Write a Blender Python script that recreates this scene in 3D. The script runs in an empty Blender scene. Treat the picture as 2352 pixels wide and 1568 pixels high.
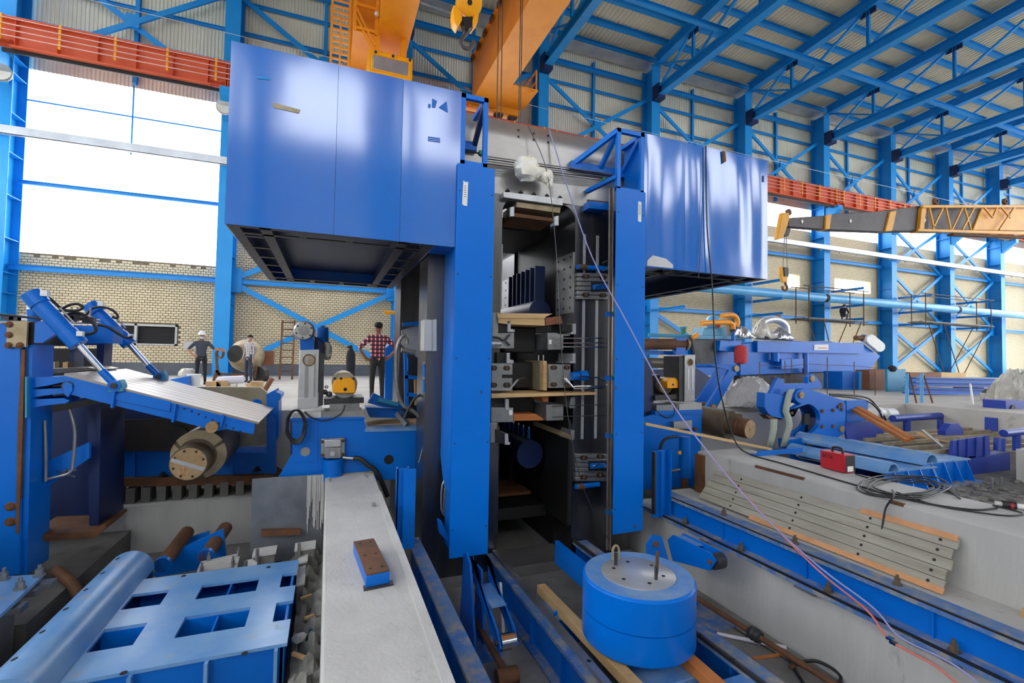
import bpy, bmesh, math, random
from mathutils import Vector, Matrix
random.seed(7)
scn = bpy.context.scene
V = Vector
# ---------------------------------------------------------------- camera
CAM_H = 0.95                      # eye height above the hall floor
F_PX, YAW, PITCH, ROLL = 1092.7, 21.13, 1.91, 1.01
_y, _p, _r = (math.radians(a) for a in (YAW, PITCH, ROLL))
_fw = V((math.sin(_y)*math.cos(_p), math.cos(_y)*math.cos(_p), math.sin(_p)))
_rt = V((math.cos(_y), -math.sin(_y), 0)); _up = _rt.cross(_fw)
RT = _rt*math.cos(_r) + _up*math.sin(_r); UP = _up*math.cos(_r) - _rt*math.sin(_r); FW = _fw
cam_data = bpy.data.cameras.new('camera'); cam = bpy.data.objects.new('camera', cam_data)
scn.collection.objects.link(cam); scn.camera = cam
cam_data.sensor_width = 36.0; cam_data.lens = F_PX/2352*36.0; cam_data.clip_end = 500; cam_data.clip_start = .05
m3 = Matrix((RT, UP, -FW)).transposed()
cam.matrix_world = Matrix.Translation((0, 0, CAM_H)) @ m3.to_4x4()
# ---------------------------------------------------------------- sky and exposure
world = bpy.data.worlds.new('overcast_sky'); scn.world = world; world.use_nodes = True
bg = world.node_tree.nodes['Background']
bg.inputs[0].default_value = (0.97, 0.985, 1.0, 1); bg.inputs[1].default_value = 1.0
scn.view_settings.view_transform = 'Standard'; scn.view_settings.look = 'None'
scn.view_settings.gamma = 1.0; scn.view_settings.use_curve_mapping = False
scn.view_settings.exposure = 2.9
# ---------------------------------------------------------------- measuring: a sight line met with a plane of the place
O = V((0, 0, CAM_H))
def P(px, py, X=None, Y=None, Z=None):
    d = RT*((px-1176)/F_PX) + UP*((784-py)/F_PX) + FW
    t = X/d.x if X is not None else Y/d.y if Y is not None else (Z-CAM_H)/d.z
    return O + d*t
# ---------------------------------------------------------------- materials
def lin(c):
    return tuple(((x/255)/12.92 if x/255 <= .04045 else ((x/255+.055)/1.055)**2.4) for x in c)
MAT = {}
def mat(name, c1, c2=None, scale=3.0, rough=.5, metal=0.0, dirt=None, bump=0.0, bscale=None, coat=0.0, rvar=0.0, trans=0.0, alpha=1.0, stretch=None, emit=None, ior=None):
    m = bpy.data.materials.new(name); m.use_nodes = True; MAT[name] = m
    nt = m.node_tree; N = nt.nodes; L = nt.links; b = N['Principled BSDF']
    b.inputs['Roughness'].default_value = rough; b.inputs['Metallic'].default_value = metal
    if coat: b.inputs['Coat Weight'].default_value = coat; b.inputs['Coat Roughness'].default_value = .12
    if ior: b.inputs['IOR'].default_value = ior
    if trans: b.inputs['Transmission Weight'].default_value = trans
    if alpha < 1: b.inputs['Alpha'].default_value = alpha
    c1 = lin(c1); c2 = lin(c2) if c2 else tuple(x*.82 for x in c1)
    tc = N.new('ShaderNodeTexCoord'); mp = N.new('ShaderNodeMapping')
    L.new(tc.outputs['Object'], mp.inputs[0])
    if stretch: mp.inputs['Scale'].default_value = stretch
    n1 = N.new('ShaderNodeTexNoise'); n1.inputs['Scale'].default_value = scale; n1.inputs['Detail'].default_value = 5; n1.inputs['Roughness'].default_value = .6
    L.new(mp.outputs[0], n1.inputs[0])
    r1 = N.new('ShaderNodeMapRange'); r1.inputs[1].default_value = .35; r1.inputs[2].default_value = .68
    L.new(n1.outputs[0], r1.inputs[0])
    mx = N.new('ShaderNodeMix'); mx.data_type = 'RGBA'
    mx.inputs[6].default_value = (*c1, 1); mx.inputs[7].default_value = (*c2, 1); L.new(r1.outputs[0], mx.inputs[0])
    col = mx.outputs[2]
    if dirt:                       # (colour, threshold, scale): patches with a shape of their own
        n2 = N.new('ShaderNodeTexNoise'); n2.inputs['Scale'].default_value = dirt[2]; n2.inputs['Detail'].default_value = 9; n2.inputs['Roughness'].default_value = .72
        L.new(mp.outputs[0], n2.inputs[0])
        r2 = N.new('ShaderNodeMapRange'); r2.inputs[1].default_value = dirt[1]; r2.inputs[2].default_value = dirt[1]+.14
        L.new(n2.outputs[0], r2.inputs[0])
        m2 = N.new('ShaderNodeMix'); m2.data_type = 'RGBA'; m2.inputs[7].default_value = (*lin(dirt[0]), 1)
        L.new(col, m2.inputs[6]); L.new(r2.outputs[0], m2.inputs[0]); col = m2.outputs[2]
        rr = N.new('ShaderNodeMapRange'); rr.inputs[3].default_value = rough; rr.inputs[4].default_value = min(1, rough+.35)
        L.new(r2.outputs[0], rr.inputs[0]); L.new(rr.outputs[0], b.inputs['Roughness'])
    elif rvar:
        rr = N.new('ShaderNodeMapRange'); rr.inputs[3].default_value = rough-rvar; rr.inputs[4].default_value = rough+rvar
        L.new(r1.outputs[0], rr.inputs[0]); L.new(rr.outputs[0], b.inputs['Roughness'])
    L.new(col, b.inputs['Base Color'])
    if emit: b.inputs['Emission Color'].default_value = (*lin(emit[0]), 1); b.inputs['Emission Strength'].default_value = emit[1]
    if bump:
        nb = N.new('ShaderNodeTexNoise'); nb.inputs['Scale'].default_value = bscale or scale*6; nb.inputs['Detail'].default_value = 6
        L.new(mp.outputs[0], nb.inputs[0])
        bp = N.new('ShaderNodeBump'); bp.inputs['Strength'].default_value = bump; bp.inputs['Distance'].default_value = .02
        L.new(nb.outputs[0], bp.inputs['Height']); L.new(bp.outputs[0], b.inputs['Normal'])
    return m
BLUE = (0, 106, 204); SBLUE = (28, 146, 220)
mat('paint', BLUE, (0, 98, 192), 1.2, .34, dirt=((60, 112, 178), .70, 5), ior=1.38)
mat('box_paint', (0, 100, 198), (0, 106, 202), 1.1, .12, bump=.03, bscale=1.3, ior=1.9)
mat('panel_paint', (0, 112, 214), (0, 106, 206), 1.4, .28, ior=1.36)
mat('dusty_paint', (58, 122, 196), (120, 152, 188), 3.5, .5, dirt=((150, 152, 150), .60, 6), bump=.1)
mat('rail_paint', (44, 104, 176), (104, 124, 150), 4, .55, dirt=((146, 142, 136), .47, 7), bump=.15)
mat('frame_paint', (82, 142, 206), (126, 168, 212), 2.2, .32, dirt=((178, 164, 144), .585, 4.5), bump=.06, ior=1.8)
mat('indigo', (30, 56, 152), (44, 70, 164), 2, .4, dirt=((90, 92, 130), .70, 4))
mat('steel_blue', SBLUE, (24, 136, 210), 1.0, .42, ior=1.4)
mat('pipe_blue', (98, 172, 222), (78, 158, 214), 1.2, .35)
mat('teal', (44, 140, 178), (34, 122, 164), 2, .45)
mat('dark_blue', (8, 36, 88), (7, 30, 74), 2, .5)  # darkened blue: shade put into recessed plates; also serves plain dark marks
mat('red_girder', (224, 98, 54), (212, 86, 46), 1.0, .5)
mat('orange', (238, 150, 20), (228, 138, 16), 1.2, .45)
mat('crane_yellow', (226, 162, 24), (206, 140, 26), 2, .5, dirt=((120, 84, 40), .66, 5))
mat('hook_yellow', (248, 170, 12), (240, 158, 10), 2, .35)
mat('boom_grey', (74, 66, 66), (60, 54, 56), 2, .55, dirt=((110, 100, 92), .66, 3))
mat('rust', (112, 72, 42), (78, 52, 34), 5, .75, dirt=((160, 92, 48), .62, 7), bump=.3)
mat('brown_roll', (112, 98, 78), (86, 76, 62), 4, .45, .25, dirt=((150, 96, 44), .66, 8), bump=.08)
mat('roll_end', (142, 112, 72), (176, 150, 116), 5, .5, .25, dirt=((150, 86, 34), .54, 6))
mat('bare_steel', (168, 168, 168), (128, 130, 132), 2.0, .38, .75, dirt=((112, 104, 94), .68, 4), bump=.03)
mat('housing_steel', (178, 176, 173), (146, 144, 142), 1.3, .33, .7, dirt=((170, 132, 84), .74, 3), stretch=(.6, 1, 1.6))
mat('shaded_column_steel', (118, 118, 120), (92, 92, 94), 1.5, .28, .95, stretch=(2, 1, .3))  # machined finish, base darkened to carry the shade low on the housing
mat('dark_steel', (66, 66, 68), (48, 48, 50), 3, .5, .4)
mat('black_steel', (34, 33, 34), (26, 26, 28), 3, .5, .2)
mat('chrome', (220, 222, 226), (205, 207, 210), 3, .16, 1.0)
mat('bright_plate', (196, 198, 200), (176, 178, 182), 3, .3, .5)
mat('bronze_plate', (168, 154, 124), (142, 126, 98), 6, .45, .3, dirt=((140, 100, 60), .64, 8))
mat('slat_steel', (158, 148, 140), (134, 124, 118), 4, .34, .35, stretch=(.4, 3, 1))
mat('concrete', (184, 183, 180), (164, 163, 160), 1.6, .9, dirt=((138, 134, 126), .60, 5), bump=.25, bscale=30, stretch=(1, 1, .22))
mat('concrete_light', (190, 189, 187), (174, 173, 171), 2.4, .9, dirt=((142, 140, 134), .62, 5), bump=.3, bscale=40)
mat('concrete_dark', (112, 110, 106), (92, 90, 86), 2, .92, dirt=((70, 68, 64), .6, 4), bump=.3, bscale=20)
mat('plate_grey', (124, 128, 136), (98, 102, 110), 3, .45, .4, dirt=((150, 146, 138), .66, 6))
mat('shaded_brown', (58, 48, 40), (44, 37, 32), 3, .6, dirt=((92, 72, 48), .66, 4))  # brown deepened, the shadow on the carriage plate put into its colour
mat('rubble', (128, 126, 122), (94, 92, 88), 7, .95, dirt=((168, 166, 160), .62, 10), bump=.6, bscale=24)
mat('hall_floor', (190, 187, 181), (172, 168, 162), .8, .9, dirt=((118, 112, 104), .6, 1.5), bump=.2)
mat('pit_floor', (136, 134, 130), (110, 108, 104), 2.2, .9, dirt=((80, 78, 76), .6, 5), bump=.3, bscale=20)
mat('mortar', (126, 112, 90), (112, 100, 80), 6, .95)
mat('brick_face', (224, 210, 178), (212, 196, 162), 1.2, .85, dirt=((228, 192, 128), .66, 2))
mat('render_strip', (104, 108, 116), (88, 92, 100), 1.2, .9)
mat('cladding', (228, 226, 206), (212, 210, 190), .6, .55)
mat('roof_sheet', (222, 214, 186), (208, 200, 174), .5, .6)
mat('galvanised', (206, 210, 214), (184, 188, 194), 1.5, .35, .5)
mat('white_plastic', (226, 228, 228), (214, 216, 216), 3, .45)
mat('foam', (246, 246, 242), (236, 230, 206), 9, .9, bump=.6, bscale=26)
mat('foil', (206, 208, 212), (160, 162, 168), 7, .28, .7, bump=.9, bscale=9)
mat('sheet_plastic', (200, 198, 190), (170, 168, 162), 4, .4, bump=.8, bscale=8)
mat('wood_pale', (210, 178, 128), (188, 152, 104), 2, .7, stretch=(.6, .6, 6), bump=.1)
mat('wood_timber', (196, 164, 116), (168, 132, 88), 2.5, .75, dirt=((130, 100, 66), .66, 5), bump=.15)
mat('wood_orange', (196, 122, 62), (170, 98, 46), 3, .7, bump=.1)
mat('wood_grey', (164, 160, 148), (138, 133, 121), 3, .85, dirt=((104, 98, 88), .62, 5), bump=.25, stretch=(4, .35, 4))
mat('wood_fresh', (204, 152, 108), (184, 130, 88), 4, .8, bump=.25)
mat('wood_brown', (132, 84, 56), (112, 70, 46), 3, .7)
mat('rubber', (30, 30, 32), (22, 22, 24), 5, .5)
mat('cable', (28, 28, 30), (20, 20, 22), 5, .55)
mat('hose_braid', (128, 128, 126), (104, 104, 102), 12, .4, .5)
mat('rope_blue', (134, 142, 196), (150, 150, 200), 6, .6)
mat('conductor', (226, 176, 160), (210, 156, 140), 2, .4, .3)
mat('rope_red', (222, 116, 104), (206, 100, 92), 6, .6)
mat('wire', (90, 90, 92), (70, 70, 72), 4, .4, .7)
mat('welder_red', (190, 34, 48), (170, 28, 42), 3, .4)
mat('red_net', (206, 70, 76), (160, 40, 50), 22, .8, bump=.5)
mat('label_white', (232, 232, 228), (220, 220, 216), 5, .6)
mat('ink', (40, 40, 46), (30, 30, 36), 5, .8)
mat('tape', (176, 168, 140), (150, 140, 112), 8, .7)
mat('glass_dark', (150, 152, 158), (132, 134, 140), 1, .12, .2)
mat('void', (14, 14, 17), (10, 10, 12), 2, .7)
mat('green', (40, 120, 84), (30, 104, 70), 3, .5)
mat('bottle_green', (60, 110, 92), (50, 96, 80), 3, .1, trans=.7)
mat('pvc', (226, 222, 232), (214, 210, 222), 3, .4)
mat('belt', (158, 164, 152), (142, 148, 138), 4, .8)
mat('grey_box', (190, 190, 188), (178, 178, 176), 3, .45)
mat('skin', (178, 128, 100), (166, 116, 90), 6, .6)
mat('hair', (24, 20, 20), (18, 15, 15), 8, .7)
mat('mask_blue', (176, 206, 228), (160, 194, 220), 6, .8)
mat('jeans', (56, 66, 86), (44, 52, 70), 8, .9)
mat('trousers', (58, 56, 54), (46, 44, 42), 8, .9)
mat('tshirt', (64, 70, 82), (52, 58, 70), 8, .9)
mat('dark_cloth', (34, 36, 44), (26, 28, 34), 8, .9)
mat('lamp_lens', (214, 214, 206), (200, 200, 192), 4, .2)
def checks(name, base, a, bcol, sc):
    m = bpy.data.materials.new(name); m.use_nodes = True; MAT[name] = m
    nt = m.node_tree; N = nt.nodes; L = nt.links; b = N['Principled BSDF']; b.inputs['Roughness'].default_value = .9
    tc = N.new('ShaderNodeTexCoord'); cols = None
    prev = None
    for ax, c in ((0, a), (2, bcol)):
        sp = N.new('ShaderNodeSeparateXYZ'); L.new(tc.outputs['Object'], sp.inputs[0])
        mu = N.new('ShaderNodeMath'); mu.operation = 'MULTIPLY'; mu.inputs[1].default_value = sc; L.new(sp.outputs[ax], mu.inputs[0])
        fr = N.new('ShaderNodeMath'); fr.operation = 'FRACT'; L.new(mu.outputs[0], fr.inputs[0])
        gt = N.new('ShaderNodeMath'); gt.operation = 'GREATER_THAN'; gt.inputs[1].default_value = .66; L.new(fr.outputs[0], gt.inputs[0])
        mx = N.new('ShaderNodeMix'); mx.data_type = 'RGBA'
        if prev: L.new(prev, mx.inputs[6])
        else: mx.inputs[6].default_value = (*lin(base), 1)
        mx.inputs[7].default_value = (*lin(c), 1); L.new(gt.outputs[0], mx.inputs[0]); prev = mx.outputs[2]
    L.new(prev, b.inputs['Base Color'])
checks('plaid_red', (176, 52, 66), (226, 214, 214), (66, 40, 56), 13)
checks('plaid_grey', (196, 188, 188), (120, 112, 122), (150, 142, 150), 13)
def brick_mat():
    m = bpy.data.materials.new('brick_far'); m.use_nodes = True; MAT['brick_far'] = m
    nt = m.node_tree; N = nt.nodes; L = nt.links; b = N['Principled BSDF']; b.inputs['Roughness'].default_value = .9
    tc = N.new('ShaderNodeTexCoord'); sp = N.new('ShaderNodeSeparateXYZ'); cb = N.new('ShaderNodeCombineXYZ')
    L.new(tc.outputs['Object'], sp.inputs[0]); L.new(sp.outputs[0], cb.inputs[0]); L.new(sp.outputs[2], cb.inputs[1])
    br = N.new('ShaderNodeTexBrick'); L.new(cb.outputs[0], br.inputs[0])
    br.inputs['Color1'].default_value = (*lin((226, 212, 180)), 1); br.inputs['Color2'].default_value = (*lin((214, 198, 164)), 1)
    br.inputs['Mortar'].default_value = (*lin((150, 136, 110)), 1); br.inputs['Scale'].default_value = 1
    br.inputs['Brick Width'].default_value = .175; br.inputs['Row Height'].default_value = .098; br.inputs['Mortar Size'].default_value = .010
    L.new(br.outputs[0], b.inputs['Base Color'])
brick_mat()
# ---------------------------------------------------------------- mesh building
Z = V((0, 0, 1)); COL = scn.collection
def frame(d, up=Z):
    d = d.normalized()
    s = d.cross(up)
    if s.length < 1e-5: s = d.cross(V((1, 0, 0)) if abs(d.x) < .9 else V((0, 1, 0)))
    s.normalize(); return d, s, s.cross(d).normalized()
class MB:
    def __init__(s): s.v = []; s.f = []
    def add(s, vs, fs):
        k = len(s.v); s.v += [V(a) for a in vs]; s.f += [tuple(i+k for i in f) for f in fs]; return s
    def box(s, x0, x1, y0, y1, z0, z1):
        return s.add([(x, y, z) for x in (x0, x1) for y in (y0, y1) for z in (z0, z1)],
                     [(0, 1, 3, 2), (4, 6, 7, 5), (0, 4, 5, 1), (2, 3, 7, 6), (0, 2, 6, 4), (1, 5, 7, 3)])
    def obox(s, c, u, v, w):       # centre and three half axes
        c = V(c)
        return s.add([c+u*a+v*b+w*d for a in (-1, 1) for b in (-1, 1) for d in (-1, 1)],
                     [(0, 1, 3, 2), (4, 6, 7, 5), (0, 4, 5, 1), (2, 3, 7, 6), (0, 2, 6, 4), (1, 5, 7, 3)])
    def bar(s, p, q, w, h, up=Z):  # w sideways, h along up
        p, q = V(p), V(q); d, a, b = frame(q-p, up)
        return s.obox((p+q)/2, (q-p)/2, a*w/2, b*h/2)
    def prism(s, pts, dv):
        pts = [V(p) for p in pts]; n = len(pts); dv = V(dv)
        return s.add(pts+[p+dv for p in pts], [tuple(range(n)), tuple(range(2*n-1, n-1, -1))]+[(i, i+n, (i+1) % n+n, (i+1) % n) for i in range(n)])
    def cyl(s, p, q, r, r2=None, n=20, cap=True):
        p, q = V(p), V(q); r2 = r if r2 is None else r2; d, a, b = frame(q-p)
        vs = []
        for c, rr in ((p, r), (q, r2)):
            vs += [c+(a*math.cos(2*math.pi*i/n)+b*math.sin(2*math.pi*i/n))*rr for i in range(n)]
        fs = [(i, (i+1) % n, (i+1) % n+n, i+n) for i in range(n)]
        if cap: fs += [tuple(range(n-1, -1, -1)), tuple(range(n, 2*n))]
        return s.add(vs, fs)
    def pipe(s, p, q, ro, ri, n=24):
        p, q = V(p), V(q); d, a, b = frame(q-p); vs = []
        for c, rr in ((p, ro), (q, ro), (q, ri), (p, ri)):
            vs += [c+(a*math.cos(2*math.pi*i/n)+b*math.sin(2*math.pi*i/n))*rr for i in range(n)]
        fs = []
        for k in range(4):
            for i in range(n): fs.append((k*n+i, k*n+(i+1) % n, ((k+1) % 4)*n+(i+1) % n, ((k+1) % 4)*n+i))
        return s.add(vs, fs)
    def lathe(s, c, axis, prof, n=24):   # prof: (distance along axis, radius)
        c = V(c); d, a, b = frame(V(axis)); vs = []; m = len(prof)
        for t, r in prof:
            vs += [c+d*t+(a*math.cos(2*math.pi*i/n)+b*math.sin(2*math.pi*i/n))*r for i in range(n)]
        fs = [(k*n+i, k*n+(i+1) % n, (k+1)*n+(i+1) % n, (k+1)*n+i) for k in range(m-1) for i in range(n)]
        fs += [tuple(range(n-1, -1, -1)), tuple(range((m-1)*n, m*n))]
        return s.add(vs, fs)
    def tube(s, pts, r, n=8, smooth=0, closed=False):
        pts = [V(p) for p in pts]
        if smooth and len(pts) > 2:      # Catmull-Rom
            out = []
            for i in range(len(pts)-1):
                p0, p1, p2, p3 = pts[max(i-1, 0)], pts[i], pts[i+1], pts[min(i+2, len(pts)-1)]
                for k in range(smooth):
                    t = k/smooth
                    out.append(.5*((2*p1)+(p2-p0)*t+(2*p0-5*p1+4*p2-p3)*t*t+(3*p1-p0-3*p2+p3)*t**3))
            pts = out+[pts[-1]]
        vs = []; a = None
        for i, p in enumerate(pts):
            d = (pts[min(i+1, len(pts)-1)]-pts[max(i-1, 0)])
            if d.length < 1e-7: d = V((0, 0, 1))
            d.normalize()
            if a is None: _, a, b = frame(d)
            else:
                a = a-d*a.dot(d)
                if a.length < 1e-6: _, a, b = frame(d)
                a.normalize()
            b = d.cross(a); rr = r[i] if isinstance(r, (list, tuple)) else r
            vs += [p+(a*math.cos(2*math.pi*j/n)+b*math.sin(2*math.pi*j/n))*rr for j in range(n)]
        m = len(pts)
        fs = [(k*n+i, k*n+(i+1) % n, (k+1)*n+(i+1) % n, (k+1)*n+i) for k in range(m-1) for i in range(n)]
        fs += [tuple(range(n-1, -1, -1)), tuple(range((m-1)*n, m*n))]
        return s.add(vs, fs)
    def ibeam(s, p, q, h, b, tf=.02, tw=.014, up=Z):
        p, q = V(p), V(q); d, a, u = frame(q-p, up); c = (p+q)/2; e = (q-p)/2
        s.obox(c+u*(h-tf)/2, e, a*b/2, u*tf/2); s.obox(c-u*(h-tf)/2, e, a*b/2, u*tf/2)
        return s.obox(c, e, a*tw/2, u*(h/2-tf))
    def chan(s, p, q, h, b, t=.012, up=Z, side=1):
        p, q = V(p), V(q); d, a, u = frame(q-p, up); a = a*side; c = (p+q)/2; e = (q-p)/2
        s.obox(c+a*(t/2), e, a*t/2, u*h/2)
        s.obox(c+a*(b/2)+u*(h-t)/2, e, a*b/2, u*t/2); return s.obox(c+a*(b/2)-u*(h-t)/2, e, a*b/2, u*t/2)
    def ball(s, c, r, n=12, sq=(1, 1, 1), jit=0):
        c = V(c); m = max(4, n//2); vs = [c+V((0, 0, r*sq[2]))]
        for i in range(1, m):
            t = math.pi*i/m
            for j in range(n):
                k = 1+random.uniform(-jit, jit)
                vs.append(c+V((math.sin(t)*math.cos(2*math.pi*j/n)*sq[0], math.sin(t)*math.sin(2*math.pi*j/n)*sq[1], math.cos(t)*sq[2]))*r*k)
        vs.append(c-V((0, 0, r*sq[2]))); fs = [(0, 1+j, 1+(j+1) % n) for j in range(n)]
        for i in range(m-2):
            for j in range(n): fs.append((1+i*n+j, 1+(i+1)*n+j, 1+(i+1)*n+(j+1) % n, 1+i*n+(j+1) % n))
        e = len(vs)-1
        return s.add(vs, fs+[(e, 1+(m-2)*n+(j+1) % n, 1+(m-2)*n+j) for j in range(n)])
    def mesh(s, name, m, off=V((0, 0, 0)), flat=False):
        me = bpy.data.meshes.new(name); me.from_pydata([tuple(v-off) for v in s.v], [], s.f)
        me.materials.append(MAT[m] if isinstance(m, str) else m)
        bm = bmesh.new(); bm.from_mesh(me); bmesh.ops.recalc_face_normals(bm, faces=bm.faces); bm.to_mesh(me); bm.free()
        if not flat: me.shade_smooth(); me.set_sharp_from_angle(angle=.62)
        me.update(); return me
    def build(s, name, m, parent=None, bevel=0, flat=False, label=None, kind=None):
        off = root_loc(parent)
        o = bpy.data.objects.new(name, s.mesh(name, m, off, flat)); COL.objects.link(o)
        if parent: o.parent = parent
        if bevel:
            b = o.modifiers.new('bevel', 'BEVEL'); b.width = bevel; b.segments = 2; b.limit_method = 'ANGLE'; b.angle_limit = .8
        if label: o['label'] = label
        if kind: o['kind'] = kind
        return o
def root_loc(o):
    r = V((0, 0, 0))
    while o is not None: r = r+o.location; o = o.parent
    return r
def thing(name, label, cat, loc=(0, 0, 0), group=None, kind=None):
    o = bpy.data.objects.new(name, None); COL.objects.link(o); o.location = loc; o.empty_display_size = .1
    o['label'] = label
    if cat: o['category'] = cat
    if group: o['group'] = group
    if kind: o['kind'] = kind
    return o
def tag(o, label, cat, group=None, kind=None):
    o['label'] = label; o['category'] = cat
    if group: o['group'] = group
    if kind: o['kind'] = kind
    return o
def struct(name, mb, m, label=None):
    o = mb.build(name, m); o['kind'] = 'structure'
    if label: o['label'] = label
    return o
def place(name, me, loc, parent=None, rot=None):      # another object on shared mesh data
    o = bpy.data.objects.new(name, me); COL.objects.link(o); o.location = V(loc)-root_loc(parent)
    if rot is not None: o.rotation_euler = rot
    if parent: o.parent = parent
    return o
def polyP(pix, Y): return [P(x, y, Y=Y) for x, y in pix]
def slabg(mb, pix, Y, depth, zg=0.0):      # the same, standing on the floor
    pts = polyP(pix, Y); lo = min(p.z for p in pts); hi = max(p.z for p in pts)
    for p in pts:
        if p.z < lo+.35*(hi-lo): p.z = zg
    return mb.prism(pts, (0, depth, 0))
def slab(mb, pix, Y, depth): return mb.prism(polyP(pix, Y), (0, depth, 0))
def one(name, mb, m, label, cat, group=None, bevel=0, loc=None, kind=None):
    o = mb.build(name, m, bevel=bevel); return tag(o, label, cat, group, kind)
# shared small meshes: a hex bolt standing on +Z
def bolt_mesh(r, h):
    b = MB(); b.cyl((0, 0, 0), (0, 0, h*.12), r*1.5, n=12); b.cyl((0, 0, h*.12), (0, 0, h*.62), r, n=6); b.cyl((0, 0, h*.62), (0, 0, h), r*.5, n=8); return b
BOLT = {}
def bolt(loc, r, h, parent, m='dark_steel', axis=None, name='bolt'):
    k = (round(r, 4), round(h, 4), m)
    if k not in BOLT: BOLT[k] = bolt_mesh(r, h).mesh('bolt', m)
    rot = None
    if axis is not None: rot = V(axis).to_track_quat('Z', 'Y').to_euler()
    return place(name, BOLT[k], loc, parent, rot)
# ================================================================ THE HALL
YW = 22.5                                   # inner face of the far long wall
YR = -18.5                                  # the long wall behind the camera
PITCH_X = 6.86; COLX = [9.8+PITCH_X*k for k in range(-3, 8)]      # column lines
XL, XR = COLX[0]-3.0, COLX[-1]+1.0
# ---- floors: hall slab with the machine pit cut out, and the pit floor
fl = MB()
PX0, PXM, PX1, PY0, PY1, PY2 = -4.4, 6.05, 13.0, -4.2, 8.8, 7.3      # pit outline: deep part left, shallow right; unseen edges set close to shade it
fl.box(XL, XR, PY1, YW+.6, -.4, 0); fl.box(XL, PX0, YR, PY1, -.4, 0); fl.box(PX1, XR, YR, PY1, -.4, 0); fl.box(PX0, PX1, YR, PY0, -.4, 0); fl.box(PXM, PX1, PY2, PY1, -.4, 0)
floor = struct('floor', fl, 'hall_floor', 'grey dusty concrete floor slab of the hall')
pf = MB(); pf.box(PX0-.3, PXM, PY0-.3, PY1+.3, -2.6, -1.75)
struct('floor_pit', pf, 'pit_floor', 'dark concrete floor of the machine pit')
pf = MB(); pf.box(PXM-.15, PX1+.3, PY0-.3, PY2+.3, -2.6, -.78)
struct('floor_lower', pf, 'rubble', 'rough grey lower floor right of the concrete block')
pw = MB(); pw.box(PX0-.3, PX0, PY0, PY1, -1.75, -.4); pw.box(PX1, PX1+.3, PY0, PY2, -.78, -.4); pw.box(PX0, PXM, PY1, PY1+.3, -1.75, -.4); pw.box(PX0, PXM, PY0-.3, PY0, -1.75, -.4); pw.box(PXM, PX1, PY2, PY2+.3, -.78, -.4); pw.box(PXM, PXM+.3, PY2, PY1, -1.75, -.4); pw.box(PXM, PX1, PY0-.3, PY0, -.78, -.4)
struct('wall_pit', pw, 'concrete', 'concrete side wall of the machine pit')
gr = MB(); gr.box(XL-60, XR+60, YW+.6, YW+60, -.5, -.1); gr.box(XL-60, XR+60, YR-60, YR-.4, -.5, -.1); gr.box(XL-60, XL, YR-.4, YW+.6, -.5, -.1); gr.box(XR, XR+60, YR-.4, YW+.6, -.5, -.1)
struct('ground', gr, 'hall_floor', 'pale bare ground outside the hall')['kind'] = 'structure'
# ---- far wall: brick below, open gap, ribbed sheet above
wall = thing('wall_back', 'long hall wall, yellow brick below and ribbed sheet above', None, (0, YW, 0), kind='structure')
BL, BH, BT = .175, .098, .05
brick_me = MB().box(-BL/2+.010, BL/2-.010, 0, BT, -BH/2+.010, BH/2-.010).mesh('brick', 'brick_face', flat=True)
panels = []
def brick_panel(i, ztop, holes=(), real=True, indiv=0):
    x0, x1 = COLX[i]+.02, COLX[i+1]-.02
    tops = [ztop+.03*math.sin(k*1.7+i) for k in range(9)]
    # backing wall with its openings left out
    mb = MB()
    if not holes: mb.box(x0, x1, YW+BT*.7, YW+.3, 0, ztop-.03)
    else:
        hx0, hx1, hz0, hz1 = holes[0]
        mb.box(x0, hx0, YW+BT*.7, YW+.3, 0, ztop-.03); mb.box(hx1, x1, YW+BT*.7, YW+.3, 0, ztop-.03)
        mb.box(hx0, hx1, YW+BT*.7, YW+.3, 0, hz0); mb.box(hx0, hx1, YW+BT*.7, YW+.3, hz1, ztop-.03)
    p = mb.build('brick_panel', 'mortar' if real else 'brick_far', wall)
    if not real: return p
    rest = MB(); cnt = 0
    rows = int(ztop/BH)
    for r in reversed(range(rows)):
        z = (r+.5)*BH; k = 0; x = x0+(BL/2 if r % 2 else BL)
        while x < x1-BL*.4:
            ok = z > .5
            for h in holes:
                if h[0]-BL*.5 < x < h[1]+BL*.5 and h[2]-BH*.5 < z < h[3]+BH*.5: ok = False
            if r == rows-1 and random.random() < .25: ok = False
            if ok:
                yo = random.uniform(-.006, .006)
                if cnt < indiv and z < ztop:
                    place('brick', brick_me, (x, YW+yo, z), p); cnt += 1
                else:
                    rest.box(x-BL/2+.010, x+BL/2-.010, YW+yo, YW+BT, z-BH/2+.010, z+BH/2-.010)
            x += BL
    rest.build('brick_courses', 'brick_face', p, flat=True, kind='stuff')
    return p
WZ = (1.18, 2.0)
brick_panel(0, 4.5, [(-8.3, -5.62, *WZ)], True, 300)
brick_panel(1, 6.3, [], True, 0)
brick_panel(2, 5.75, [], True, 0)
brick_panel(3, 5.75, [], False)
brick_panel(4, 9.8, [], False)
brick_panel(5, 9.8, [(28.05, 29.2, 5.85, 6.78)], False)
brick_panel(6, 9.75, [(32.55, 36.35, 5.95, 6.85)], False)
for i in (7, 8, 9): brick_panel(i, 9.85, [], False)
# rendered strip at the foot of the wall
st = MB(); st.box(COLX[0], COLX[3], YW-.012, YW+.06, 0, .5); st.build('plinth_strip', 'render_strip', wall)
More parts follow.
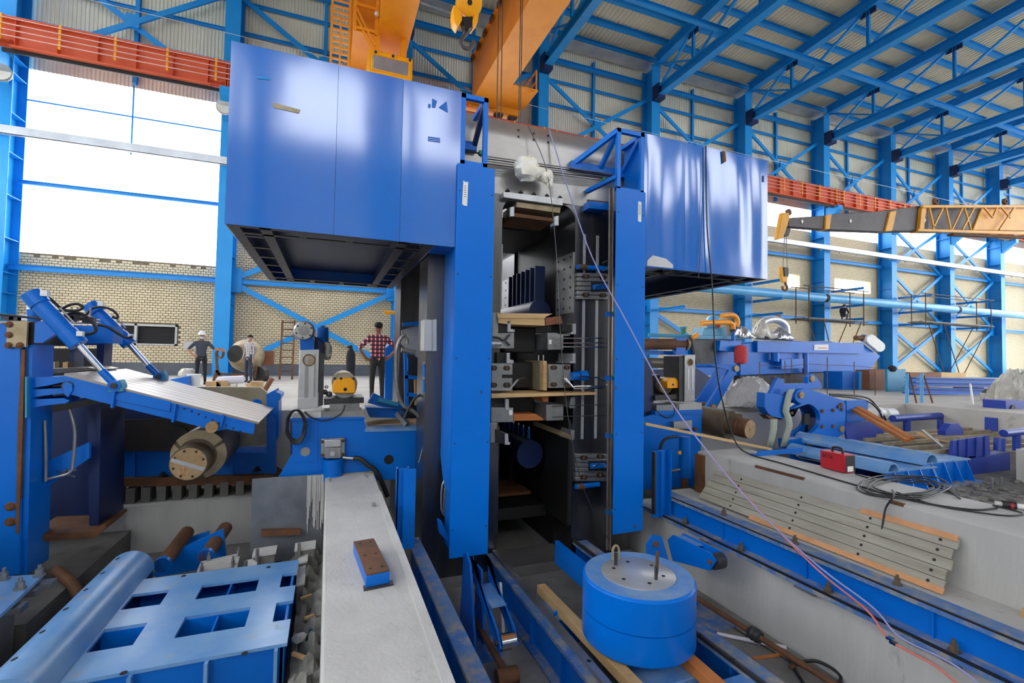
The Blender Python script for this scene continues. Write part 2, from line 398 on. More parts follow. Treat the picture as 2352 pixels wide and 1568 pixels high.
# ribbed sheets, one field per bay
def ribbed(x0, x1, z0, z1, y, pitch=.13, dep=.03):
    vs = []; fs = []; x = x0; k = 0
    while x < x1+pitch:
        for fx, dy in ((0, 0), (.32, 0), (.5, dep), (.82, dep)):
            vs += [(x+fx*pitch, y+dy, z0), (x+fx*pitch, y+dy, z1)]
        x += pitch
    n = len(vs)//2
    return MB().add(vs, [(2*i, 2*i+2, 2*i+3, 2*i+1) for i in range(n-1)])
for i in range(len(COLX)-1):
    ribbed(COLX[i], COLX[i+1], 11.3, 18.25, YW+.1).build('cladding_sheet', 'cladding', wall, flat=True)
# girts (one beam each), mid posts and bracing of the bays
def girt(x0, x1, z, y=YW-.3, h=.2, b=.14, m='steel_blue'): MB().ibeam((x0, y, z), (x1, y, z), h, b).build('girt', m, wall)
for i in range(len(COLX)-1):
    a, b = COLX[i]+.06, COLX[i+1]-.06; mid = (a+b)/2
    girt(a, b, 3.86)
    if i >= 4: girt(a, b, 7.9)
    for z in (13.0, 14.4, 15.7): girt(a, b, z, YW-.02, .13, .1)
    girt(a, b, 16.75, YW-.12, .24, .2)
    MB().ibeam((mid, YW-.02, 11.4), (mid, YW-.02, 17.3), .14, .14, up=V((0, 1, 0))).build('mid_post', 'steel_blue', wall)
    # crossed braces above the crane runway
    for (xa, za, xb, zb) in ((a+.2, 15.6, b-.5, 11.6), (a+.5, 11.6, b-.2, 15.6)):
        MB().bar((xa, YW-.42 if za > zb else YW-.52, za), (xb, YW-.42 if za > zb else YW-.52, zb), .09, .2, V((0, 1, 0)).cross(V((xb-xa, 0, zb-za)))).build('brace', 'steel_blue', wall)
    MB().box(mid-.22, mid+.22, YW-.56, YW-.36, 13.35, 13.85).build('gusset', 'steel_blue', wall)
def brace(x0, z0, x1, z1, y=YW-.35, w=.09, h=.22):
    MB().bar((x0, y, z0), (x1, y, z1), w, h, V((0, 1, 0)).cross(V((x1-x0, 0, z1-z0)))).build('brace', 'steel_blue', wall)
for i in (1, 7, 8):                          # braced bays
    a, b = COLX[i]+.3, COLX[i+1]-.3
    brace(a, 3.75, b, .45); brace(a, .45, b, 3.75, YW-.45)
    if i == 1: brace(a, 3.98, (a+b)/2, 5.6); brace(b, 3.98, (a+b)/2, 5.6)
    if i > 1: brace(a, 11.2, b, 7.9); brace(a, 7.9, b, 11.2, YW-.45); brace(a, 7.8, b, 4.0, YW-.4); brace(a, 4.0, b, 7.8, YW-.5)
    for x in (a, b): MB().box(x-.25, x+.25, YW-.46, YW-.3, 3.4, 4.4).build('gusset', 'steel_blue', wall)
brace(COLX[3]+.3, 3.7, COLX[4]-.3, .5); brace(COLX[4]+.3, 3.7, COLX[5]-.3, .5)
# light rods in the open gap of the left bay
a, b = COLX[0]+.25, COLX[1]-.25
for z in (10.05, 8.75): MB().cyl((a, YW-.1, z), (b, YW-.1, z), .032, n=8).build('tie_rod', 'steel_blue', wall)
MB().cyl(((a+b)/2, YW-.1, 8.55), ((a+b)/2, YW-.1, 11.3), .032, n=8).build('tie_rod', 'steel_blue', wall)
MB().ibeam((a, YW-.3, 6.95), (b, YW-.3, 6.95), .14, .12).build('girt', 'steel_blue', wall)
# horizontal light strip (cable tray) along the wall, in front of the columns
ct = thing('cable_tray', 'long galvanised cable tray running along the far wall columns', 'cable tray', (0, 21.2, 8.2))
MB().chan((COLX[0]-1, 21.2, 8.25), (XR-2, 21.2, 8.25), .16, .3, .02, V((0, 1, 0)), 1).build('tray', 'galvanised', ct)
rail = MB(); rail.cyl((COLX[0]-1, 21.42, 8.62), (XR-2, 21.42, 8.62), .025, n=8); rail.build('rail', 'pipe_blue', ct)
tb = MB().box(-.02, .02, -.03, .02, 0, .4).mesh('rail_post', 'galvanised')
x = COLX[0]-.8
while x < XR-2: place('rail_post', tb, (x, 21.42, 8.22), ct); x += 1.72
# louvre window of the left bay
w1 = thing('window_1', 'long dark window with pale metal frame in the brick wall', None, (-7, YW, 1.18), kind='structure')
wx0, wx1 = -8.3, -5.62
f = MB(); f.box(wx0, wx1, YW-.04, YW+.1, WZ[1]-.07, WZ[1]); f.box(wx0, wx1, YW-.04, YW+.1, WZ[0], WZ[0]+.06); f.box(wx0, wx0+.06, YW-.04, YW+.1, *WZ); f.box(wx1-.07, wx1, YW-.04, YW+.1, *WZ); f.box(-7.02, -6.94, YW-.04, YW+.1, *WZ)
f.build('window_frame', 'grey_box', w1)
MB().box(wx0+.06, wx1-.07, YW+.12, YW+.2, WZ[0]+.06, WZ[1]-.07).build('pane', 'void', w1)
# ---- columns
def column(x, label, lamp=False):
    t = thing('steel_column', label, 'column', (x, 22, 0), 'steel columns of the far wall')
    b = MB(); b.box(x-.275, x+.275, 21.5, 21.53, 0, 17.4); b.build('front_flange', 'steel_blue', t)
    MB().box(x-.275, x+.275, 22.37, 22.4, 0, 17.4).build('rear_flange', 'steel_blue', t)
    MB().box(x-.012, x+.012, 21.53, 22.37, 0, 17.4).build('web', 'steel_blue', t)
    sm = MB().box(-.26, .26, 21.53, 22.37, -.012, .012)
    for z in (.6, 2.9, 3.6, 4.8, 6.3, 7.8, 9.2, 10.6, 11.2, 12.3):
        s = MB().box(x-.26, x+.26, 21.53, 22.37, z-.012, z+.012); s.build('stiffener', 'steel_blue', t)
    MB().box(x-.45, x+.45, 21.42, 22.49, 0, .05).build('base_plate', 'steel_blue', t)
    c = MB(); c.prism([(x-.2, 20.6, 11.08), (x-.2, 20.6, 10.8), (x-.2, 21.495, 10.1), (x-.2, 21.495, 11.08)], (.4, 0, 0)); tag(c.build('runway_corbel', 'steel_blue'), label.replace('wall column', 'corbel on the column'), 'corbel', 'corbels under the crane runway')
    return t
clab = ['blue steel wall column at the left edge of the picture', 'blue steel wall column directly left of the big blue box', 'blue steel wall column behind the man in the red plaid shirt',
        'blue steel wall column right of the orange crane girder end', 'blue steel wall column rising behind the right blue box, left one', 'blue steel wall column rising at the right blue box edge',
        'blue steel wall column behind the grey crane boom tip', 'blue steel wall column behind the grey crane boom middle', 'blue steel wall column behind the lattice part of the boom',
        'blue steel wall column second from the far right end', 'blue steel wall column nearest the far right gable', 'blue steel wall column in the far right corner']
for x, l in zip(COLX, clab): column(x, l)
# cantilever pipe arms on three columns (blue stubs)
for i in (4, 5, 6, 7, 8):
    for k, z in enumerate((5.6, 4.55, 3.7)):
        o = MB().ibeam((COLX[i]+.28, 21.45, z), (COLX[i]+.28, 19.4, z), .14, .12).build('pipe_bracket', 'steel_blue')
        tag(o, ['upper', 'middle', 'lower'][k]+' blue bracket arm on the column '+['behind the right blue box', 'right of the right blue box', 'below the boom tip', 'below the boom middle', 'below the lattice boom'][i-4], 'bracket', 'bracket arms for the long pipe')
# ---- crane runway girder, one per bay
ins = MB(); ins.box(-.035, .035, -.05, .02, -.42, .42); INS = ins.mesh('insulator', 'hook_yellow')
rl = ['leftmost bay above the big opening', 'bay behind the left blue box', 'bay behind the orange crane girders', 'bay above the steel mill housing', 'bay behind the right blue box', 'bay above the grey boom tip',
      'bay above the boom middle', 'bay behind the lattice boom', 'second bay from the far end', 'bay next to the far end', 'last bay at the far end']
for i in range(len(COLX)-1):
    a, b = COLX[i]+.02, COLX[i+1]-.02; yb = 20.95
    t = thing('crane_runway_girder', 'orange-red crane runway girder, '+rl[i], 'girder', ((a+b)/2, yb, 11.1), 'runway girders along the far wall')
    MB().box(a, b, yb-.2, yb+.2, 12.1, 12.14).build('top_flange', 'red_girder', t)
    MB().box(a, b, yb-.012, yb+.012, 11.14, 12.1).build('web', 'red_girder', t)
    MB().box(a+.5, b-.5, yb-.24, yb+.24, 11.1, 11.14).build('bottom_flange', 'red_girder', t)
    for xx in (a, b-.03): MB().box(xx, xx+.03, yb-.2, yb+.2, 11.1, 12.1).build('end_plate', 'red_girder', t)
    for xx in (a+.03, b-.53): MB().box(xx, xx+.5, yb-.24, yb+.24, 11.3, 11.34).build('end_flange', 'red_girder', t)
    k = 0; x = a+.6
    while x < b-.3:
        MB().box(x-.008, x+.008, yb-.17, yb, 11.14, 12.1).build('stiffener', 'red_girder', t)
        x += 1.12
    cb = MB(); cb.bar((a+.24, yb-.05, 11.02), (b-.24, yb-.05, 11.02), .06, .14); cb.build('lower_tie', 'black_steel', t)
    # conductor bars on yellow insulators
    c = thing('conductor_bars', 'four thin conductor bars on yellow insulators, '+rl[i], 'conductor rail', ((a+b)/2, yb-.35, 11.6), 'crane conductor bars')
    for q in range(4): MB().box(a-.02, b+.02, yb-.40, yb-.37, 11.34+q*.2, 11.372+q*.2).build('bar', 'conductor', c)
    x = a+.3
    while x < b: place('insulator', INS, (x, yb-.3, 11.68), c); x += 1.55
# ---- roof
def roof_z(y): return 18.05+.06*(21.5-y) if y > 1.5 else 18.05+.06*20-.06*(1.5-y)
ceil = thing('ceiling', 'ribbed metal roof sheets on blue purlins', None, (20, 2, 18), kind='structure')
def rib_roof(x0, x1):
    vs = []; x = x0; pitch = .24; dep = .045
    while x < x1+pitch:
        for fx, dz in ((0, 0), (.4, 0), (.55, dep), (.85, dep)):
            for y in (YW+.6, 1.5, YR-.6): vs.append((x+fx*pitch, y, roof_z(y)+dz))
        x += pitch
    n = len(vs)//3; fs = []
    for i in range(n-1):
        for k in range(2): fs.append((3*i+k, 3*i+k+1, 3*i+k+4, 3*i+k+3))
    return MB().add(vs, fs)
for i in range(len(COLX)-1): rib_roof(COLX[i], COLX[i+1]).build('roof_sheet', 'roof_sheet', ceil, flat=True)
y = 21.9
while y > YR:
    z = roof_z(y)-.13
    MB().ibeam((COLX[0], y, z), (COLX[-1], y, z), .26, .2).build('purlin', 'steel_blue', ceil); y -= 1.45
# eaves gutter sheet seen bright at the wall head
MB().box(COLX[0], COLX[-1], 21.6, 22.45, 17.55, 17.58).build('eaves_sheet', 'galvanised', ceil)
def truss(x, label):
    t = thing('roof_truss', label, 'truss', (x, 2, 15.3), 'roof trusses across the hall')
    zt = lambda y: roof_z(y)-.46
    y0, y1, yr = 21.45, 1.5, YR+.5
    MB().ibeam((x, y0, 15.72), (x, yr, 15.72), .5, .4, .04, .02).build('bottom_chord', 'steel_blue', t)
    b = MB(); b.ibeam((x, y0, zt(y0)), (x, y1, zt(y1)), .52, .4, .04, .02); b.ibeam((x, y1, zt(y1)), (x, yr, zt(yr)), .52, .4, .04, .02); b.build('top_chord', 'steel_blue', t)
    ys = [18.6, 14.6, 10.6, 6.6, 2.6, -2.0, -6, -10, -14]
    for k, y in enumerate(ys):
        MB().ibeam((x, y, 15.9), (x, y, zt(y)-.2), .14, .12, up=V((0, 1, 0))).build('web_post', 'steel_blue', t)
        MB().box(x-.03, x+.03, y-.35, y+.35, zt(y)-.5, zt(y)-.15).build('gusset', 'dark_blue', t)
        MB().bar((x, y+(4 if k else 2.7), 15.9), (x, y+.25, zt(y)-.3), .12, .1).build('web_diagonal', 'steel_blue', t)
        if k == 0: MB().bar((x, y-.1, 15.95), (x, 21.3, zt(21.3)-.25), .1, .09).build('web_diagonal', 'steel_blue', t)
    MB().box(x-.25, x+.25, 21.0, 21.49, 15.3, 16.1).build('end_plate', 'dark_blue', t)
    return t
tl = ['blue roof truss over the left picture edge', 'blue roof truss over the left blue box', 'blue roof truss above the crane ladder', 'blue roof truss directly right of the orange girder', 'second blue roof truss right of the orange girder',
      'third blue roof truss right of the orange girder', 'fourth blue roof truss right of the orange girder', 'fifth blue roof truss right of the orange girder', 'sixth blue roof truss right of the orange girder',
      'third blue roof truss from the far gable', 'blue roof truss second from the far gable', 'blue roof truss at the far gable']
for x, l in zip(COLX, tl): truss(x, l)
for y in (16.35, 8.5, .5):
    for i in range(len(COLX)-1): MB().ibeam((COLX[i]+.1, y, 15.98), (COLX[i+1]-.1, y, 15.98), .2, .2).build('roof_tie', 'steel_blue', ceil)
# ---- the opposite long wall (behind the camera) with its row of high openings
wr = thing('wall_front', 'opposite long wall with a row of high openings', None, (0, YR, 0), kind='structure')
for i in range(len(COLX)-1):
    a, b = COLX[i], COLX[i+1]; mid = (a+b)/2
    mb = MB(); mb.box(a, b, YR-.25, YR, 0, 3.2 if a < 29 else .6); mb.build('brick_panel', 'brick_far', wr)
    if a > 29: MB().box(a, b, YR-.25, YR, 16.6, 18.3).build('cladding_sheet', 'cladding', wr); continue      # unclad bays shaped to brighten the right side
    mb = MB(); mb.box(a, b, YR-.25, YR, 3.2, 12.9); mb.box(a, a+1.15, YR-.25, YR, 12.9, 17.2); mb.box(b-1.15, b, YR-.25, YR, 12.9, 17.2); mb.box(a, b, YR-.25, YR, 17.2, 18.3); mb.build('cladding_sheet', 'cladding', wr)
for x in COLX: MB().ibeam((x, YR+.5, 0), (x, YR+.5, 17.4), .9, .55, .03, .02, V((0, 1, 0))).build('column', 'steel_blue', wr)
# gable at the far right end: columns, rails and high sheets, open between
gb = thing('wall_right', 'far gable frame with open bays', None, (XR, 0, 0), kind='structure')
for y in (22, 16, 10, 4, -2, -8, -14): MB().ibeam((XR-.4, y, 0), (XR-.4, y, 18.4), .6, .4, .03, .02).build('gable_post', 'steel_blue', gb)
for z in (4, 8, 12, 15.5): MB().ibeam((XR-.4, YR, z), (XR-.4, YW, z), .3, .2).build('gable_rail', 'steel_blue', gb)
MB().box(XR-.1, XR, YR, YW, 0, .8).build('brick_panel', 'brick_far', gb)

gl = thing('wall_left', 'left gable wall closed low down and open above', None, (XL, 0, 0), kind='structure')
MB().box(XL-.2, XL, YR, YW, 0, 5.5).build('brick_panel', 'brick_far', gl)
MB().box(XL-.2, XL, YR, YW, 9.2, 19).build('cladding_sheet', 'cladding', gl)  # unseen gable, its open band narrowed to limit the light from the left
for y in (16, 9, 2, -5, -12): MB().ibeam((XL+.3, y, 0), (XL+.3, y, 18.4), .6, .4, .03, .02).build('gable_post', 'steel_blue', gl)
# ================================================================ THE ROLLING MILL STAND
MX = 2.48                                    # centre line of the stand; front plane of the cover panels at Y = 5
YF = 5.0
def wavy(mb, x0, x1, z0, z1, y, amp, wl, nx=36, nz=14, ph=0.0):
    vs = []
    for i in range(nx+1):
        for j in range(nz+1):
            u, w = i/nx, j/nz
            e = min(1, 8*u, 8*(1-u), 8*w, 8*(1-w))
            d = amp*e*(math.sin(2*math.pi*(u*(x1-x0)/wl)+ph+.9*math.sin(3*w+ph))+.5*math.sin(5.1*u*(x1-x0)/wl*2+2*w))
            vs.append((x0+(x1-x0)*u, y+d, z0+(z1-z0)*w))
    n = nz+1
    return mb.add(vs, [(i*n+j, (i+1)*n+j, (i+1)*n+j+1, i*n+j+1) for i in range(nx) for j in range(nz)])
def big_box(x0, x1, label, seams, amp, ph, inner):
    z0, z1, y0, y1 = 2.13, 3.848, YF, 8.6
    fx0, fx1 = x0, x1                      # the front face reaches past the body in front of the housing
    if inner > 0: x1 = 1.04
    else: x0 = 3.92
    t = thing('machine_box', label, 'steel box', ((x0+x1)/2, (y0+y1)/2, z0), 'overhanging steel boxes of the mill')
    xs = [fx0]+seams+[fx1]
    for k in range(len(xs)-1):
        wavy(MB(), xs[k]+.0015, xs[k+1]-.0015, z0, z1, y0, amp, .62, ph=ph+k).build('front_panel', 'box_paint', t)
    MB().box(x0, x0+.01, y0+.004, y1, z0, z1).build('side_panel', 'box_paint', t)
    g = MB().box(fx1-.25, fx1, y0+.004, 5.44, z0, z1) if inner > 0 else MB().box(fx0, fx0+.22, y0+.004, 5.44, z0, z1)
    g.build('return_panel', 'paint', t)
    MB().box(x1-.01, x1, y0+.004, y1, z0, z1).build('side_panel', 'box_paint', t)
    MB().box(x0, x1, y1-.01, y1, z0, z1).build('rear_panel', 'box_paint', t)
    MB().box(x0+.01, x1-.01, y0+.01, y1-.01, z1-.015, z1-.003).build('top_panel', 'box_paint', t)
    MB().box(x0+.01, x1-.01, y0+.01, y1-.01, z0+.22, z0+.24).build('deck', 'dark_blue', t)
    # underside: outer and inner frame rails joined by short ribs
    def rail(a, b, w=.1): MB().bar(a, b, w, .012).build('bottom_rail', 'dark_steel', t)
    def rib(a, b): MB().bar(a, b, .07, .01).build('bottom_rib', 'dark_steel', t)
    zz = z0+.007
    for xx in (x0+.06, x0+.33, x1-.33, x1-.06): rail((xx, y0+.02, zz), (xx, y1-.02, zz))
    for yy in (y0+.05, y0+.32, y1-.32, y1-.05): rail((x0+.11, yy, zz), (x1-.11, yy, zz), .07)
    for k in range(6):
        yy = y0+.45+k*.56
        rib((x0+.1, yy, zz), (x0+.29, yy, zz)); rib((x1-.1, yy, zz), (x1-.29, yy, zz))
    for k in range(3):
        xx = x0+.65+k*.45
        rib((xx, y0+.08, zz), (xx, y0+.29, zz)); rib((xx, y1-.08, zz), (xx, y1-.29, zz))
    for (a, b) in (((x0+.33, y0+.32), (x0+.33, y1-.32)), ((x1-.33, y0+.32), (x1-.33, y1-.32))): MB().box(a[0]-.006, a[0]+.006, a[1], b[1], zz, zz+.22).build('bottom_web', 'dark_blue', t)
    return t
lb = big_box(-.92, 1.29, 'large glossy blue steel box overhanging on the left of the mill', [.02, .66], .0006, .4, 1)
rb = big_box(3.70, 5.835, 'large glossy blue steel box overhanging on the right of the mill', [4.35], .0036, 2.0, -1)
# worn marks on the left box
def flat_mark(name, pix, m, par, Y, lab=None): return slab(MB(), pix, Y, .003).build(name, m, par, label=lab)
flat_mark('tape_mark', [(626, 235), (690, 252), (686, 260), (628, 247)], 'tape', lb, YF-.006, 'beige tape remnant')
flat_mark('paint_chip', [(590, 174), (622, 179), (620, 183), (590, 180)], 'steel_blue', lb, YF-.006)
for pts in ([(993, 226), (1004, 232), (1000, 247), (992, 246)], [(1008, 246), (1026, 232), (1029, 258), (1018, 252)], [(984, 238), (990, 240), (988, 248), (983, 246)]):
    flat_mark('paint_chip', pts, 'paint', lb, YF-.006)
for k in range(3): flat_mark('stencil_mark', [(983, 313+k*4), (1011, 317+k*4), (1011, 319+k*4), (983, 315+k*4)], 'paint', lb, YF-.006)
flat_mark('stencil_mark', [(1751, 403), (1755, 404), (1755, 418), (1751, 417)], 'dark_blue', rb, YF-.008)
flat_mark('primer_patch', [(1487, 598), (1500, 586), (1530, 594), (1546, 608), (1546, 616), (1486, 610)], 'bright_plate', rb, YF-.008)
# ---- open frames between boxes and cover posts
def top_frame(x0, x1, brx, label):
    t = thing('open_bracket', label, 'frame', ((x0+x1)/2, YF, 3.05), 'open angle frames above the cover posts')
    for xx in (x0+.025, x1-.025): MB().box(xx-.025, xx+.025, YF, YF+.05, 3.06, 3.845).build('upright', 'panel_paint', t)
    MB().box(x0, x1, YF, YF+.05, 3.795, 3.845).build('top_bar', 'panel_paint', t)
    MB().box(x0, x1, YF, YF+.05, 3.05, 3.10).build('bottom_bar', 'panel_paint', t)
    for k, xx in enumerate((x0+.025, x1-.025)):
        MB().bar((xx, YF+.05, 3.82), (xx, 5.46, 3.82), .05, .05).build('arm', 'panel_paint', t)
        MB().bar((xx, YF+.06, 3.80), (xx, 5.47, 3.47), .05, .06).build('brace', 'dark_blue' if brx < 0 else 'panel_paint', t)
    MB().box(min(x0, x1)-(.42 if brx > 0 else -.02), x1+.02 if brx > 0 else x1, 5.42, 5.50, 3.42, 3.52).build('wall_pad', 'paint', t)
    if brx > 0: MB().bar((x0-.36, 5.44, 3.5), (x0+.02, YF+.03, 3.82), .06, .06).build('brace', 'panel_paint', t)
    return t
top_frame(1.29, 1.60, -1, 'open blue angle frame above the left cover post')
top_frame(3.30, 3.70, 1, 'open blue angle frame above the right cover post')
# ---- cover posts (tall blue cable ducts)
def cover_post(x0, x1, ztop, zbot, label, side):
    t = thing('cover_post', label, 'cover post', ((x0+x1)/2, YF, zbot), 'tall blue cover posts of the mill')
    fp = MB().box(x0, x1, YF-.03, YF-.018, zbot, ztop).build('front_panel', 'panel_paint', t, bevel=.003)
    if side < 0: MB().box(x0+.02, x1-.02, YF-.018, YF+.28, zbot+.06, ztop-.01).build('duct', 'paint', t)
    else: MB().box(x0+.16, x1-.02, YF-.018, YF+.2, zbot+.06, ztop-.01).build('duct', 'dark_blue', t)  # right duct darkened to stand in for the shaded gap behind the panel
    xs = x0 if side < 0 else x1
    if side < 0: MB().prism([(x0+.001, YF+.0, 2.13), (x0+.001, 5.49, 2.13), (x0+.001, 5.49, -.2), (x0+.001, YF+.3, -.5), (x0+.001, YF, -.5)], (.012, 0, 0)).build('side_panel', 'panel_paint', t)
    for k in range(5):
        for xx in (x0+.03, x1-.03):
            bolt((xx, YF-.03, zbot+.3+k*(ztop-zbot-.6)/4), .006, .008, fp, 'dark_steel', (0, -1, 0), 'screw')
    return t
cp1 = cover_post(1.253, 1.682, 3.045, -1.185, 'tall blue cover post left of the mill window', -1)
cp2 = cover_post(3.270, 3.705, 3.07, -1.165, 'tall blue cover post right of the mill window', 1)
def paper_label(pix, Y, par, n):
    o = slab(MB(), pix, Y, .002).build('paper_label', 'label_white', par, label='white paper strip with faint handwriting')
    a = V(pix[0]+(0,)); xs = [p[0] for p in pix]; ys = [p[1] for p in pix]
    cx, y0, y1 = sum(xs)/len(xs), min(ys), max(ys)
    mk = MB()
    for k in range(n):
        yy = y0+(y1-y0)*(.2+.5*k/n); slab(mk, [(cx-1.8, yy), (cx+2.0, yy+.6), (cx+2.0, yy+2.0), (cx-1.8, yy+1.2)], Y-.0015, .001)
    mk.build('handwriting', 'ink', o, kind='stuff')
paper_label([(1064.5, 414), (1069, 418), (1075.5, 417.5), (1073, 473), (1065, 471.5), (1061.5, 468)], YF-.034, cp1, 6)
paper_label([(1466, 462), (1473.5, 464), (1473, 510), (1465.5, 508)], YF-.034, cp2, 5)
for pix in ([(1413, 886), (1417, 888), (1415, 896)], [(1104, 898), (1108, 897), (1106, 906)], [(1455, 1204), (1461, 1206), (1459, 1214)]):
    flat_mark('rust_chip', pix, 'rust', cp2 if pix[0][0] > 1300 else cp1, YF-.034)
# ---- housings: two closed frames, one behind the other
def housing(y0, y1, label, full=True):
    t = thing('mill_housing', label, 'mill housing', (MX, (y0+y1)/2, -1.7), 'cast frames of the mill stand')
    hw, ow = 1.42, .512; zt, ot, ob, r = 3.99, 2.95, -1.62, .2
    # cross head with a rounded top
    n = 10; prof = [(y0+.2*(1-math.cos(a)), zt-.3+.3*math.sin(a)) for a in [math.pi/2*k/n for k in range(n+1)]]
    prof = [(y0, ot+.02)]+[(y0, zt-.3)]+prof[1:]+[(y1, zt), (y1, ot+.02)]
    MB().prism([(MX-hw, y, z) for y, z in prof], (2*hw, 0, 0)).build('cross_head', 'housing_steel', t)
    for s in (-1, 1):
        a, b = MX+s*ow, MX+s*hw
        MB().box(min(a, b), max(a, b), y0, y1, ob, ot+.02).build('column', 'shaded_column_steel', t)
        # rounded corner fillet of the window
        c = [(MX+s*ow, y0, ot-r)]+[(MX+s*(ow-r)+s*r*math.cos(q), y0, ot-r+r*math.sin(q)) for q in [math.pi/2*k/8 for k in range(9)]]+[(MX+s*ow, y0, ot+.02)]
        MB().prism(c, (0, y1-y0, 0)).build('corner_fillet', 'shaded_column_steel', t)
        lm = MB(); lm.box(min(MX+s*(ow-.02), MX+s*ow), max(MX+s*(ow-.02), MX+s*ow), y0+.015, y1-.015, 1.55, 2.35); LN = lm.build('liner', 'bare_steel', t, label='bolted grey steel liner plate')
        lm = MB(); lm.box(min(MX+s*(ow-.02), MX+s*ow), max(MX+s*(ow-.02), MX+s*ow), y0+.015, y1-.015, -1.2, .1); lm.build('liner', 'dark_steel', t)
        for k in range(6):
            for q in (.08, .5, .92): bolt((MX+s*(ow-.02), y0+.05+(y1-y0-.1)*q, 1.62+k*.135), .012, .01, LN, 'black_steel', (-s, 0, 0), 'screw')
    MB().box(MX-hw, MX+hw, y0, y1, -1.75, ob).build('foot', 'housing_steel', t)
    if full:      # machined vertical strips on the right column face
        for xx in (3.13, 3.33): MB().box(xx-.02, xx+.02, y0-.006, y0, -.1, 2.6).build('machined_strip', 'bright_plate', t)
        for px, py in ((1191, 290), (1191, 305), (1226, 297), (1226, 312), (1259, 303), (1259, 318)):
            p = P(px, py, Y=y0-.001); bolt((p.x, y0-.001, p.z-.05), .01, .004, t, 'black_steel', (0, -1, 0), 'tapped_hole')
    return t
H1 = housing(5.5, 6.03, 'grey cast steel front frame of the rolling mill stand')
H2 = housing(7.7, 8.4, 'grey cast steel rear frame of the mill stand seen through the window', False)
# separators between the two housings: crosspieces and spray headers, window shade put into their colours
for k, (zz, lab) in enumerate(((2.75, 'upper'), (-1.3, 'lower'))):
    o = MB().box(MX-.5, MX+.5, 6.24, 7.68, zz, zz+.16).build('separator_beam', 'black_steel'); tag(o, lab+' shade-blackened steel separator between the two mill housings', 'beam', 'separator beams of the mill')
for s, lab in ((-1, 'left'), (1, 'right')):
    o = MB().box(min(MX+s*.56, MX+s*.6), max(MX+s*.56, MX+s*.6), 6.04, 7.69, -1.7, 2.9 if s > 0 else 1.3).build('added_shade_shield', 'black_steel'); tag(o, lab+' added black shield plate shading the space between the mill housings', 'shield plate', 'added shade shields of the mill')  # black plates added to darken the space between the housings
o = MB().box(MX-.5, MX+.5, 8.42, 8.46, -1.7, 1.42).build('added_shade_screen', 'black_steel'); tag(o, 'added black screen plate darkening the rear mill window', 'screen')  # black sheet added behind the rear window to keep the inside dark
sp = thing('spray_header', 'shade-darkened blue round header with ribs inside the upper mill window', 'pipe', (MX, 6.9, 1.5))
MB().cyl((2.84, 6.25, 1.62), (2.84, 7.68, 1.62), .17).build('pipe', 'dark_blue', sp)
for k in range(7): MB().box(2.8, 2.96, 6.35+k*.18, 6.38+k*.18, 1.78, 2.3).build('rib', 'dark_blue', sp)
sp = thing('spray_header', 'shade-darkened blue round header with upright stubs inside the lower mill window', 'pipe', (MX, 6.9, -.5))
MB().cyl((2.72, 6.25, -.42), (2.72, 7.68, -.42), .2).build('pipe', 'dark_blue', sp)
for k in range(6):
    p = MB().cyl((2.76, 6.4+k*.2, -.26), (2.76, 6.4+k*.2, -.08), .022, n=10).build('stub', 'paint', sp)
    MB().cyl((2.76, 6.4+k*.2, -.08), (2.76, 6.4+k*.2, -.05), .024, n=10).build('cap', 'chrome', p)
o = MB().cyl((2.15, 7.2, -1.05), (2.15, 7.2, -.42), .3, n=28).build('roll_balance_cylinder', 'dark_blue', bevel=.01); tag(o, 'dark blue upright cylinder deep inside the lower mill window', 'cylinder')
o = MB().box(2.05, 2.9, 6.6, 7.4, -1.09, -1.05).build('sole_plate', 'rust'); tag(o, 'rust-brown plate under the blue cylinder inside the mill', 'plate')
# ---- chock guide blocks in the window (two columns), traced at their own planes
YB = 5.42
def guide(pix_front, depth, lab, extra=(), m='bare_steel', Y=YB):
    t = thing('guide_block', lab, 'steel block', tuple(P(*pix_front[0], Y=Y)), 'machined guide blocks in the mill window')
    slab(MB(), pix_front, Y, depth).build('front_plate', m, t, bevel=.004)
    return t
def slot(t, px, py, w, h, Y):
    s = MB(); n = 6; pts = []
    for k in range(n+1): a = -math.pi/2+math.pi*k/n; pts.append((px+w/2-h/2+h/2*math.cos(a), py+h/2*math.sin(a)))
    for k in range(n+1): a = math.pi/2+math.pi*k/n; pts.append((px-w/2+h/2+h/2*math.cos(a), py+h/2*math.sin(a)))
    so = slab(s, pts, Y-.004, .008).build('slot', 'void', t)
    c = P(px, py, Y=Y-.004); bolt(c, .016, .02, so, 'rust', (0, -1, 0), 'screw')
# left blocks
t = guide([(1131, 718), (1146, 717), (1144, 740), (1144, 765), (1181, 763), (1181, 800), (1130, 800)], .5, 'upper left steel guide block with hoses in the mill window')
slab(MB(), [(1166, 737), (1173, 737), (1173, 755), (1182, 757), (1182, 762), (1166, 762)], YB-.02, .5).build('hook_rail', 'bright_plate', t)
slab(MB(), [(1143, 740), (1166, 738), (1166, 762), (1143, 765)], YB+.02, .6).build('slide', 'black_steel', t)
for a, b in (((1162, 779), (1171, 768)), ((1162, 784), (1171, 793))): MB().cyl(P(*a, Y=YB-.03), P(*b, Y=YB-.03), .012, n=8).build('fitting', 'dark_steel', t)
MB().tube([P(1132, 774, Y=YB-.05), P(1146, 776, Y=YB-.06), P(1154, 781, Y=YB-.05), P(1162, 780, Y=YB-.03)], .012, smooth=4).build('hose', 'cable', t)
MB().cyl(P(1128, 789, Y=YB-.04), P(1150, 789, Y=YB-.04), .03, n=12).build('hose_sleeve', 'bright_plate', t)
t = guide([(1129, 834), (1177, 834), (1177, 897), (1129, 898)], .5, 'lower left slotted steel guide block in the mill window')
for c in ((1134, 845), (1164, 845), (1134, 884), (1164, 884)): slot(t, *c, 16, 11, YB)
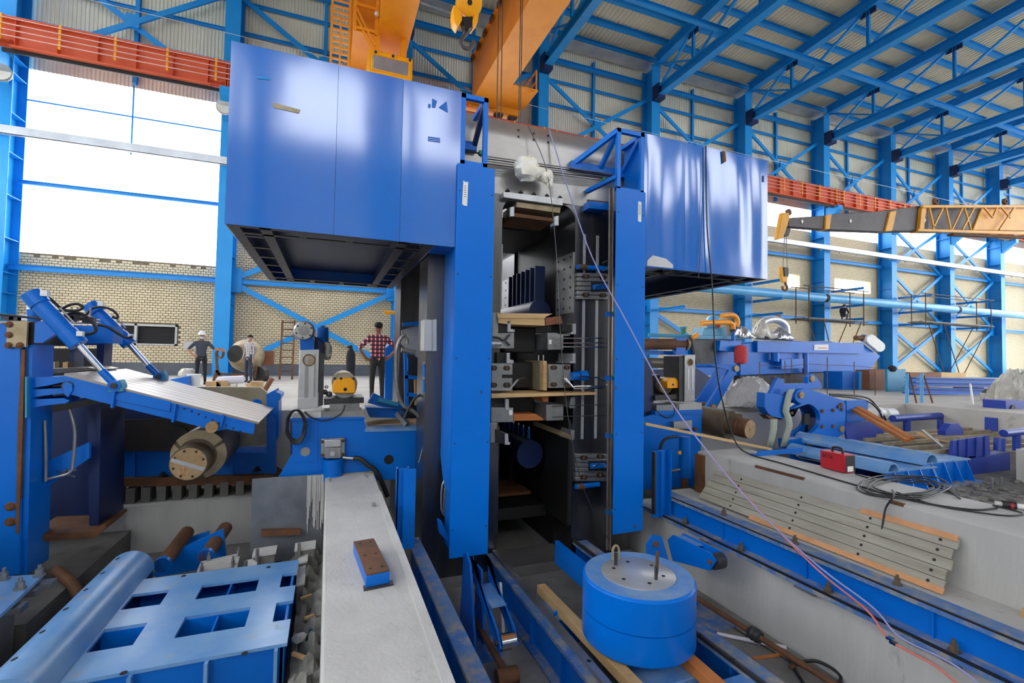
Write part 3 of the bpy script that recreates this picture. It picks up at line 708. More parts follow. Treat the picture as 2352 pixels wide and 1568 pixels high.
slab(MB(), [(1164, 810), (1171, 810), (1171, 825), (1180, 827), (1180, 834), (1164, 834)], YB-.02, .5).build('hook_rail', 'bright_plate', t)
slab(MB(), [(1141, 809), (1164, 810), (1164, 833), (1141, 834)], YB+.02, .6).build('slide', 'black_steel', t)
slab(MB(), [(1153, 860), (1177, 860), (1177, 868), (1153, 868)], YB-.003, .005).build('key_slot', 'void', t)
for k in range(2): MB().tube([P(1128, 892+k*3, Y=YB-.06), P(1170, 893+k*3, Y=YB-.06), P(1187+k*3, 872, Y=YB-.02), P(1205, 866, Y=YB+.2)], .008).build('oil_pipe', 'chrome', t)
t = guide([(1128, 935), (1179, 936), (1179, 969), (1128, 970)], .5, 'left steel block under the plywood board in the mill window')
slab(MB(), [(1161, 916), (1169, 916), (1169, 940), (1175, 941), (1161, 941)], YB-.02, .5).build('hook_rail', 'bright_plate', t)
slab(MB(), [(1127, 914), (1161, 916), (1161, 938), (1127, 938)], YB+.02, .6).build('slide', 'black_steel', t)
slab(MB(), [(1169, 941), (1177, 941), (1177, 953), (1169, 953)], YB-.006, .004).build('label_plate', 'label_white', t)
t = guide([(1126, 970), (1141, 970), (1141, 985), (1137, 1016), (1126, 1017)], .5, 'lowest left steel guide block in the mill window')
slab(MB(), [(1160, 996), (1167, 996), (1168, 1014), (1172, 1016), (1171, 1021), (1160, 1021)], YB-.02, .5).build('hook_rail', 'bright_plate', t)
slab(MB(), [(1137, 985), (1160, 996), (1160, 1020), (1137, 1016)], YB, .5).build('slide', 'black_steel', t)
# right blocks
t = guide([(1258, 764), (1280, 764), (1280, 766), (1310, 768), (1310, 771), (1294, 771), (1294, 803), (1258, 803)], .7, 'upper right steel guide block with oil pipes in the mill window')
slab(MB(), [(1316, 743), (1323, 743), (1323, 767), (1311, 767), (1311, 763), (1316, 762)], YB-.03, .4).build('hook_rail', 'bright_plate', t)
slab(MB(), [(1290, 745), (1316, 745), (1316, 760), (1290, 762)], YB+.0, .8).build('slide', 'black_steel', t)
slab(MB(), [(1261, 780), (1267, 780), (1267, 790), (1261, 790)], YB-.005, .003).build('label_plate', 'label_white', t)
for yy, y2 in ((777, 776), (788, 787), (796, 797)): MB().tube([P(1270, yy-5, Y=YB-.02), P(1280, yy, Y=YB-.05), P(1398, y2, Y=YB-.1)], .007).build('oil_pipe', 'chrome', t)
t = guide([(1261, 836), (1310, 837), (1310, 859), (1314, 860), (1314, 872), (1310, 873), (1310, 890), (1261, 891)], .6, 'lower right slotted steel guide block in the mill window')
for c in ((1272, 844), (1302, 844), (1272, 883), (1302, 884)): slot(t, *c, 15, 10, YB)
slab(MB(), [(1315, 811), (1322, 811), (1322, 834), (1309, 834), (1309, 830), (1315, 830)], YB-.03, .4).build('hook_rail', 'bright_plate', t)
slab(MB(), [(1240, 828), (1246, 828), (1246, 896), (1240, 896)], YB+.1, .5).build('slide', 'bronze_plate', t)
slab(MB(), [(1248, 828), (1256, 829), (1256, 897), (1248, 896)], YB+.06, .5).build('slide', 'wood_pale', t)
for xx in (1237, 1248):
    MB().cyl(P(xx, 828, Y=YB+.12), P(xx, 815, Y=YB+.12), .011, n=8).build('pin', 'chrome', t)
for k in range(2): MB().tube([P(1295+k*4, 868, Y=YB-.03), P(1312+k*5, 888+k*3-2, Y=YB-.08), P(1320, 892-k*5, Y=YB-.08), P(1402, 890-k*4, Y=YB-.12)], .009).build('oil_pipe', 'chrome', t)
bc = thing('clamp_cylinder', 'small blue clamp cylinder with two bent pipes beside the slotted block', 'cylinder', tuple(P(1330, 865, Y=YB-.1)))
MB().cyl(P(1314, 864, Y=YB-.03), P(1328, 863, Y=YB-.03), .055, n=14).build('barrel', 'paint', bc); MB().cyl(P(1330, 863, Y=YB-.03), P(1347, 862, Y=YB-.03), .065, n=14).build('barrel', 'paint', bc)
for k in range(2): MB().tube([P(1326, 863, Y=YB-.1), P(1360, 866, Y=YB-.1), P(1380, 869, Y=YB-.12), P(1402, 890-8*k, Y=YB-.12)], .009, smooth=3).build('oil_pipe', 'chrome', bc)
t = guide([(1255, 929), (1294, 929), (1294, 965), (1255, 966)], .7, 'right steel block under the plywood board in the mill window')
slab(MB(), [(1312, 912), (1321, 912), (1321, 937), (1308, 937), (1308, 930)], YB-.03, .4).build('hook_rail', 'bare_steel', t)
for yy in (930, 955): MB().tube([P(1268, yy+3, Y=YB-.03), P(1300, yy+1, Y=YB-.08), P(1398, yy-1, Y=YB-.12)], .006).build('oil_pipe', 'dark_steel', t)
t = guide([(1314, 988), (1320, 988), (1320, 1008), (1312, 1012), (1308, 1009)], .3, 'lowest right steel rail end in the mill window', Y=YB-.02)
MB().bar(P(1311, 1003, Y=YB), P(1228, 972, Y=6.3), .06, .05).build('rail_bar', 'bronze_plate', t)
MB().box(2.93, 2.965, 5.5, 6.2, -1.2, .15).build('slide', 'black_steel', t)
# dark roll bodies and the row of oil pipes in the window depth
for k, (z, lab) in enumerate(((1.18, 'upper'), (.72, 'middle'), (.3, 'lower'))):
    o = MB().box(2.12, 2.56, 5.75, 7.6, z-.17, z+.17).build('roll_chock', 'black_steel', bevel=.02); tag(o, lab+' dark roll chock deep in the mill window', 'roll chock', 'roll chocks')
# timber and boards laid in the window
o = slab(MB(), [(1141, 719), (1270, 720), (1254, 727), (1251, 732), (1143, 731)], YB-.02, .6).build('timber', 'wood_pale', bevel=.004); tag(o, 'upper pale timber of the pair lying across the mill window', 'timber', 'timbers in the mill window')
o = slab(MB(), [(1144, 731.5), (1251, 732.5), (1252, 748), (1172, 745), (1144, 742)], YB-.02, .6).build('timber', 'wood_pale', bevel=.004); tag(o, 'lower pale timber of the pair lying across the mill window', 'timber', 'timbers in the mill window')
o = slab(MB(), [(1252, 730), (1288, 725), (1293, 742), (1254, 748)], YB, .4).build('timber', 'wood_brown', bevel=.003); tag(o, 'short brown timber end beside the pale timbers in the mill', 'timber')
o = slab(MB(), [(1129, 904), (1371, 901), (1371, 906), (1129, 914)], YB-.12, .5).build('board', 'wood_pale'); tag(o, 'thin plywood board lying across the mill window', 'board')
o = slab(MB(), [(1244, 912), (1260, 911), (1259, 922), (1248, 922)], YB, .4).build('timber', 'wood_orange'); tag(o, 'small orange wood block under the plywood board', 'timber')
o = slab(MB(), [(1180, 951), (1230, 950), (1250, 962), (1250, 965), (1180, 966)], YB+.1, .4).build('timber', 'wood_orange'); tag(o, 'orange timber between the lower guide blocks of the mill', 'timber')
# slotted clamp plates on the right housing column
def clamp(pix, slots, cyl, lab):
    t = thing('clamp_plate', lab, 'clamp plate', tuple(P(*pix[0], Y=5.46)), 'slotted clamp plates on the housing')
    x0, y0, x1, y1 = pix[0][0], pix[0][1], pix[1][0], pix[1][1]
    n = 6
    for k in range(n):
        a, b = y0+(y1-y0)*k/n, y0+(y1-y0)*(k+.86)/n
        slab(MB(), [(x0, a), (x1, a+1), (x1, b+1), (x0, b)], 5.44, .06).build('ribbed_bar', 'bare_steel', t, bevel=.006)
    slab(MB(), [(x0+1, y0+1), (x1-1, y0+2), (x1-1, y1), (x0+1, y1-1)], 5.455, .05).build('plate', 'dark_steel', t)
    for c in slots: slot(t, *c, 17, 10, 5.438)
    slab(MB(), [(cyl[0]-6, cyl[1]-12), (x1+2, cyl[1]-11), (x1+2, cyl[1]+11), (cyl[0]-6, cyl[1]+11)], 5.434, .01).build('recess', 'void', t)
    MB().cyl(P(cyl[0], cyl[1], Y=5.4), P(cyl[0]+32, cyl[1]-1, Y=5.4), .035, n=12).build('lock_cylinder', 'paint', t)
    MB().tube([P(cyl[0]+4, cyl[1], Y=5.35), P(cyl[0]+24, cyl[1]-4, Y=5.34), P(cyl[0]+38, cyl[1]+8, Y=5.36)], .007, smooth=4).build('oil_pipe', 'chrome', t)
    return t
c1 = clamp([(1326, 626), (1396, 688)], [(1346, 635), (1385, 637), (1346, 677), (1385, 678)], (1364, 659), 'upper slotted steel clamp plate on the right housing column')
c2 = clamp([(1322, 1042), (1397, 1106)], [(1341, 1051), (1379, 1048), (1341, 1096), (1379, 1091)], (1358, 1070), 'lower slotted steel clamp plate on the right housing column')
for (a, b, par, lab) in (((1326, 613), (1396, 617), c1, ''), ((1322, 1117), (1376, 1112), c2, '')):
    MB().cyl(P(*a, Y=5.4), P(*b, Y=5.4), .032, n=12).build('lock_cylinder', 'paint', par); MB().cyl(P(a[0]+4, a[1], Y=5.4), P(a[0]+20, a[1], Y=5.4), .038, n=12).build('collar', 'rust', par)
# head plates hanging at the top of the window
t = thing('bolted_bar', 'bright steel bar with five bolts at the window top', 'steel bar', tuple(P(1156, 440, Y=5.42)))
bo = slab(MB(), [(1156, 440), (1293, 455), (1293, 472), (1156, 453)], 5.42, .1).build('bar', 'bright_plate', t, bevel=.004)
for k in range(5): c = P(1166+k*30, 439+k*4, Y=5.45); bolt(c, .022, .03, bo, 'black_steel', None)
t = thing('hanging_channel', 'yellowed steel channel hanging under the bolted bar', 'channel', tuple(P(1186, 470, Y=5.5)))
slab(MB(), [(1187, 463), (1288, 476), (1286, 489), (1186, 475)], 5.47, .5).build('web', 'bronze_plate', t)
slab(MB(), [(1178, 488), (1275, 502), (1275, 509), (1180, 497)], 5.47, .5).build('lower_web', 'rust', t)
for px in ((1172, 476), (1274, 497)): slab(MB(), [px, (px[0]+9, px[1]-2), (px[0]+9, px[1]+20), (px[0], px[1]+20)], 5.45, .04).build('end_lug', 'white_plastic', t)
# ---- oil pipes: the bundle along the cross head and the risers beside the right post
t = thing('pipe_bundle', 'bundle of thin steel oil pipes across the housing head', 'pipes', tuple(P(1250, 390, Y=5.4)))
for k in range(5):
    a = P(1118, 359+k*5.6, Y=5.38); b = P(1422, 402+k*4.2, Y=5.38); MB().tube([a, b], .008).build('pipe', 'dark_steel' if k % 2 else 'bare_steel', t)
t = thing('pipe_risers', 'upright steel oil pipes left of the right cover post', 'pipes', tuple(P(1403, 1260, Y=5.2)))
for k in range(3): MB().tube([P(1400+k*4.2, 432, Y=5.28), P(1397+k*3.6, 830, Y=5.28), P(1394+k*3.6, 1262, Y=5.28)], .011).build('pipe', 'bare_steel' if k != 1 else 'rust', t)
for yy in (722, 868, 1000, 1175):
    c = P(1400, yy, Y=5.3); MB().obox(c, V((.05, 0, 0)), V((0, .03, 0)), V((0, 0, .03))).build('pipe_clamp', 'paint', t); MB().ball(c+V((.02, -.04, .02)), .02, 8).build('clip', 'green', t)
for yy in (600, 618): MB().tube([P(1384, yy+4, Y=5.3), P(1396, yy-2, Y=5.3), P(1412, yy, Y=5.3)], .006, smooth=4).build('bent_pipe', 'hose_braid', t)
t = thing('foam_wrap', 'torn white insulation foam lump on the pipe bundle', 'foam')
for (px, py, r, sq) in ((1210, 388, .15, (1.1, .7, 1)), (1232, 396, .11, (1.2, .7, .7)), (1255, 405, .1, (1, .7, .9)), (1262, 420, .06, (.8, .7, 1.3)), (1195, 372, .05, (1.2, .7, .6)), (1222, 372, .07, (1, .7, .8)), (1208, 402, .05, (1, .8, 1.2))):
    MB().ball(P(px, py, Y=5.3), r, 14, sq, .16).build('foam_lump', 'foam', t)
def pad(pix, lab):
    t = thing('bracket', lab, 'bracket', tuple(P(*pix[0], Y=5.45)), 'blue brackets on the housing head')
    slab(MB(), pix, 5.35, .15).build('angle', 'paint', t)
    slab(MB(), [(p[0]-4 if k in (0, 3) else p[0], p[1]+(-3 if k < 2 else 5)) for k, p in enumerate(pix)], 5.49, .012).build('rusty_back_plate', 'rust', t)
pad([(1354, 461), (1398, 466), (1398, 482), (1352, 478)], 'short blue bracket bolted beside the pipe risers')
t = thing('bracket', 'slanting blue angle arm under the right open frame', 'bracket', tuple(P(1345, 438, Y=5.45)), 'blue brackets on the housing head')
MB().bar(P(1348, 440, Y=5.48), P(1418, 405, Y=5.02), .05, .05).build('arm', 'paint', t); MB().ball(P(1388, 412, Y=5.2), .03, 8).build('clip', 'green', t)
t = thing('pipe_loop', 'bent black pipe loop inside the left open frame', 'pipes', tuple(P(1070, 355, Y=5.3)))
MB().tube([P(1064, 358, Y=5.3), P(1068, 348, Y=5.3), P(1100, 352, Y=5.3), P(1104, 360, Y=5.3)], .01, smooth=3).build('pipe', 'cable', t); MB().box(*[f(P(1104, 352, Y=5.3)[i]) for i in range(3) for f in (lambda q: q-.02, lambda q: q+.03)]).build('clip', 'green', t)
# ---- left side of the stand: control box, hoses, actuator and channel
t = thing('junction_box', 'grey steel junction box on the left housing edge', 'junction box', tuple(P(985, 800, Y=5.6)))
slab(MB(), [(974, 733), (993, 734), (993, 806), (973, 806)], 5.45, .22).build('body', 'grey_box', t, bevel=.006); slab(MB(), [(993, 734), (1003, 733), (1003, 806), (993, 806)], 5.46, .2).build('door', 'grey_box', t)
MB().cyl(P(979, 806, Y=5.55), P(980, 836, Y=5.55), .014, n=8).build('cable_gland', 'chrome', t)
t = thing('hydraulic_cylinder', 'slim blue hydraulic cylinder under the grey junction box', 'cylinder', tuple(P(978, 900, Y=5.55)))
for k in range(2): MB().cyl(P(975+k*5, 832, Y=5.55), P(974+k*5, 905, Y=5.55), .018, n=10).build('tube', 'paint', t)
for yy in (834, 868, 903): c = P(979, yy, Y=5.55); MB().obox(c, V((.04, 0, 0)), V((0, .03, 0)), V((0, 0, .015))).build('clamp', 'bare_steel', t)
def hose(pix, Ys, r, lab, m='hose_braid', nm='hydraulic_hose'):
    pts = [P(p[0], p[1], Y=(Ys if not isinstance(Ys, (list, tuple)) else Ys[i])) for i, p in enumerate(pix)]
    o = MB().tube(pts, r, 8, 6).build(nm, m); return tag(o, lab, 'hose')
hose([(935, 790), (934, 775), (924, 772), (912, 800), (910, 850), (914, 900), (926, 930), (950, 945), (978, 972)], 5.9, .022, 'thick braided hose looping up beside the mill')
hose([(978, 903), (956, 912), (940, 935), (928, 962)], 5.8, .015, 'short black hose running down to the blue table', 'cable')
hose([(980, 978), (975, 1010), (968, 1040), (962, 1062)], 5.6, .009, 'thin steel hose tail hanging at the housing edge')
hose([(988, 976), (990, 1000), (990, 1020), (989, 1040)], 5.6, .011, 'short steel hose end hanging at the housing edge')
t = thing('valve_manifold', 'small green capped valve block at the housing edge', 'valve', tuple(P(985, 975, Y=5.6)))
slab(MB(), [(976, 968), (997, 967), (997, 976), (976, 977)], 5.55, .06).build('body', 'dark_steel', t); slab(MB(), [(979, 970), (985, 970), (985, 978), (979, 978)], 5.53, .04).build('cap', 'green', t); slab(MB(), [(987, 970), (993, 970), (993, 978), (987, 978)], 5.53, .04).build('cap', 'green', t)
for k, (px, py) in enumerate(((978, 1036), (977, 1065))):
    o = MB().cyl(P(px, py, Y=6.05), P(px+10, py, Y=5.9), .04, n=14).build('fixing_bolt', 'dark_steel'); tag(o, ['upper', 'lower'][k]+' dark bolt stub at the right end of the blue bed plate', 'bolt', 'bed plate bolts')
t = thing('pipe_bends', 'bent steel pipes low behind the left cover post', 'pipes', tuple(P(1025, 1180, Y=5.3)))
for k in range(2): MB().tube([P(1030, 1100+k*8, Y=5.3), P(1016+k*6, 1112+k*8, Y=5.3), P(1014+k*6, 1170+k*4, Y=5.3), P(1026, 1190+k*4, Y=5.3), P(1024, 1210, Y=5.3)], .012, smooth=3).build('pipe', 'bare_steel', t)
o = slab(MB(), [(1005, 1192), (1013, 1195), (1033, 1235), (1033, 1250), (1008, 1222)], 5.1, .05).build('angle_strut', 'paint'); tag(o, 'short blue angle strut beside the left cover post foot', 'strut')
# entry guide frame between housing and yellow motor (blue angle frame with grey plate)
t = thing('entry_guide', 'tall blue angle frame with grey plate left of the housing', 'frame', tuple(P(950, 940, Y=6.6)))
slab(MB(), [(922, 758), (964, 745), (970, 745), (970, 820), (960, 822), (922, 790)], 6.9, .04).build('plate', 'bright_plate', t)
for a, b in (((931, 800), (934, 935)), ((966, 745), (970, 940)), ((925, 745), (970, 742)), ((930, 865), (975, 868)), ((935, 905), (975, 910))): MB().bar(P(*a, Y=6.8), P(*b, Y=6.8), .05, .05, V((0, 1, 0))).build('angle', 'paint', t)
MB().cyl(P(922, 803, Y=6.5), P(954, 810, Y=6.5), .035, n=12).build('actuator', 'bare_steel', t)
for xx in (930, 936): MB().cyl(P(xx, 822, Y=6.6), P(xx, 852, Y=6.6), .018, n=8).build('tube', 'paint', t)
for a, b in (((955, 872), (957, 930)), ((962, 868), (966, 935))): MB().bar(P(*a, Y=7.1), P(*b, Y=7.1), .05, .05, V((0, 1, 0))).build('timber_prop', 'wood_timber', t)
slab(MB(), [(908, 660), (935, 668), (938, 760), (912, 775)], 8.7, .06).build('rear_panel', 'bright_plate', t)
o = slabg(MB(), [(896, 790), (925, 784), (925, 922), (884, 925), (884, 800)], 10.3, .6).build('control_cabinet', 'paint', bevel=.01); tag(o, 'blue control cabinet beside the man in the red plaid shirt', 'cabinet')
# a person's dark shoulder seen through the window is built with the people below
# ================================================================ FOREGROUND: rails, blocks, drum
# ---- left concrete block
cb = struct('wall_plinth_left', MB().box(.012, .592, -1.5, 6.33, -1.75, -.55), 'concrete_light', 'long pale concrete foundation wall in the foreground'); b = cb.modifiers.new('bevel', 'BEVEL'); b.width = .015; b.segments = 2
lip = MB(); lip.box(.53, .585, .5, 5.4, -.55, -.535); lip.build('grout_strip', 'concrete_light', cb)
for k, (x, y) in enumerate(((.05, 6.15), (.47, 6.2))):
    MB().bar((x, y-.12, -.54), (x, y+.02, -.54), .02, .02).build('form_strip', 'concrete', cb)
o = slab(MB(), [(735, 1092), (860, 1082), (860, 1088), (735, 1100)], 6.36, .03).build('edge_board', 'wood_grey', cb)
# blue wear block with bolts lying on it
t = thing('wear_block', 'blue wear block with drilled brown steel face lying on concrete wall', 'steel block', tuple(P(850, 1300, Z=-.55)))
c4 = [P(832, 1362, Z=-.545), P(894, 1345, Z=-.545), P(858, 1262, Z=-.545), P(820, 1270, Z=-.545)]
ux = V((.13, .012, 0)); o = V((.27, 3.22, 0)); e1 = V((.152, .02, 0)); e2 = V((.0, .60, 0))+V((-.05, 0, 0))
base = [o+V((0, 0, -.545)), o+e1+V((0, 0, -.545)), o+e1+e2+V((0, 0, -.545)), o+e2+V((0, 0, -.545))]
MB().prism(base, (0, 0, .075)).build('body', 'paint', t, bevel=.006)
top = [p+V((0, 0, .0755)) for p in base]; cen = sum(top, V((0, 0, 0)))/4
MB().prism([cen+(p-cen)*.985 for p in top], (0, 0, .012)).build('wear_face', 'rust', t, bevel=.002, label='brown machined steel face')
for a in (.12, .5, .88):
    for q in (.25, .75):
        p = o+e1*q+e2*a+V((0, 0, -.457)); MB().cyl(p, p+V((0, 0, .0015)), .011, n=12).build('bolt_hole', 'void', t)
MB().prism([base[0]+V((-.015, -.03, -.004)), base[1]+V((.02, -.03, -.004)), base[1]+V((.02, .03, -.004)), base[0]+V((-.015, .03, -.004))], (0, 0, .01)).build('foot_plate', 'dark_steel', t)
o = MB(); o.pipe(P(858, 1162, Z=-.55), P(858, 1162, Z=-.55)+V((0, 0, .035)), .022, .012, 6); one('loose_nut', o, 'bare_steel', 'loose steel hex nut lying on the concrete wall', 'nut')
# steel shutter plate at its end and grout streaks
o = MB(); o.box(-.78, .0, 6.30, 6.32, -1.5, -.52); one('shutter_plate', o, 'plate_grey', 'grey steel shutter plate at the end of the concrete wall', 'plate')
gs = MB()
for k in range(22):
    x = -.19+k*.0088; gs.box(x, x+random.uniform(.004, .011), 6.285, 6.30, -.53-random.uniform(.25, .75), -.52)
tag(gs.build('grout_streaks', 'concrete_light'), 'dried grout streaks running down the steel shutter plate', 'grout', kind='stuff')
# ---- guide rails of the roll-change track
def rail_girder(x0, x1, zt, bar, lab, ya=-1.2, yb=5.48, ribs=True, zb=-1.75):
    t = thing('rail_girder', lab, 'rail', ((x0+x1)/2, 2, zb), 'rail girders of the roll change track')
    MB().box(x0, x1, ya, yb, zt-.03, zt).build('top_flange', 'rail_paint', t)
    MB().box((x0+x1)/2-.015, (x0+x1)/2+.015, ya, yb, zb, zt-.03).build('web', 'paint', t)
    MB().box(x0-.03, x1+.03, ya, yb, zb, zb+.025).build('foot_flange', 'rail_paint', t)
    if bar: MB().box(bar[0], bar[1], ya, yb, zt, zt+bar[2]).build('wear_bar', 'dark_steel' if len(bar) < 4 else bar[3], t)
    y = ya+.4
    while ribs and y < yb:
        MB().box(x0+.01, x1-.01, y-.008, y+.008, zb+.025, zt-.03).build('rib', 'paint', t); y += .62
    y = ya+.25
    if bar:
        while y < yb-2:
            p = ((bar[0]+bar[1])/2, y, zt+bar[2]); bolt(p, .012, .004, t, 'black_steel', None, 'screw'); y += .35
    return t
rail_girder(1.83, 1.97, -1.40, (1.905, 1.965, .035, 'bare_steel'), 'blue rail girder with grey wear bar left of the blue drum')
rail_girder(3.0, 3.2, -1.40, (3.0, 3.03, .03), 'blue rail girder with dark bar right of the blue drum')
rail_girder(.87, 1.0, -1.06, None, 'narrow dusty rail girder beside the concrete wall', yb=5.35)
t = thing('rail_post', 'short blue channel post at the left rail end', 'post', (.83, 5.2, -1.06), 'blue channel posts at the rail ends')
MB().chan((.78, 5.12, -1.06), (.78, 5.12, -.24), .13, .1, .012, V((1, 0, 0)), 1).build('channel', 'paint', t); MB().box(.775, .90, 5.06, 5.075, -1.06, -.24).build('face', 'paint', t)
t = thing('rail_post', 'short blue channel post at the right rail end', 'post', (4.0, 5.2, -1.06), 'blue channel posts at the rail ends')
MB().chan((4.1, 5.12, -1.06), (4.1, 5.12, -.22), .16, .1, .012, V((1, 0, 0)), -1).build('channel', 'paint', t); MB().box(3.92, 4.1, 5.06, 5.075, -1.06, -.22).build('face', 'paint', t); MB().box(3.9, 3.918, 5.0, 5.06, -1.0, -.22).build('wear_bar', 'dark_steel', t)
# ---- right I-beam track on its concrete ledge
t = thing('track_beam', 'long blue track beam with bolted dusty ledge at the right', 'beam', (4.2, 2, -1.1))
MB().box(4.08, 4.24, -1.2, 5.6, -1.10, -1.06).build('ledge', 'rail_paint', t)
MB().box(4.075, 4.10, -1.2, 5.6, -1.06, -1.045).build('wear_strip', 'black_steel', t)
MB().box(4.235, 4.255, -1.2, 5.4, -1.06, -.86).build('web', 'paint', t)
MB().box(4.19, 4.40, -1.2, 5.4, -.86, -.825).build('top_flange', 'rail_paint', t)
MB().box(4.19, 4.21, -1.2, 5.4, -.825, -.815).build('edge_strip', 'black_steel', t)
y = .2
while y < 5.4: MB().box(4.21, 4.236, y-.008, y+.008, -1.06, -.86).build('rib', 'paint', t); y += 1.0
for y in (1.15, 2.05, 2.95, 3.9, 4.75): bolt((4.165, y, -1.06), .026, .085, t, 'brown_roll')
for y in (1.6, 2.5, 3.4, 4.3): bolt((4.33, y, -.825), .024, .08, t, 'brown_roll')
lg = struct('wall_ledge_right', MB().box(4.15, 4.9, -1.5, 5.9, -1.75, -1.10), 'concrete', 'concrete ledge carrying the blue track beam')
fillg = MB(); fillg.box(4.26, 4.9, -1.5, 5.5, -1.10, -.88); struct('floor_grout_strip', fillg, 'concrete', 'grout strip between track beam and concrete block')
sh = MB().box(-.06, .06, -.05, .05, 0, .012).mesh('shim_plate', 'bare_steel')
for k, (px, py) in enumerate(((1840, 1350), (1862, 1362), (2185, 1525), (1627, 1240), (2110, 1480))):
    p = P(px, py, Z=-1.11); o = place('shim_plate', sh, (4.12, p.y, -1.113)); tag(o, ['shim plate pair member nearest the drum under the track beam ledge', 'thin steel shim plate beside another under the track beam ledge', 'thin steel shim plate nearest the lower right picture corner', 'thin steel shim plate at the far end of the track beam', 'thin steel shim plate between two others under the ledge'][k], 'shim', 'shim plates under the ledge')
# ---- big right concrete block
bb = struct('wall_plinth_right', MB().box(4.9, 5.75, -1.5, 5.35, -1.75, -.32), 'concrete', 'broad concrete foundation block carrying the red welder'); b = bb.modifiers.new('bevel', 'BEVEL'); b.width = .02; b.segments = 2
MB().box(4.86, 4.9, 5.2, 5.36, -1.1, -.36).build('rusty_edge_bar', 'rust', bb)
for (a, bq) in (((1750, 1068), (1850, 1098)), ((2040, 1150), (2078, 1158))):
    p, q = P(*a, Z=-.319), P(*bq, Z=-.319); MB().bar((4.91, p.y, -.325), (4.91, q.y, -.325), .03, .03).build('rust_stain_strip', 'rust', bb)
# the leaning shutter board of weathered planks
t = thing('plank_shutter', 'weathered plank shutter leaning against the concrete block', 'plank panel', (4.7, 3.6, -.9))
ya, yb = 5.02, 2.33
for k in range(5):
    f0, f1 = k/5, (k+.96)/5
    pa = lambda f: (4.63+.22*f, -.86+.385*f)
    x0, z0 = pa(f0); x1, z1 = pa(f1)
    e = [.01, .02, .0, .02, .0][k]; n = V((-.385, 0, .22)).normalized()*.022
    pts = [V((x0, ya-.02*k, z0)), V((x1, ya-.02*k-.02, z1)), V((x1, yb+e, z1)), V((x0, yb+e, z0))]
    PK = MB().prism(pts, n).build('plank', 'wood_grey', t, bevel=.004)
    for yy in (yb+.12, 3.0, 3.7, 4.5): c = (pts[0]+pts[1])/2; bolt(V((c.x, yy, c.z))+n, .009, .003, PK, 'black_steel', n, 'nail')
for (yq, yw, f, w) in ((2.34, 3.1, 1.0, .05), (2.33, 4.2, .0, .05)):
    x0, z0 = 4.63+.22*f, -.86+.385*f; n = V((-.385, 0, .22)).normalized()
    MB().bar(V((x0, yq, z0))+n*.024, V((x0, yw, z0))+n*.024, .012, w, V((.22, 0, .385))).build('raw_edge', 'wood_fresh', t)
o = MB(); p = P(2352, 1425, X=4.82); o.prism([P(2338, 1440, X=4.82), P(2352, 1395, X=4.82), P(2380, 1400, X=4.82), P(2380, 1470, X=4.82), P(2352, 1455, X=4.82)], (-.03, 0, 0)); one('board_scrap', o, 'wood_timber', 'brown board scrap at the right picture edge', 'board')
# ---- the big blue drum
DC = V((2.46, 3.36, 0)); DR = .455
t = thing('cylinder_drum', 'big blue steel drum with round steel lid between the rails', 'drum', (DC.x, DC.y, -1.34))
n = 48
MB().lathe((DC.x, DC.y, -1.33), (0, 0, 1), [(0, DR-.02), (.02, DR), (.231, DR), (.232, DR-.014), (.239, DR-.014), (.24, DR), (.48, DR), (.498, DR-.015), (.5, DR-.02), (.502, .315)], n).build('shell', 'panel_paint', t)
MB().pipe((DC.x, DC.y, -.834), (DC.x, DC.y, -.826), DR-.016, .30, 48).build('top_ring', 'dusty_paint', t)
MB().lathe((DC.x, DC.y, -.83), (0, 0, 1), [(0, .30), (.012, .30), (.014, .297)], n).build('lid', 'bright_plate', t); LID = t.children[-1]
for a in range(6):
    q = math.radians(20+60*a); p = V((DC.x+.2*math.cos(q), DC.y+.2*math.sin(q), -.8165)); MB().cyl(p, p+V((0, 0, .002)), .016, n=14).build('bolt_hole', 'void', LID)
for k, (px, py) in enumerate(((1414, 1297), (1507, 1330))):
    p = P(px, py, Z=-.816); s = thing('x', '', None); bpy.data.objects.remove(s)
    sh = MB().cyl(p, p+V((0, 0, .1)), .014, n=10).build('eye_bolt', 'dark_steel', t)
    if k == 0:
        MB().tube([p+V((-.028, 0, .05)), p+V((-.03, 0, .13)), p+V((0, 0, .165)), p+V((.03, 0, .13)), p+V((.028, 0, .05))], .011, smooth=4).build('shackle', 'bronze_plate', sh)
    else:
        MB().bar(p+V((.004, 0, .04)), p+V((.012, 0, .22)), .02, .018).build('shackle', 'rust', sh)
# timbers under the drum
def timber(a, b, w, h, lab, m='wood_timber', grp='timbers under the drum'):
    o = MB().bar(a, b, w, h).build('timber', m, bevel=.004); return tag(o, lab, 'timber', grp)
def on_track(px, py, z): return P(px, py, Z=z)
timber(V((2.08, 4.45, -1.38)), V((2.13, 1.7, -1.38)), .09, .085, 'long pale timber running under the left side of the drum')
timber(V((2.70, 3.3, -1.385)), V((2.62, 1.5, -1.385)), .1, .085, 'orange-brown timber sticking out in front of the drum', 'wood_orange')
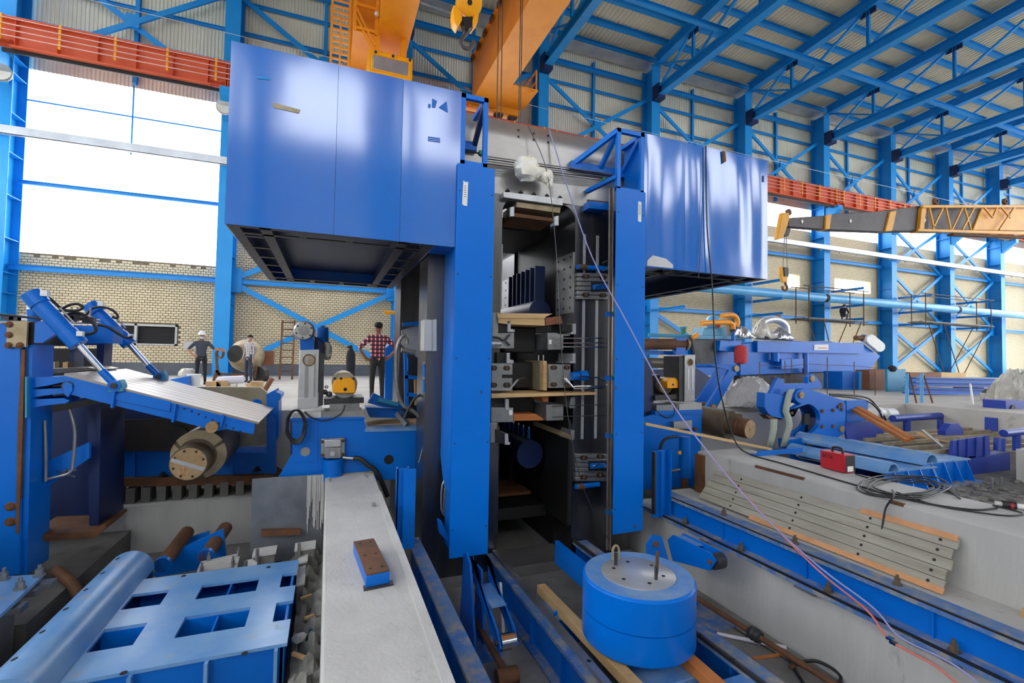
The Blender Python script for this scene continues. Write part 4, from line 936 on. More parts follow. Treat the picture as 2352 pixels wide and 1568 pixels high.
# blue saddle beams carrying the drum
def saddle(y, lab):
    t = thing('saddle_beam', lab, 'beam', (MX, y, -1.7), 'blue saddle beams between the rails')
    pts = [(1.97, y, -1.42)]+[(2.46+.36*math.cos(q), y, -1.35-.18*math.sin(q)) for q in [math.pi-math.pi*k/10 for k in range(11)]]+[(3.0, y, -1.42), (3.0, y, -1.7), (1.97, y, -1.7)]
    MB().prism(pts, (0, .02, 0)).build('web', 'paint', t)
    MB().box(1.97, 2.12, y-.05, y+.25, -1.44, -1.42).build('top_plate', 'dusty_paint', t); MB().box(2.8, 3.0, y-.05, y+.25, -1.44, -1.42).build('top_plate', 'dusty_paint', t)
saddle(2.55, 'blue curved saddle beam in front of the drum'); saddle(4.0, 'blue curved saddle beam behind the drum')
o = MB(); o.box(2.2, 2.8, 2.9, 3.9, -1.56, -1.43); one('carriage_plate', o, 'dusty_paint', 'dusty blue carriage plate under the drum', 'plate', bevel=.01)
o = MB(); o.box(2.66, 2.70, 4.15, 5.3, -1.55, -1.28); o.box(2.70, 2.82, 4.15, 5.3, -1.55, -1.53); tag(o.build('stop_bracket', 'paint'), 'blue angle bracket behind the drum at the right rail', 'bracket')
# ---- lever arms (roll change latches) left and right
def latch(y0, side, lab, px):
    x = px; t = thing('latch_arm', lab, 'lever', (x, y0, -1.75), 'blue latch arms beside the rails')
    for s in (-.075, .075):
        MB().prism([(x+s, y0+.1, -1.0), (x+s, y0+.17, -1.05), (x+s, y0-.62, -1.32), (x+s, y0-.72, -1.42), (x+s, y0-.66, -1.48), (x+s, y0-.1, -1.26), (x+s, y0+.06, -1.22)], (.016, 0, 0)).build('arm_plate', 'paint', t)
    MB().box(x-.06, x+.076, y0-.45, y0-.02, -1.23, -1.22).build('arm_web', 'dusty_paint', t)
    MB().cyl((x-.055, y0-.66, -1.405), (x+.072, y0-.66, -1.405), .065, n=24).build('roller', 'chrome' if side < 0 else 'dark_steel', t)
    MB().cyl((x-.1, y0-.66, -1.405), (x+.11, y0-.66, -1.405), .022, n=12).build('pin', 'dark_steel', t)
    for s in (-.14, ):
        MB().prism([(x+s, y0+.2, -1.0), (x+s, y0+.1, -.96), (x+s, y0-.02, -1.02), (x+s, y0-.25, -1.75), (x+s, y0+.3, -1.75)], (.02, 0, 0)).build('stand_plate', 'paint', t)
        MB().prism([(x-.02, y0+.15, -1.1), (x-.02, y0+.0, -1.1), (x-.02, y0-.12, -1.75), (x-.02, y0+.2, -1.75)], (.02, 0, 0)).build('stand_plate', 'paint', t)
    MB().box(x-.2, x+.12, y0-.35, y0+.35, -1.75, -1.735).build('base_plate', 'rail_paint', t)
    return t
latch(4.42, -1, 'blue latch arm with chrome roller left of the rails', 1.45)
t = thing('latch_arm', 'blue latch arm with dark roller right of the drum', 'lever', (3.6, 4.4, -1.75), 'blue latch arms beside the rails')
arm = [P(1533, 1240, X=3.62), P(1545, 1228, X=3.62), P(1632, 1270, X=3.62), P(1644, 1288, X=3.62), P(1630, 1310, X=3.62), P(1545, 1287, X=3.62)]
for s in (0, .14): MB().prism([p+V((s, 0, 0)) for p in arm], (.016, 0, 0)).build('arm_plate', 'paint', t)
MB().prism([arm[1]+V((.016, 0, -.03)), arm[1]*.45+arm[2]*.55+V((.016, 0, -.03)), arm[1]*.45+arm[2]*.55+V((.14, 0, -.03)), arm[1]+V((.14, 0, -.03))], (0, 0, .012)).build('arm_web', 'dusty_paint', t)
c = P(1634, 1290, X=3.63); MB().cyl(c+V((.016, 0, 0)), c+V((.13, 0, 0)), .078, n=24).build('roller', 'dark_steel', t); MB().cyl(c+V((-.03, 0, 0)), c+V((.18, 0, 0)), .024, n=10).build('pin', 'rust', t)
MB().prism([P(1485, 1250, Y=4.05), P(1500, 1228, Y=4.05), P(1520, 1232, Y=4.05), P(1540, 1300, Y=4.05), P(1545, 1385, Y=4.05), P(1490, 1385, Y=4.05)], (0, .016, 0)).build('stand_plate', 'paint', t)
MB().prism([P(1560, 1295, Y=4.2), P(1585, 1340, Y=4.2), P(1605, 1388, Y=4.2), P(1545, 1388, Y=4.2), P(1540, 1300, Y=4.2)], (0, .016, 0)).build('stand_plate', 'paint', t)
c = P(1508, 1250, Y=4.03); MB().cyl(c, c+V((0, .06, 0)), .03, n=12).build('pivot', 'rust', t)
MB().box(3.42, 3.95, 3.75, 4.5, -1.75, -1.735).build('base_plate', 'rail_paint', t)
# ---- drive shafts lying on the pit floor
def shaft(a, b, r, joints, lab, end=None):
    t = thing('drive_shaft', lab, 'shaft', tuple((a+b)/2), 'rusty shafts on the pit floor')
    MB().cyl(a, b, r, n=14).build('rod', 'rust', t)
    for f in joints:
        c = a+(b-a)*f; d = (b-a).normalized(); MB().lathe(c-d*.06, d, [(0, r), (.01, r*2.1), (.05, r*2.4), (.07, r*1.6), (.085, r*2.4), (.12, r*2.0), (.13, r)], 16).build('coupling', 'dark_steel', t)
    if end: c = b; MB().cyl(c-V((.09, 0, 0)), c+V((.09, 0, 0)), .065, n=18).build('knuckle', 'rust', t)
    return t
shaft(V((1.42, 4.6, -1.62)), P(1165, 1552, Z=-1.66), .028, [], 'rusty rod with round knuckle between concrete wall and rails', True)
shaft(V((3.75, 4.65, -1.60)), V((3.92, 1.2, -1.62)), .026, [.36], 'long rusty drive shaft with coupling right of the drum')
q = P(1156, 1454, Z=-1.74); o = MB(); o.bar(q, P(1149, 1338, Y=q.y), .026, .026); one('marker_stick', o, 'white_plastic', 'white speckled stick standing beside the chrome roller', 'stick')
o = MB().cyl(P(1647, 1455, Z=-1.73), P(1806, 1487, Z=-1.73), .018, n=12).build('plastic_tube', 'pvc'); tag(o, 'white plastic tube lying on the pit floor', 'tube')
o = MB(); a, b2 = P(1730, 1512, Z=-1.74), P(1808, 1500, Z=-1.74); o.bar(a, b2, .03, .012); one('wood_lath', o, 'wood_orange', 'thin wood lath on the pit floor behind the shaft', 'lath')
o = MB().tube([P(1812, 1508, Z=-1.72), P(1822, 1522, Z=-1.72), P(1875, 1518, Z=-1.66), P(1925, 1545, Z=-1.7), P(1925, 1568, Z=-1.73), P(1870, 1590, Z=-1.73), P(1830, 1545, Z=-1.73), P(1812, 1508, Z=-1.72)], .014, smooth=6).build('black_hose', 'cable'); tag(o, 'black hydraulic hose with chrome end looped on the pit floor', 'hose')
o = MB().tube([P(1600, 1380, Z=-1.74), P(1625, 1400, Z=-1.745), P(1700, 1450, Z=-1.74), P(1800, 1510, Z=-1.74), P(1900, 1560, Z=-1.74)], .005, 6, 4).build('thin_wire', 'cable'); tag(o, 'thin dark wire trailing over the pit floor beside the drum', 'wire')
def scrap(nm, m, lab, px, py, z, r): tag(MB().ball(P(px, py, Z=z), r, 8, (1, .8, .5), .3).build(nm, m), lab, 'scrap')
scrap('rubble_lump', 'concrete_light', 'pale mortar lump beside the right rail at the drum', 1592, 1475, -1.7, .045)
scrap('rubble_lump', 'rust', 'small rusty steel scrap beside the black hose', 1820, 1530, -1.72, .035)
# ---- ropes, cables
def rope(pts, r, m, lab, nm='rope', cat='rope', smooth=6): return tag(MB().tube(pts, r, 8, smooth).build(nm, m), lab, cat)
t = thing('gas_hoses', 'red and blue twin gas hose hanging from the housing to the floor', 'hose', tuple(P(1260, 300, Y=5.4)))
A = [P(1262, 298, Y=5.48), P(1300, 420, Y=5.3), P(1360, 590, Y=5.0), P(1440, 740, Y=4.7), P(1530, 905, Y=4.35), P(1640, 1055, Y=3.9), P(1760, 1190, Y=3.4)]
B = [P(1880, 1310, X=4.05), P(1990, 1400, X=4.0), P(2045, 1470, X=3.98), P(2150, 1530, X=3.98), P(2230, 1600, X=3.98)]
MB().tube(A+B, .0075, 8, 6).build('red_hose', 'rope_red', t)
MB().tube([p+V((-.006, -.012, -.006)) for p in A]+[p+V((.02, -.01, .02))+V((.0, -.02*k, .015*k)) for k, p in enumerate(B)], .0075, 8, 6).build('blue_hose', 'rope_blue', t)
for k in range(2): c = P(2045+k*8, 1466+k*10, X=3.98); MB().obox(c, V((.02, 0, 0)), V((0, .02, 0)), V((0, 0, .008))).build('hose_clip', 'chrome', t)
rope([P(1213, 290, Y=5.46), P(1255, 390, Y=5.25), P(1276, 560, Y=5.2), P(1288, 780, Y=5.2), P(1305, 960, Y=5.2), P(1340, 1120, Y=5.2), P(1398, 1240, Y=5.1)], .005, 'wire', 'thin grey wire hanging down across the mill window', 'hanging_wire', 'wire')
rope([P(1621, 335, Y=4.97), P(1624, 520, Y=4.97), P(1636, 660, Y=4.95), P(1644, 830, Y=4.9), P(1664, 940, Y=5.0), P(1690, 1015, Y=5.1), P(1720, 1042, Z=-.30), P(1800, 1065, Z=-.31), P(1960, 1112, Z=-.31), P(2100, 1150, Z=-.31), P(2230, 1170, Z=-.31), P(2290, 1166, Z=-.31)], .009, 'cable', 'black cable hanging over the right box down to the concrete block', 'power_cable', 'cable')
rope([P(1616, 338, Y=4.97), P(1612, 500, Y=4.975), P(1604, 640, Y=4.98)], .004, 'dark_blue', 'thin second line hanging over the right blue box front', 'hanging_line', 'wire')
o = slab(MB(), [(1659, 346), (1666, 348), (1668, 370), (1661, 375)], YF-.02, .01).build('hanging_strap', 'rust'); tag(o, 'small torn strap on the top edge of the right box', 'strap')
# cable heap on the concrete block
t = thing('cable_coil', 'loose heap of black cable lying on the concrete block', 'cable', tuple(P(2080, 1120, Z=-.32)))
for k in range(4):
    pts = []
    for j in range(12):
        a = 2*math.pi*j/10+k; pts.append(P(2075+random.uniform(-6, 6)+(70+12*k)*math.cos(a), 1118+(15+4*k)*math.sin(a)+random.uniform(-3, 3), Z=-.308+.006*k))
    MB().tube(pts, .008, 6, 4).build('cable_loop', 'cable', t)
rope([P(2050, 1125, Z=-.31), P(2052, 1140, X=4.88), P(2035, 1165, X=4.84), P(2028, 1200, X=4.8), P(2026, 1216, X=4.78)], .008, 'cable', 'black cable hanging over the concrete edge to a plug', 'plug_cable', 'cable')
t = thing('power_plug', 'grey power plug hanging on the weathered planks', 'plug', tuple(P(2030, 1228, X=4.78)))
c = P(2028, 1216, X=4.79); MB().lathe(c, (0, .1, -1), [(0, .012), (.01, .018), (.04, .032), (.06, .034), (.065, .03)], 14).build('body', 'dark_steel', t)
t = thing('cable_connector', 'red and black cable connector with white plug at the right edge', 'connector', tuple(P(2315, 1163, Z=-.3)))
a, b2 = P(2285, 1155, Z=-.29), P(2345, 1163, Z=-.29); d = (b2-a)
MB().cyl(a+d*.28, a+d*.82, .035, n=16).build('body', 'cable', t); MB().cyl(a+d*.5+V((-.005, -.02, .0)), a+d*.62+V((-.005, -.02, 0)), .026, n=14).build('red_cap', 'welder_red', t); MB().cyl(a, a+d*.28, .02, n=12).build('grey_end', 'grey_box', t); MB().cyl(a+d*.82, a+d*1.3, .024, n=12).build('white_end', 'white_plastic', t)
rope([P(2280, 1160, Z=-.31), P(2340, 1175, Z=-.31), P(2345, 1182, Z=-.31), P(2290, 1182, Z=-.31), P(2150, 1160, Z=-.31), P(2060, 1130, Z=-.31)], .007, 'cable', 'black cable running from the connector back along the block', 'power_cable', 'cable')
# ---- the red welding machine
t = thing('welding_machine', 'small red welding machine with black handle on the concrete block', 'welder', tuple(P(1925, 1080, Z=-.32)))
A0, A1, A2 = P(1884, 1073, Z=-.318), P(1941, 1088.5, Z=-.318), P(1965, 1086.5, Z=-.318)
ex, ey = A1-A0, A2-A1; hz = V((0, 0, .205))
MB().prism([A0+V((0, 0, .008)), A1+V((0, 0, .008)), A1+ey+V((0, 0, .008)), A0+ey+V((0, 0, .008))], hz).build('case', 'welder_red', t, bevel=.006)
nf = ex.cross(V((0, 0, 1))).normalized()
MB().prism([A1+ex*.003+ey*.06+V((0, 0, .02)), A1+ex*.003+ey*.94+V((0, 0, .02)), A1+ex*.003+ey*.94+V((0, 0, .205)), A1+ex*.003+ey*.06+V((0, 0, .205))], ex*.008).build('end_grille', 'dark_steel', t)
MB().prism([A1+ex*.014+ey*.2+V((0, 0, .025)), A1+ex*.014+ey*.75+V((0, 0, .025)), A1+ex*.014+ey*.75+V((0, 0, .085)), A1+ex*.014+ey*.2+V((0, 0, .085))], ex*.004).build('rating_label', 'label_white', t)
hc = A0+ey*.5+V((0, 0, .213)); MB().tube([hc+ex*.3, hc+ex*.32+V((0, 0, .045)), hc+ex*.45+V((0, 0, .055)), hc+ex*.6+V((0, 0, .055)), hc+ex*.7+V((0, 0, .04)), hc+ex*.72], .014, 8, 3).build('handle', 'rubber', t)
def letters(txt, org, ux, uz, size, m, par, name='lettering', proud=.002):
    cu = bpy.data.curves.new('t', 'FONT'); cu.body = txt; cu.size = 1; cu.extrude = .005
    to = bpy.data.objects.new('t', cu); COL.objects.link(to); bpy.context.view_layer.update()
    me = bpy.data.meshes.new_from_object(to.evaluated_get(bpy.context.evaluated_depsgraph_get())); bpy.data.objects.remove(to)
    ux = ux.normalized(); uz = uz.normalized(); un = ux.cross(uz).normalized(); off = root_loc(par)
    for v in me.vertices: c = V(v.co); v.co = org+ux*c.x*size+uz*c.y*size+un*(c.z*size+proud)-off
    me.materials.clear(); me.materials.append(MAT[m]); o = bpy.data.objects.new(name, me); COL.objects.link(o); o.parent = par; return o
letters('BETA', A0+ex*.1+V((0, 0, .135)), ex, V((0, 0, 1)), .062, 'ink', t)
rope([P(1965, 1088, Z=-.31), P(2000, 1098, Z=-.31), P(2060, 1105, Z=-.31), P(2130, 1112, Z=-.31), P(2180, 1128, Z=-.31), P(2205, 1145, Z=-.31)], .008, 'cable', 'black cable leading from the red welding machine', 'welder_cable', 'cable')
rope([P(1884, 1060, Z=-.25), P(1870, 1057, Z=-.29), P(1845, 1053, Z=-.31), P(1830, 1046, Z=-.31), P(1850, 1040, Z=-.31)], .009, 'cable', 'short black lead behind the red welding machine', 'welder_lead', 'cable')
# long pale plank and a blue angle piece beyond the block
o = MB().bar(P(1478, 972, Y=5.4), P(1766, 1030, Y=5.25), .12, .035).build('plank', 'wood_pale'); tag(o, 'long pale plank running from the right post to the block', 'plank')
t = thing('angle_piece', 'short blue steel angle lying on the concrete block', 'angle steel', tuple(P(1790, 1040, Z=-.3)))
a, b2 = P(1732, 1044, Z=-.31), P(1835, 1036, Z=-.31); MB().bar(a, b2, .12, .012).build('flange', 'paint', t); MB().bar(a+V((.0, -.055, .03)), b2+V((0, -.055, .03)), .012, .06).build('flange', 'paint', t)
# ================================================================ LEFT: shear table, carriage, roll, bed plate with motor
YL = 6.2
t = thing('tilting_table_machine', 'blue machine frame carrying the tilting slat table at the left', 'machine', tuple(P(120, 1310, Y=YL)))
slab(MB(), [(-60, 742), (48, 742), (48, 800), (47, 1320), (-60, 1330)], YL, .5).build('side_frame', 'paint', t, bevel=.008)
# rust-edged plate seam down the frame
slab(MB(), [(49, 802), (57, 802), (52, 985), (43, 1225), (36, 1225), (40, 985)], YL-.01, .06).build('rust_edge', 'rust', t)
slab(MB(), [(57, 795), (75, 790), (70, 1000), (62, 1320), (50, 1320), (56, 985)], YL+.03, .4).build('inner_post', 'paint', t)
o = slab(MB(), [(15, 740), (63, 739), (60, 797), (14, 797)], YL-.03, .03).build('mounting_plate', 'bronze_plate', t, bevel=.003, label='rusty cream mounting plate with bolts')
for c in ((22, 745), (21, 769), (20, 793), (46, 793)): bolt(P(*c, Y=YL-.03), .022, .02, o, 'rust', (0, -1, 0))
slab(MB(), [(0, 737), (62, 737), (62, 742), (0, 742)], YL-.02, .5).build('cap_plate', 'bronze_plate', t)
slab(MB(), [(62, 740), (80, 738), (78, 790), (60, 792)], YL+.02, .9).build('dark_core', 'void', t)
# head beam with the two trunnion gussets
slab(MB(), [(80, 740), (124, 735), (142, 737), (142, 757), (97, 787), (78, 787)], YL, .06).build('trunnion_gusset', 'paint', t)
slab(MB(), [(78, 745), (260, 748), (258, 788), (78, 788)], 7.0, .3).build('head_beam', 'paint', t)
slab(MB(), [(232, 755), (262, 752), (238, 788), (222, 788)], 7.6, .06).build('trunnion_gusset', 'paint', t)
slab(MB(), [(125, 737), (142, 735), (142, 758), (131, 760)], YL-.02, .1).build('trunnion_block', 'bronze_plate', t)
c = P(130, 747, Y=YL-.03); MB().cyl(c, c+V((0, .06, 0)), .035, n=14).build('trunnion_pin', 'chrome', t)
slab(MB(), [(78, 788), (240, 788), (236, 850), (222, 850), (222, 792), (170, 792), (170, 850), (160, 850), (160, 792), (78, 795)], 7.4, .25).build('rear_frame', 'dark_blue', t)
slab(MB(), [(70, 800), (225, 800), (245, 930), (245, 1100), (70, 1100)], 8.15, .05).build('shade_back', 'void', t)  # added dark sheet, stands in for the shade under the table
for px, m in ((90, 'pipe_blue'), (103, 'white_plastic'), (120, 'bronze_plate'), (150, 'wood_timber'), (165, 'dark_steel')):
    slab(MB(), [(px-6, 832), (px+6, 830), (px+6, 846), (px-6, 848)], 7.35, .1).build('packing_piece', m, t)
slab(MB(), [(75, 848), (200, 843), (225, 848), (150, 855), (75, 862)], 6.9, .6).build('bed_strip', 'bronze_plate', t)
# hinge brackets below
for (y0, y1) in ((868, 893), (895, 915), (918, 938)):
    slab(MB(), [(58, y0), (146, y0-4), (160, y0+2), (150, y0+8), (110, y1-8), (58, y1)], YL+.06, .5).build('hinge_bracket', 'paint', t)
slab(MB(), [(57, 865), (62, 865), (62, 958), (57, 960)], YL-.02, .06).build('hinge_strip', 'teal', t)
for yy in (890, 905, 923, 942): bolt(P(64, yy, Y=YL+.05), .012, .01, t, 'bright_plate', (0, -1, 0))
c = P(154, 886, Y=YL); MB().cyl(c, c+V((0, 1.5, 0)), .05, n=16).build('hinge_pin', 'dark_steel', t); slab(MB(), [(143, 884), (152, 876), (165, 882), (166, 896), (155, 912), (148, 905)], YL-.01, .05).build('hinge_ear', 'paint', t)
# lower body: recess with pipes, its shade painted into the rear plate and post
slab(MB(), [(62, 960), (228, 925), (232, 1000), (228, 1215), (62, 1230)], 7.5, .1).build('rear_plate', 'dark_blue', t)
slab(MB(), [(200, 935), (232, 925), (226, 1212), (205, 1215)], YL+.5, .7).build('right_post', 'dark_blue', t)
slab(MB(), [(62, 1080), (205, 1015), (205, 1052), (62, 1150)], YL+.35, .05).build('diagonal_plate', 'paint', t)
for pts in ([(103, 965), (105, 1030), (105, 1105)], [(160, 940), (172, 990), (168, 1060), (160, 1085), (125, 1096), (108, 1100)]):
    MB().tube([P(a, b, Y=YL+.25) for a, b in pts], .016, 8, 5).build('hydraulic_pipe', 'bare_steel', t)
for k in range(10): MB().tube([P(110+random.uniform(0, 40), 1070+random.uniform(0, 30), Y=YL+.4), P(140+random.uniform(0, 40), 1075+random.uniform(0, 20), Y=YL+.3)], .006).build('wire_scrap', 'bare_steel', t)
slab(MB(), [(60, 1228), (215, 1220), (240, 1205), (243, 1212), (215, 1236), (60, 1245)], YL+.3, .6).build('sole_timber', 'rust', t)
for yy in (1163, 1198): bolt(P(24, yy, Y=YL), .03, .03, t, 'rust', (0, -1, 0))
# the tilting slat table
t = thing('slat_table', 'tilted blue table with long bright steel slats', 'table', tuple(P(400, 930, Y=YL)))
A, B = P(146, 862, Y=YL), P(585, 972, Y=YL); dt = (B-A).normalized(); wy = V((0, 1.62, 0))
up = V((0, 1, 0)).cross(dt).normalized()
up = up if up.z > 0 else -up
ns = 8
for k in range(ns):
    y0, y1 = wy*(k/ns), wy*((k+.94)/ns)
    MB().prism([A+y0, B+dt*.04+y0, B+dt*.04+y1, A+y1], up*.025).build('slat', 'slat_steel', t)
MB().prism([A, B, B+wy, A+wy], -up*.02).build('deck_plate', 'paint', t)
fr = [(146, 863), (586, 973), (582, 997), (520, 985), (498, 990), (478, 985), (470, 982), (260, 930), (200, 915), (158, 905), (150, 882)]
slab(MB(), fr, YL+.01, .04).build('side_girder', 'paint', t); 
MB().prism([p+V((0, 1.56, 0)) for p in polyP(fr, YL)], (0, .04, 0)).build('side_girder', 'paint', t)
for px, py in ((260, 912), (400, 945), (510, 970)): slab(MB(), [(px, py-18), (px+5, py-17), (px-2, py+25 if px < 450 else py+12), (px-7, py+24 if px < 450 else py+11)], YL-.03, .05).build('stiffener', 'paint', t)
slab(MB(), [(257, 906), (300, 900), (392, 922), (390, 945), (265, 918)], YL-.005, .02).build('cover_web', 'paint', t)
slab(MB(), [(470, 968), (500, 972), (495, 990), (478, 990)], YL-.02, .06).build('pivot_lug', 'paint', t)
c = P(486, 981, Y=YL-.06); MB().cyl(c, c+V((0, .12, 0)), .062, n=18).build('pivot_pin', 'roll_end', t)
for k in range(9): bolt(P(424+k*16, 938+k*6.5, Y=YL+.005), .008, .008, t, 'dark_blue', (0, -1, 0), 'rivet')
def lug(px, py, Y):
    slab(MB(), [(px-18, py+8), (px-4, py-8), (px+10, py-14), (px+16, py-2), (px+16, py+12), (px-16, py+14)], Y, .12).build('cylinder_lug', 'teal', t)
lug(266, 886, YL-.04); lug(365, 865, 7.6)
# hydraulic cylinders
def ram(top, mid, bot, Y, r, lab):
    t = thing('hydraulic_cylinder', lab, 'hydraulic cylinder', tuple(P(*bot, Y=Y)), 'hydraulic cylinders of the tilting table')
    a, b, c = P(*top, Y=Y), P(*mid, Y=Y), P(*bot, Y=Y); d = (b-a).normalized()
    MB().cyl(a, b, r, n=24).build('barrel', 'paint', t, bevel=.004); MB().cyl(a-d*.05, a+d*.09, r*1.15, n=24).build('rear_cap', 'paint', t, bevel=.004); MB().cyl(b-d*.16, b+d*.01, r*1.1, n=24).build('gland', 'paint', t, bevel=.004)
    MB().cyl(b, c-d*.16, r*.42, n=18).build('rod', 'chrome', t); MB().cyl(c-d*.2, c-d*.05, r*.5, n=16).build('rod_eye_shank', 'paint', t)
    MB().cyl(c+V((0, -.05, 0)), c+V((0, .05, 0)), r*.75, n=18).build('rod_eye', 'paint', t); MB().cyl(c+V((0, -.065, 0)), c+V((0, .065, 0)), r*.4, n=14).build('pin', 'dark_steel', t)
    p = a+d*.06+V((.06, -.03, .09)); MB().obox(p, V((.028, 0, 0)), V((0, .028, 0)), V((0, 0, .028))).build('port_block', 'white_plastic', t)
    p = b-d*.06+V((.07, -.05, .06)); MB().obox(p, V((.025, 0, 0)), V((0, .025, 0)), V((0, 0, .025))).build('port_block', 'white_plastic', t)
    MB().tube([a+d*.2+V((.1, -.04, .06)), b-d*.2+V((.1, -.04, .06))], .01).build('line_pipe', 'bare_steel', t)
    return t
ram((78, 683), (180, 790), (266, 885), YL-.0, .078, 'front blue hydraulic cylinder with chrome rod over the slat table')
ram((212, 706), (297, 790), (366, 865), 7.65, .078, 'rear blue hydraulic cylinder with chrome rod over the slat table')
hose([(100, 675), (120, 690), (140, 708), (155, 713), (180, 712), (190, 705), (178, 698), (160, 700), (145, 708), (130, 720)], YL+.1, .014, 'black hose looping from the front cylinder top', 'cable')
hose([(140, 730), (160, 720), (185, 720), (205, 732), (218, 748), (220, 760), (208, 766), (190, 768)], YL+.15, .016, 'thick black hose arching over the blue gusset', 'cable')
hose([(198, 722), (212, 708), (235, 705), (258, 712), (270, 724), (268, 730), (258, 728)], 7.5, .015, 'black hose looping over the rear cylinder', 'cable')
hose([(225, 746), (245, 750), (270, 765), (290, 775), (305, 772)], 7.0, .015, 'black hose running down beside the rear cylinder', 'cable')
hose([(0, 722), (30, 725), (70, 729), (105, 733)], YL+.2, .012, 'black hose lying on top of the machine frame', 'cable')
t = thing('accumulator', 'upright blue accumulator bottle behind the front cylinder', 'bottle', tuple(P(78, 737, Y=6.6)))
MB().cyl(P(78, 738, Y=6.6), P(78, 669, Y=6.6), .055, n=18).build('body', 'paint', t); MB().cyl(P(78, 711, Y=6.6), P(78, 703, Y=6.6), .057, n=18).build('label_band', 'label_white', t); MB().cyl(P(86, 670, Y=6.5), P(86, 664, Y=6.5), .03, n=12).build('valve', 'dark_steel', t)
t = thing('valve_group', 'steel pipe fittings on top of the left machine', 'pipes', tuple(P(30, 735, Y=6.5)))
for px, py in ((22, 728), (40, 732), (60, 730), (160, 732), (175, 728), (205, 735)): MB().obox(P(px, py, Y=6.6), V((.05, 0, 0)), V((0, .04, 0)), V((0, 0, .03))).build('fitting', 'dark_steel' if px % 3 else 'bright_plate', t)
for y in (733, 740): MB().tube([P(140, y, Y=7.0), P(230, y+2, Y=7.0)], .012).build('pipe', 'bare_steel', t)
for px in (165, 178, 208): MB().tube([P(px, 738, Y=7.0), P(px, 706, Y=7.0)], .01).build('pipe', 'bare_steel', t)
# ---- blue carriage with the dark plate and the roll
t = thing('roll_carriage', 'blue carriage with shade-darkened brown side plate behind the big roll', 'carriage', tuple(P(430, 1105, Y=8.0)))
slab(MB(), [(236, 1032), (620, 1040), (620, 1095), (250, 1100), (236, 1098)], 8.0, .5).build('lower_beam', 'paint', t)
slab(MB(), [(242, 965), (400, 962), (460, 975), (520, 1005), (520, 1036), (240, 1036)], 7.95, .12).build('side_plate', 'shaded_brown', t)
slab(MB(), [(245, 930), (400, 930), (400, 962), (242, 966)], 8.05, .3).build('upper_beam', 'dark_blue', t)
slab(MB(), [(430, 888), (598, 889), (612, 900), (613, 1020), (520, 1030), (430, 900)], 8.3, .1).build('back_plate', 'bronze_plate', t)
c = P(590, 925, Y=8.29); MB().cyl(c, c+V((0, -.02, 0)), .06, n=18).build('boss', 'paint', t)
slab(MB(), [(612, 905), (632, 895), (634, 900), (646, 905), (645, 915), (640, 920), (640, 1000), (633, 1018), (614, 1025)], 8.0, .5).build('hook_plate', 'paint', t)
slab(MB(), [(612, 940), (634, 960), (634, 1085), (622, 1095), (612, 1040)], 7.95, .08).build('end_plate', 'paint', t)
c = P(406, 1000, Y=7.94); MB().cyl(c, c+V((0, -.03, 0)), .14, n=22).build('bearing_cap', 'dark_steel', t)
for px, py in ((254, 1096), (374, 1090), (590, 1078)): bolt(P(px, py, Y=7.95)+V((0, 0, -.02)), .04, .06, t, 'black_steel')
for px in (305, 420, 530): slab(MB(), [(px, 1036), (px+5, 1036), (px+5, 1098), (px, 1098)], 7.96, .05).build('rib', 'paint', t)
slab(MB(), [(228, 1100), (625, 1090), (640, 1100), (640, 1112), (232, 1118)], 7.9, .6).build('base_plate', 'rust', t)
zb = P(430, 1112, Y=7.9).z
BLK = MB().box(-.05, .05, 0, .25, 0, .2).mesh('packing_block', 'concrete_dark')
for k in range(11):
    p = P(262+k*36, 1145, Y=7.88); o = place('packing_block', BLK, (p.x, 7.88, zb-.205)); tag(o, ['first', 'second', 'third', 'fourth', 'fifth', 'sixth', 'seventh', 'eighth', 'ninth', 'tenth', 'last'][k]+' dark packing block from the left under the carriage base', 'block', 'packing blocks under the carriage')
cw = MB(); zc = zb-.205
cw.box(P(228, 1150, Y=7.8).x, .0, 7.75, 8.78, -1.75, zc); struct('wall_plinth_carriage', cw, 'concrete', 'grey concrete plinth under the roll carriage')
t = thing('steel_roll', 'big brown steel roll lying endwise under the slat table', 'roll', tuple(P(433, 1065, Y=6.6)))
c0 = P(433, 1065, Y=6.6); c1 = V((c0.x, 6.95, c0.z)); c1b = c1+V((.1, 0, .07))
MB().lathe(c0, (0, 1, 0), [(0, .19), (.012, .2), (.4, .2)], 36).build('neck', 'brown_roll', t)
MB().lathe(V((c0.x+.04, 6.9, c0.z+.05)), (0, 1, 0), [(0, .285), (.015, .3), (1.0, .3)], 40).build('barrel', 'brown_roll', t)
EF = MB().cyl(c0+V((0, -.002, 0)), c0+V((0, .01, 0)), .185, n=36).build('end_face', 'roll_end', t, label='rust-orange round end face')
for a in range(8): q = 2*math.pi*a/8+.3; p = c0+V((.155*math.cos(q), -.004, .155*math.sin(q))); MB().cyl(p, p+V((0, .004, 0)), .014, n=10).build('bolt_hole', 'void', EF)
MB().bar(c0+V((-.175, -.004, .06)), c0+V((.16, -.004, -.075)), .006, .045, V((.4, 0, 1))).build('bright_scrape', 'bright_plate', EF)
for s, a0, a1 in ((0, .6, 2.5), (1, -1.3, .45), (2, 2.65, 4.4)):
    pts = []; cc = V((c0.x+.04, 6.885, c0.z+.05))
    for k in range(9): q = a0+(a1-a0)*k/8; pts.append(cc+V((.3*math.cos(q), 0, .3*math.sin(q))))
    for k in range(9): q = a1+(a0-a1)*k/8; pts.append(cc+V((.215*math.cos(q)-.02, 0, .215*math.sin(q)-.02)))
    MB().prism(pts, (0, .016, 0)).build('clamp_ring_segment', 'bronze_plate', t)
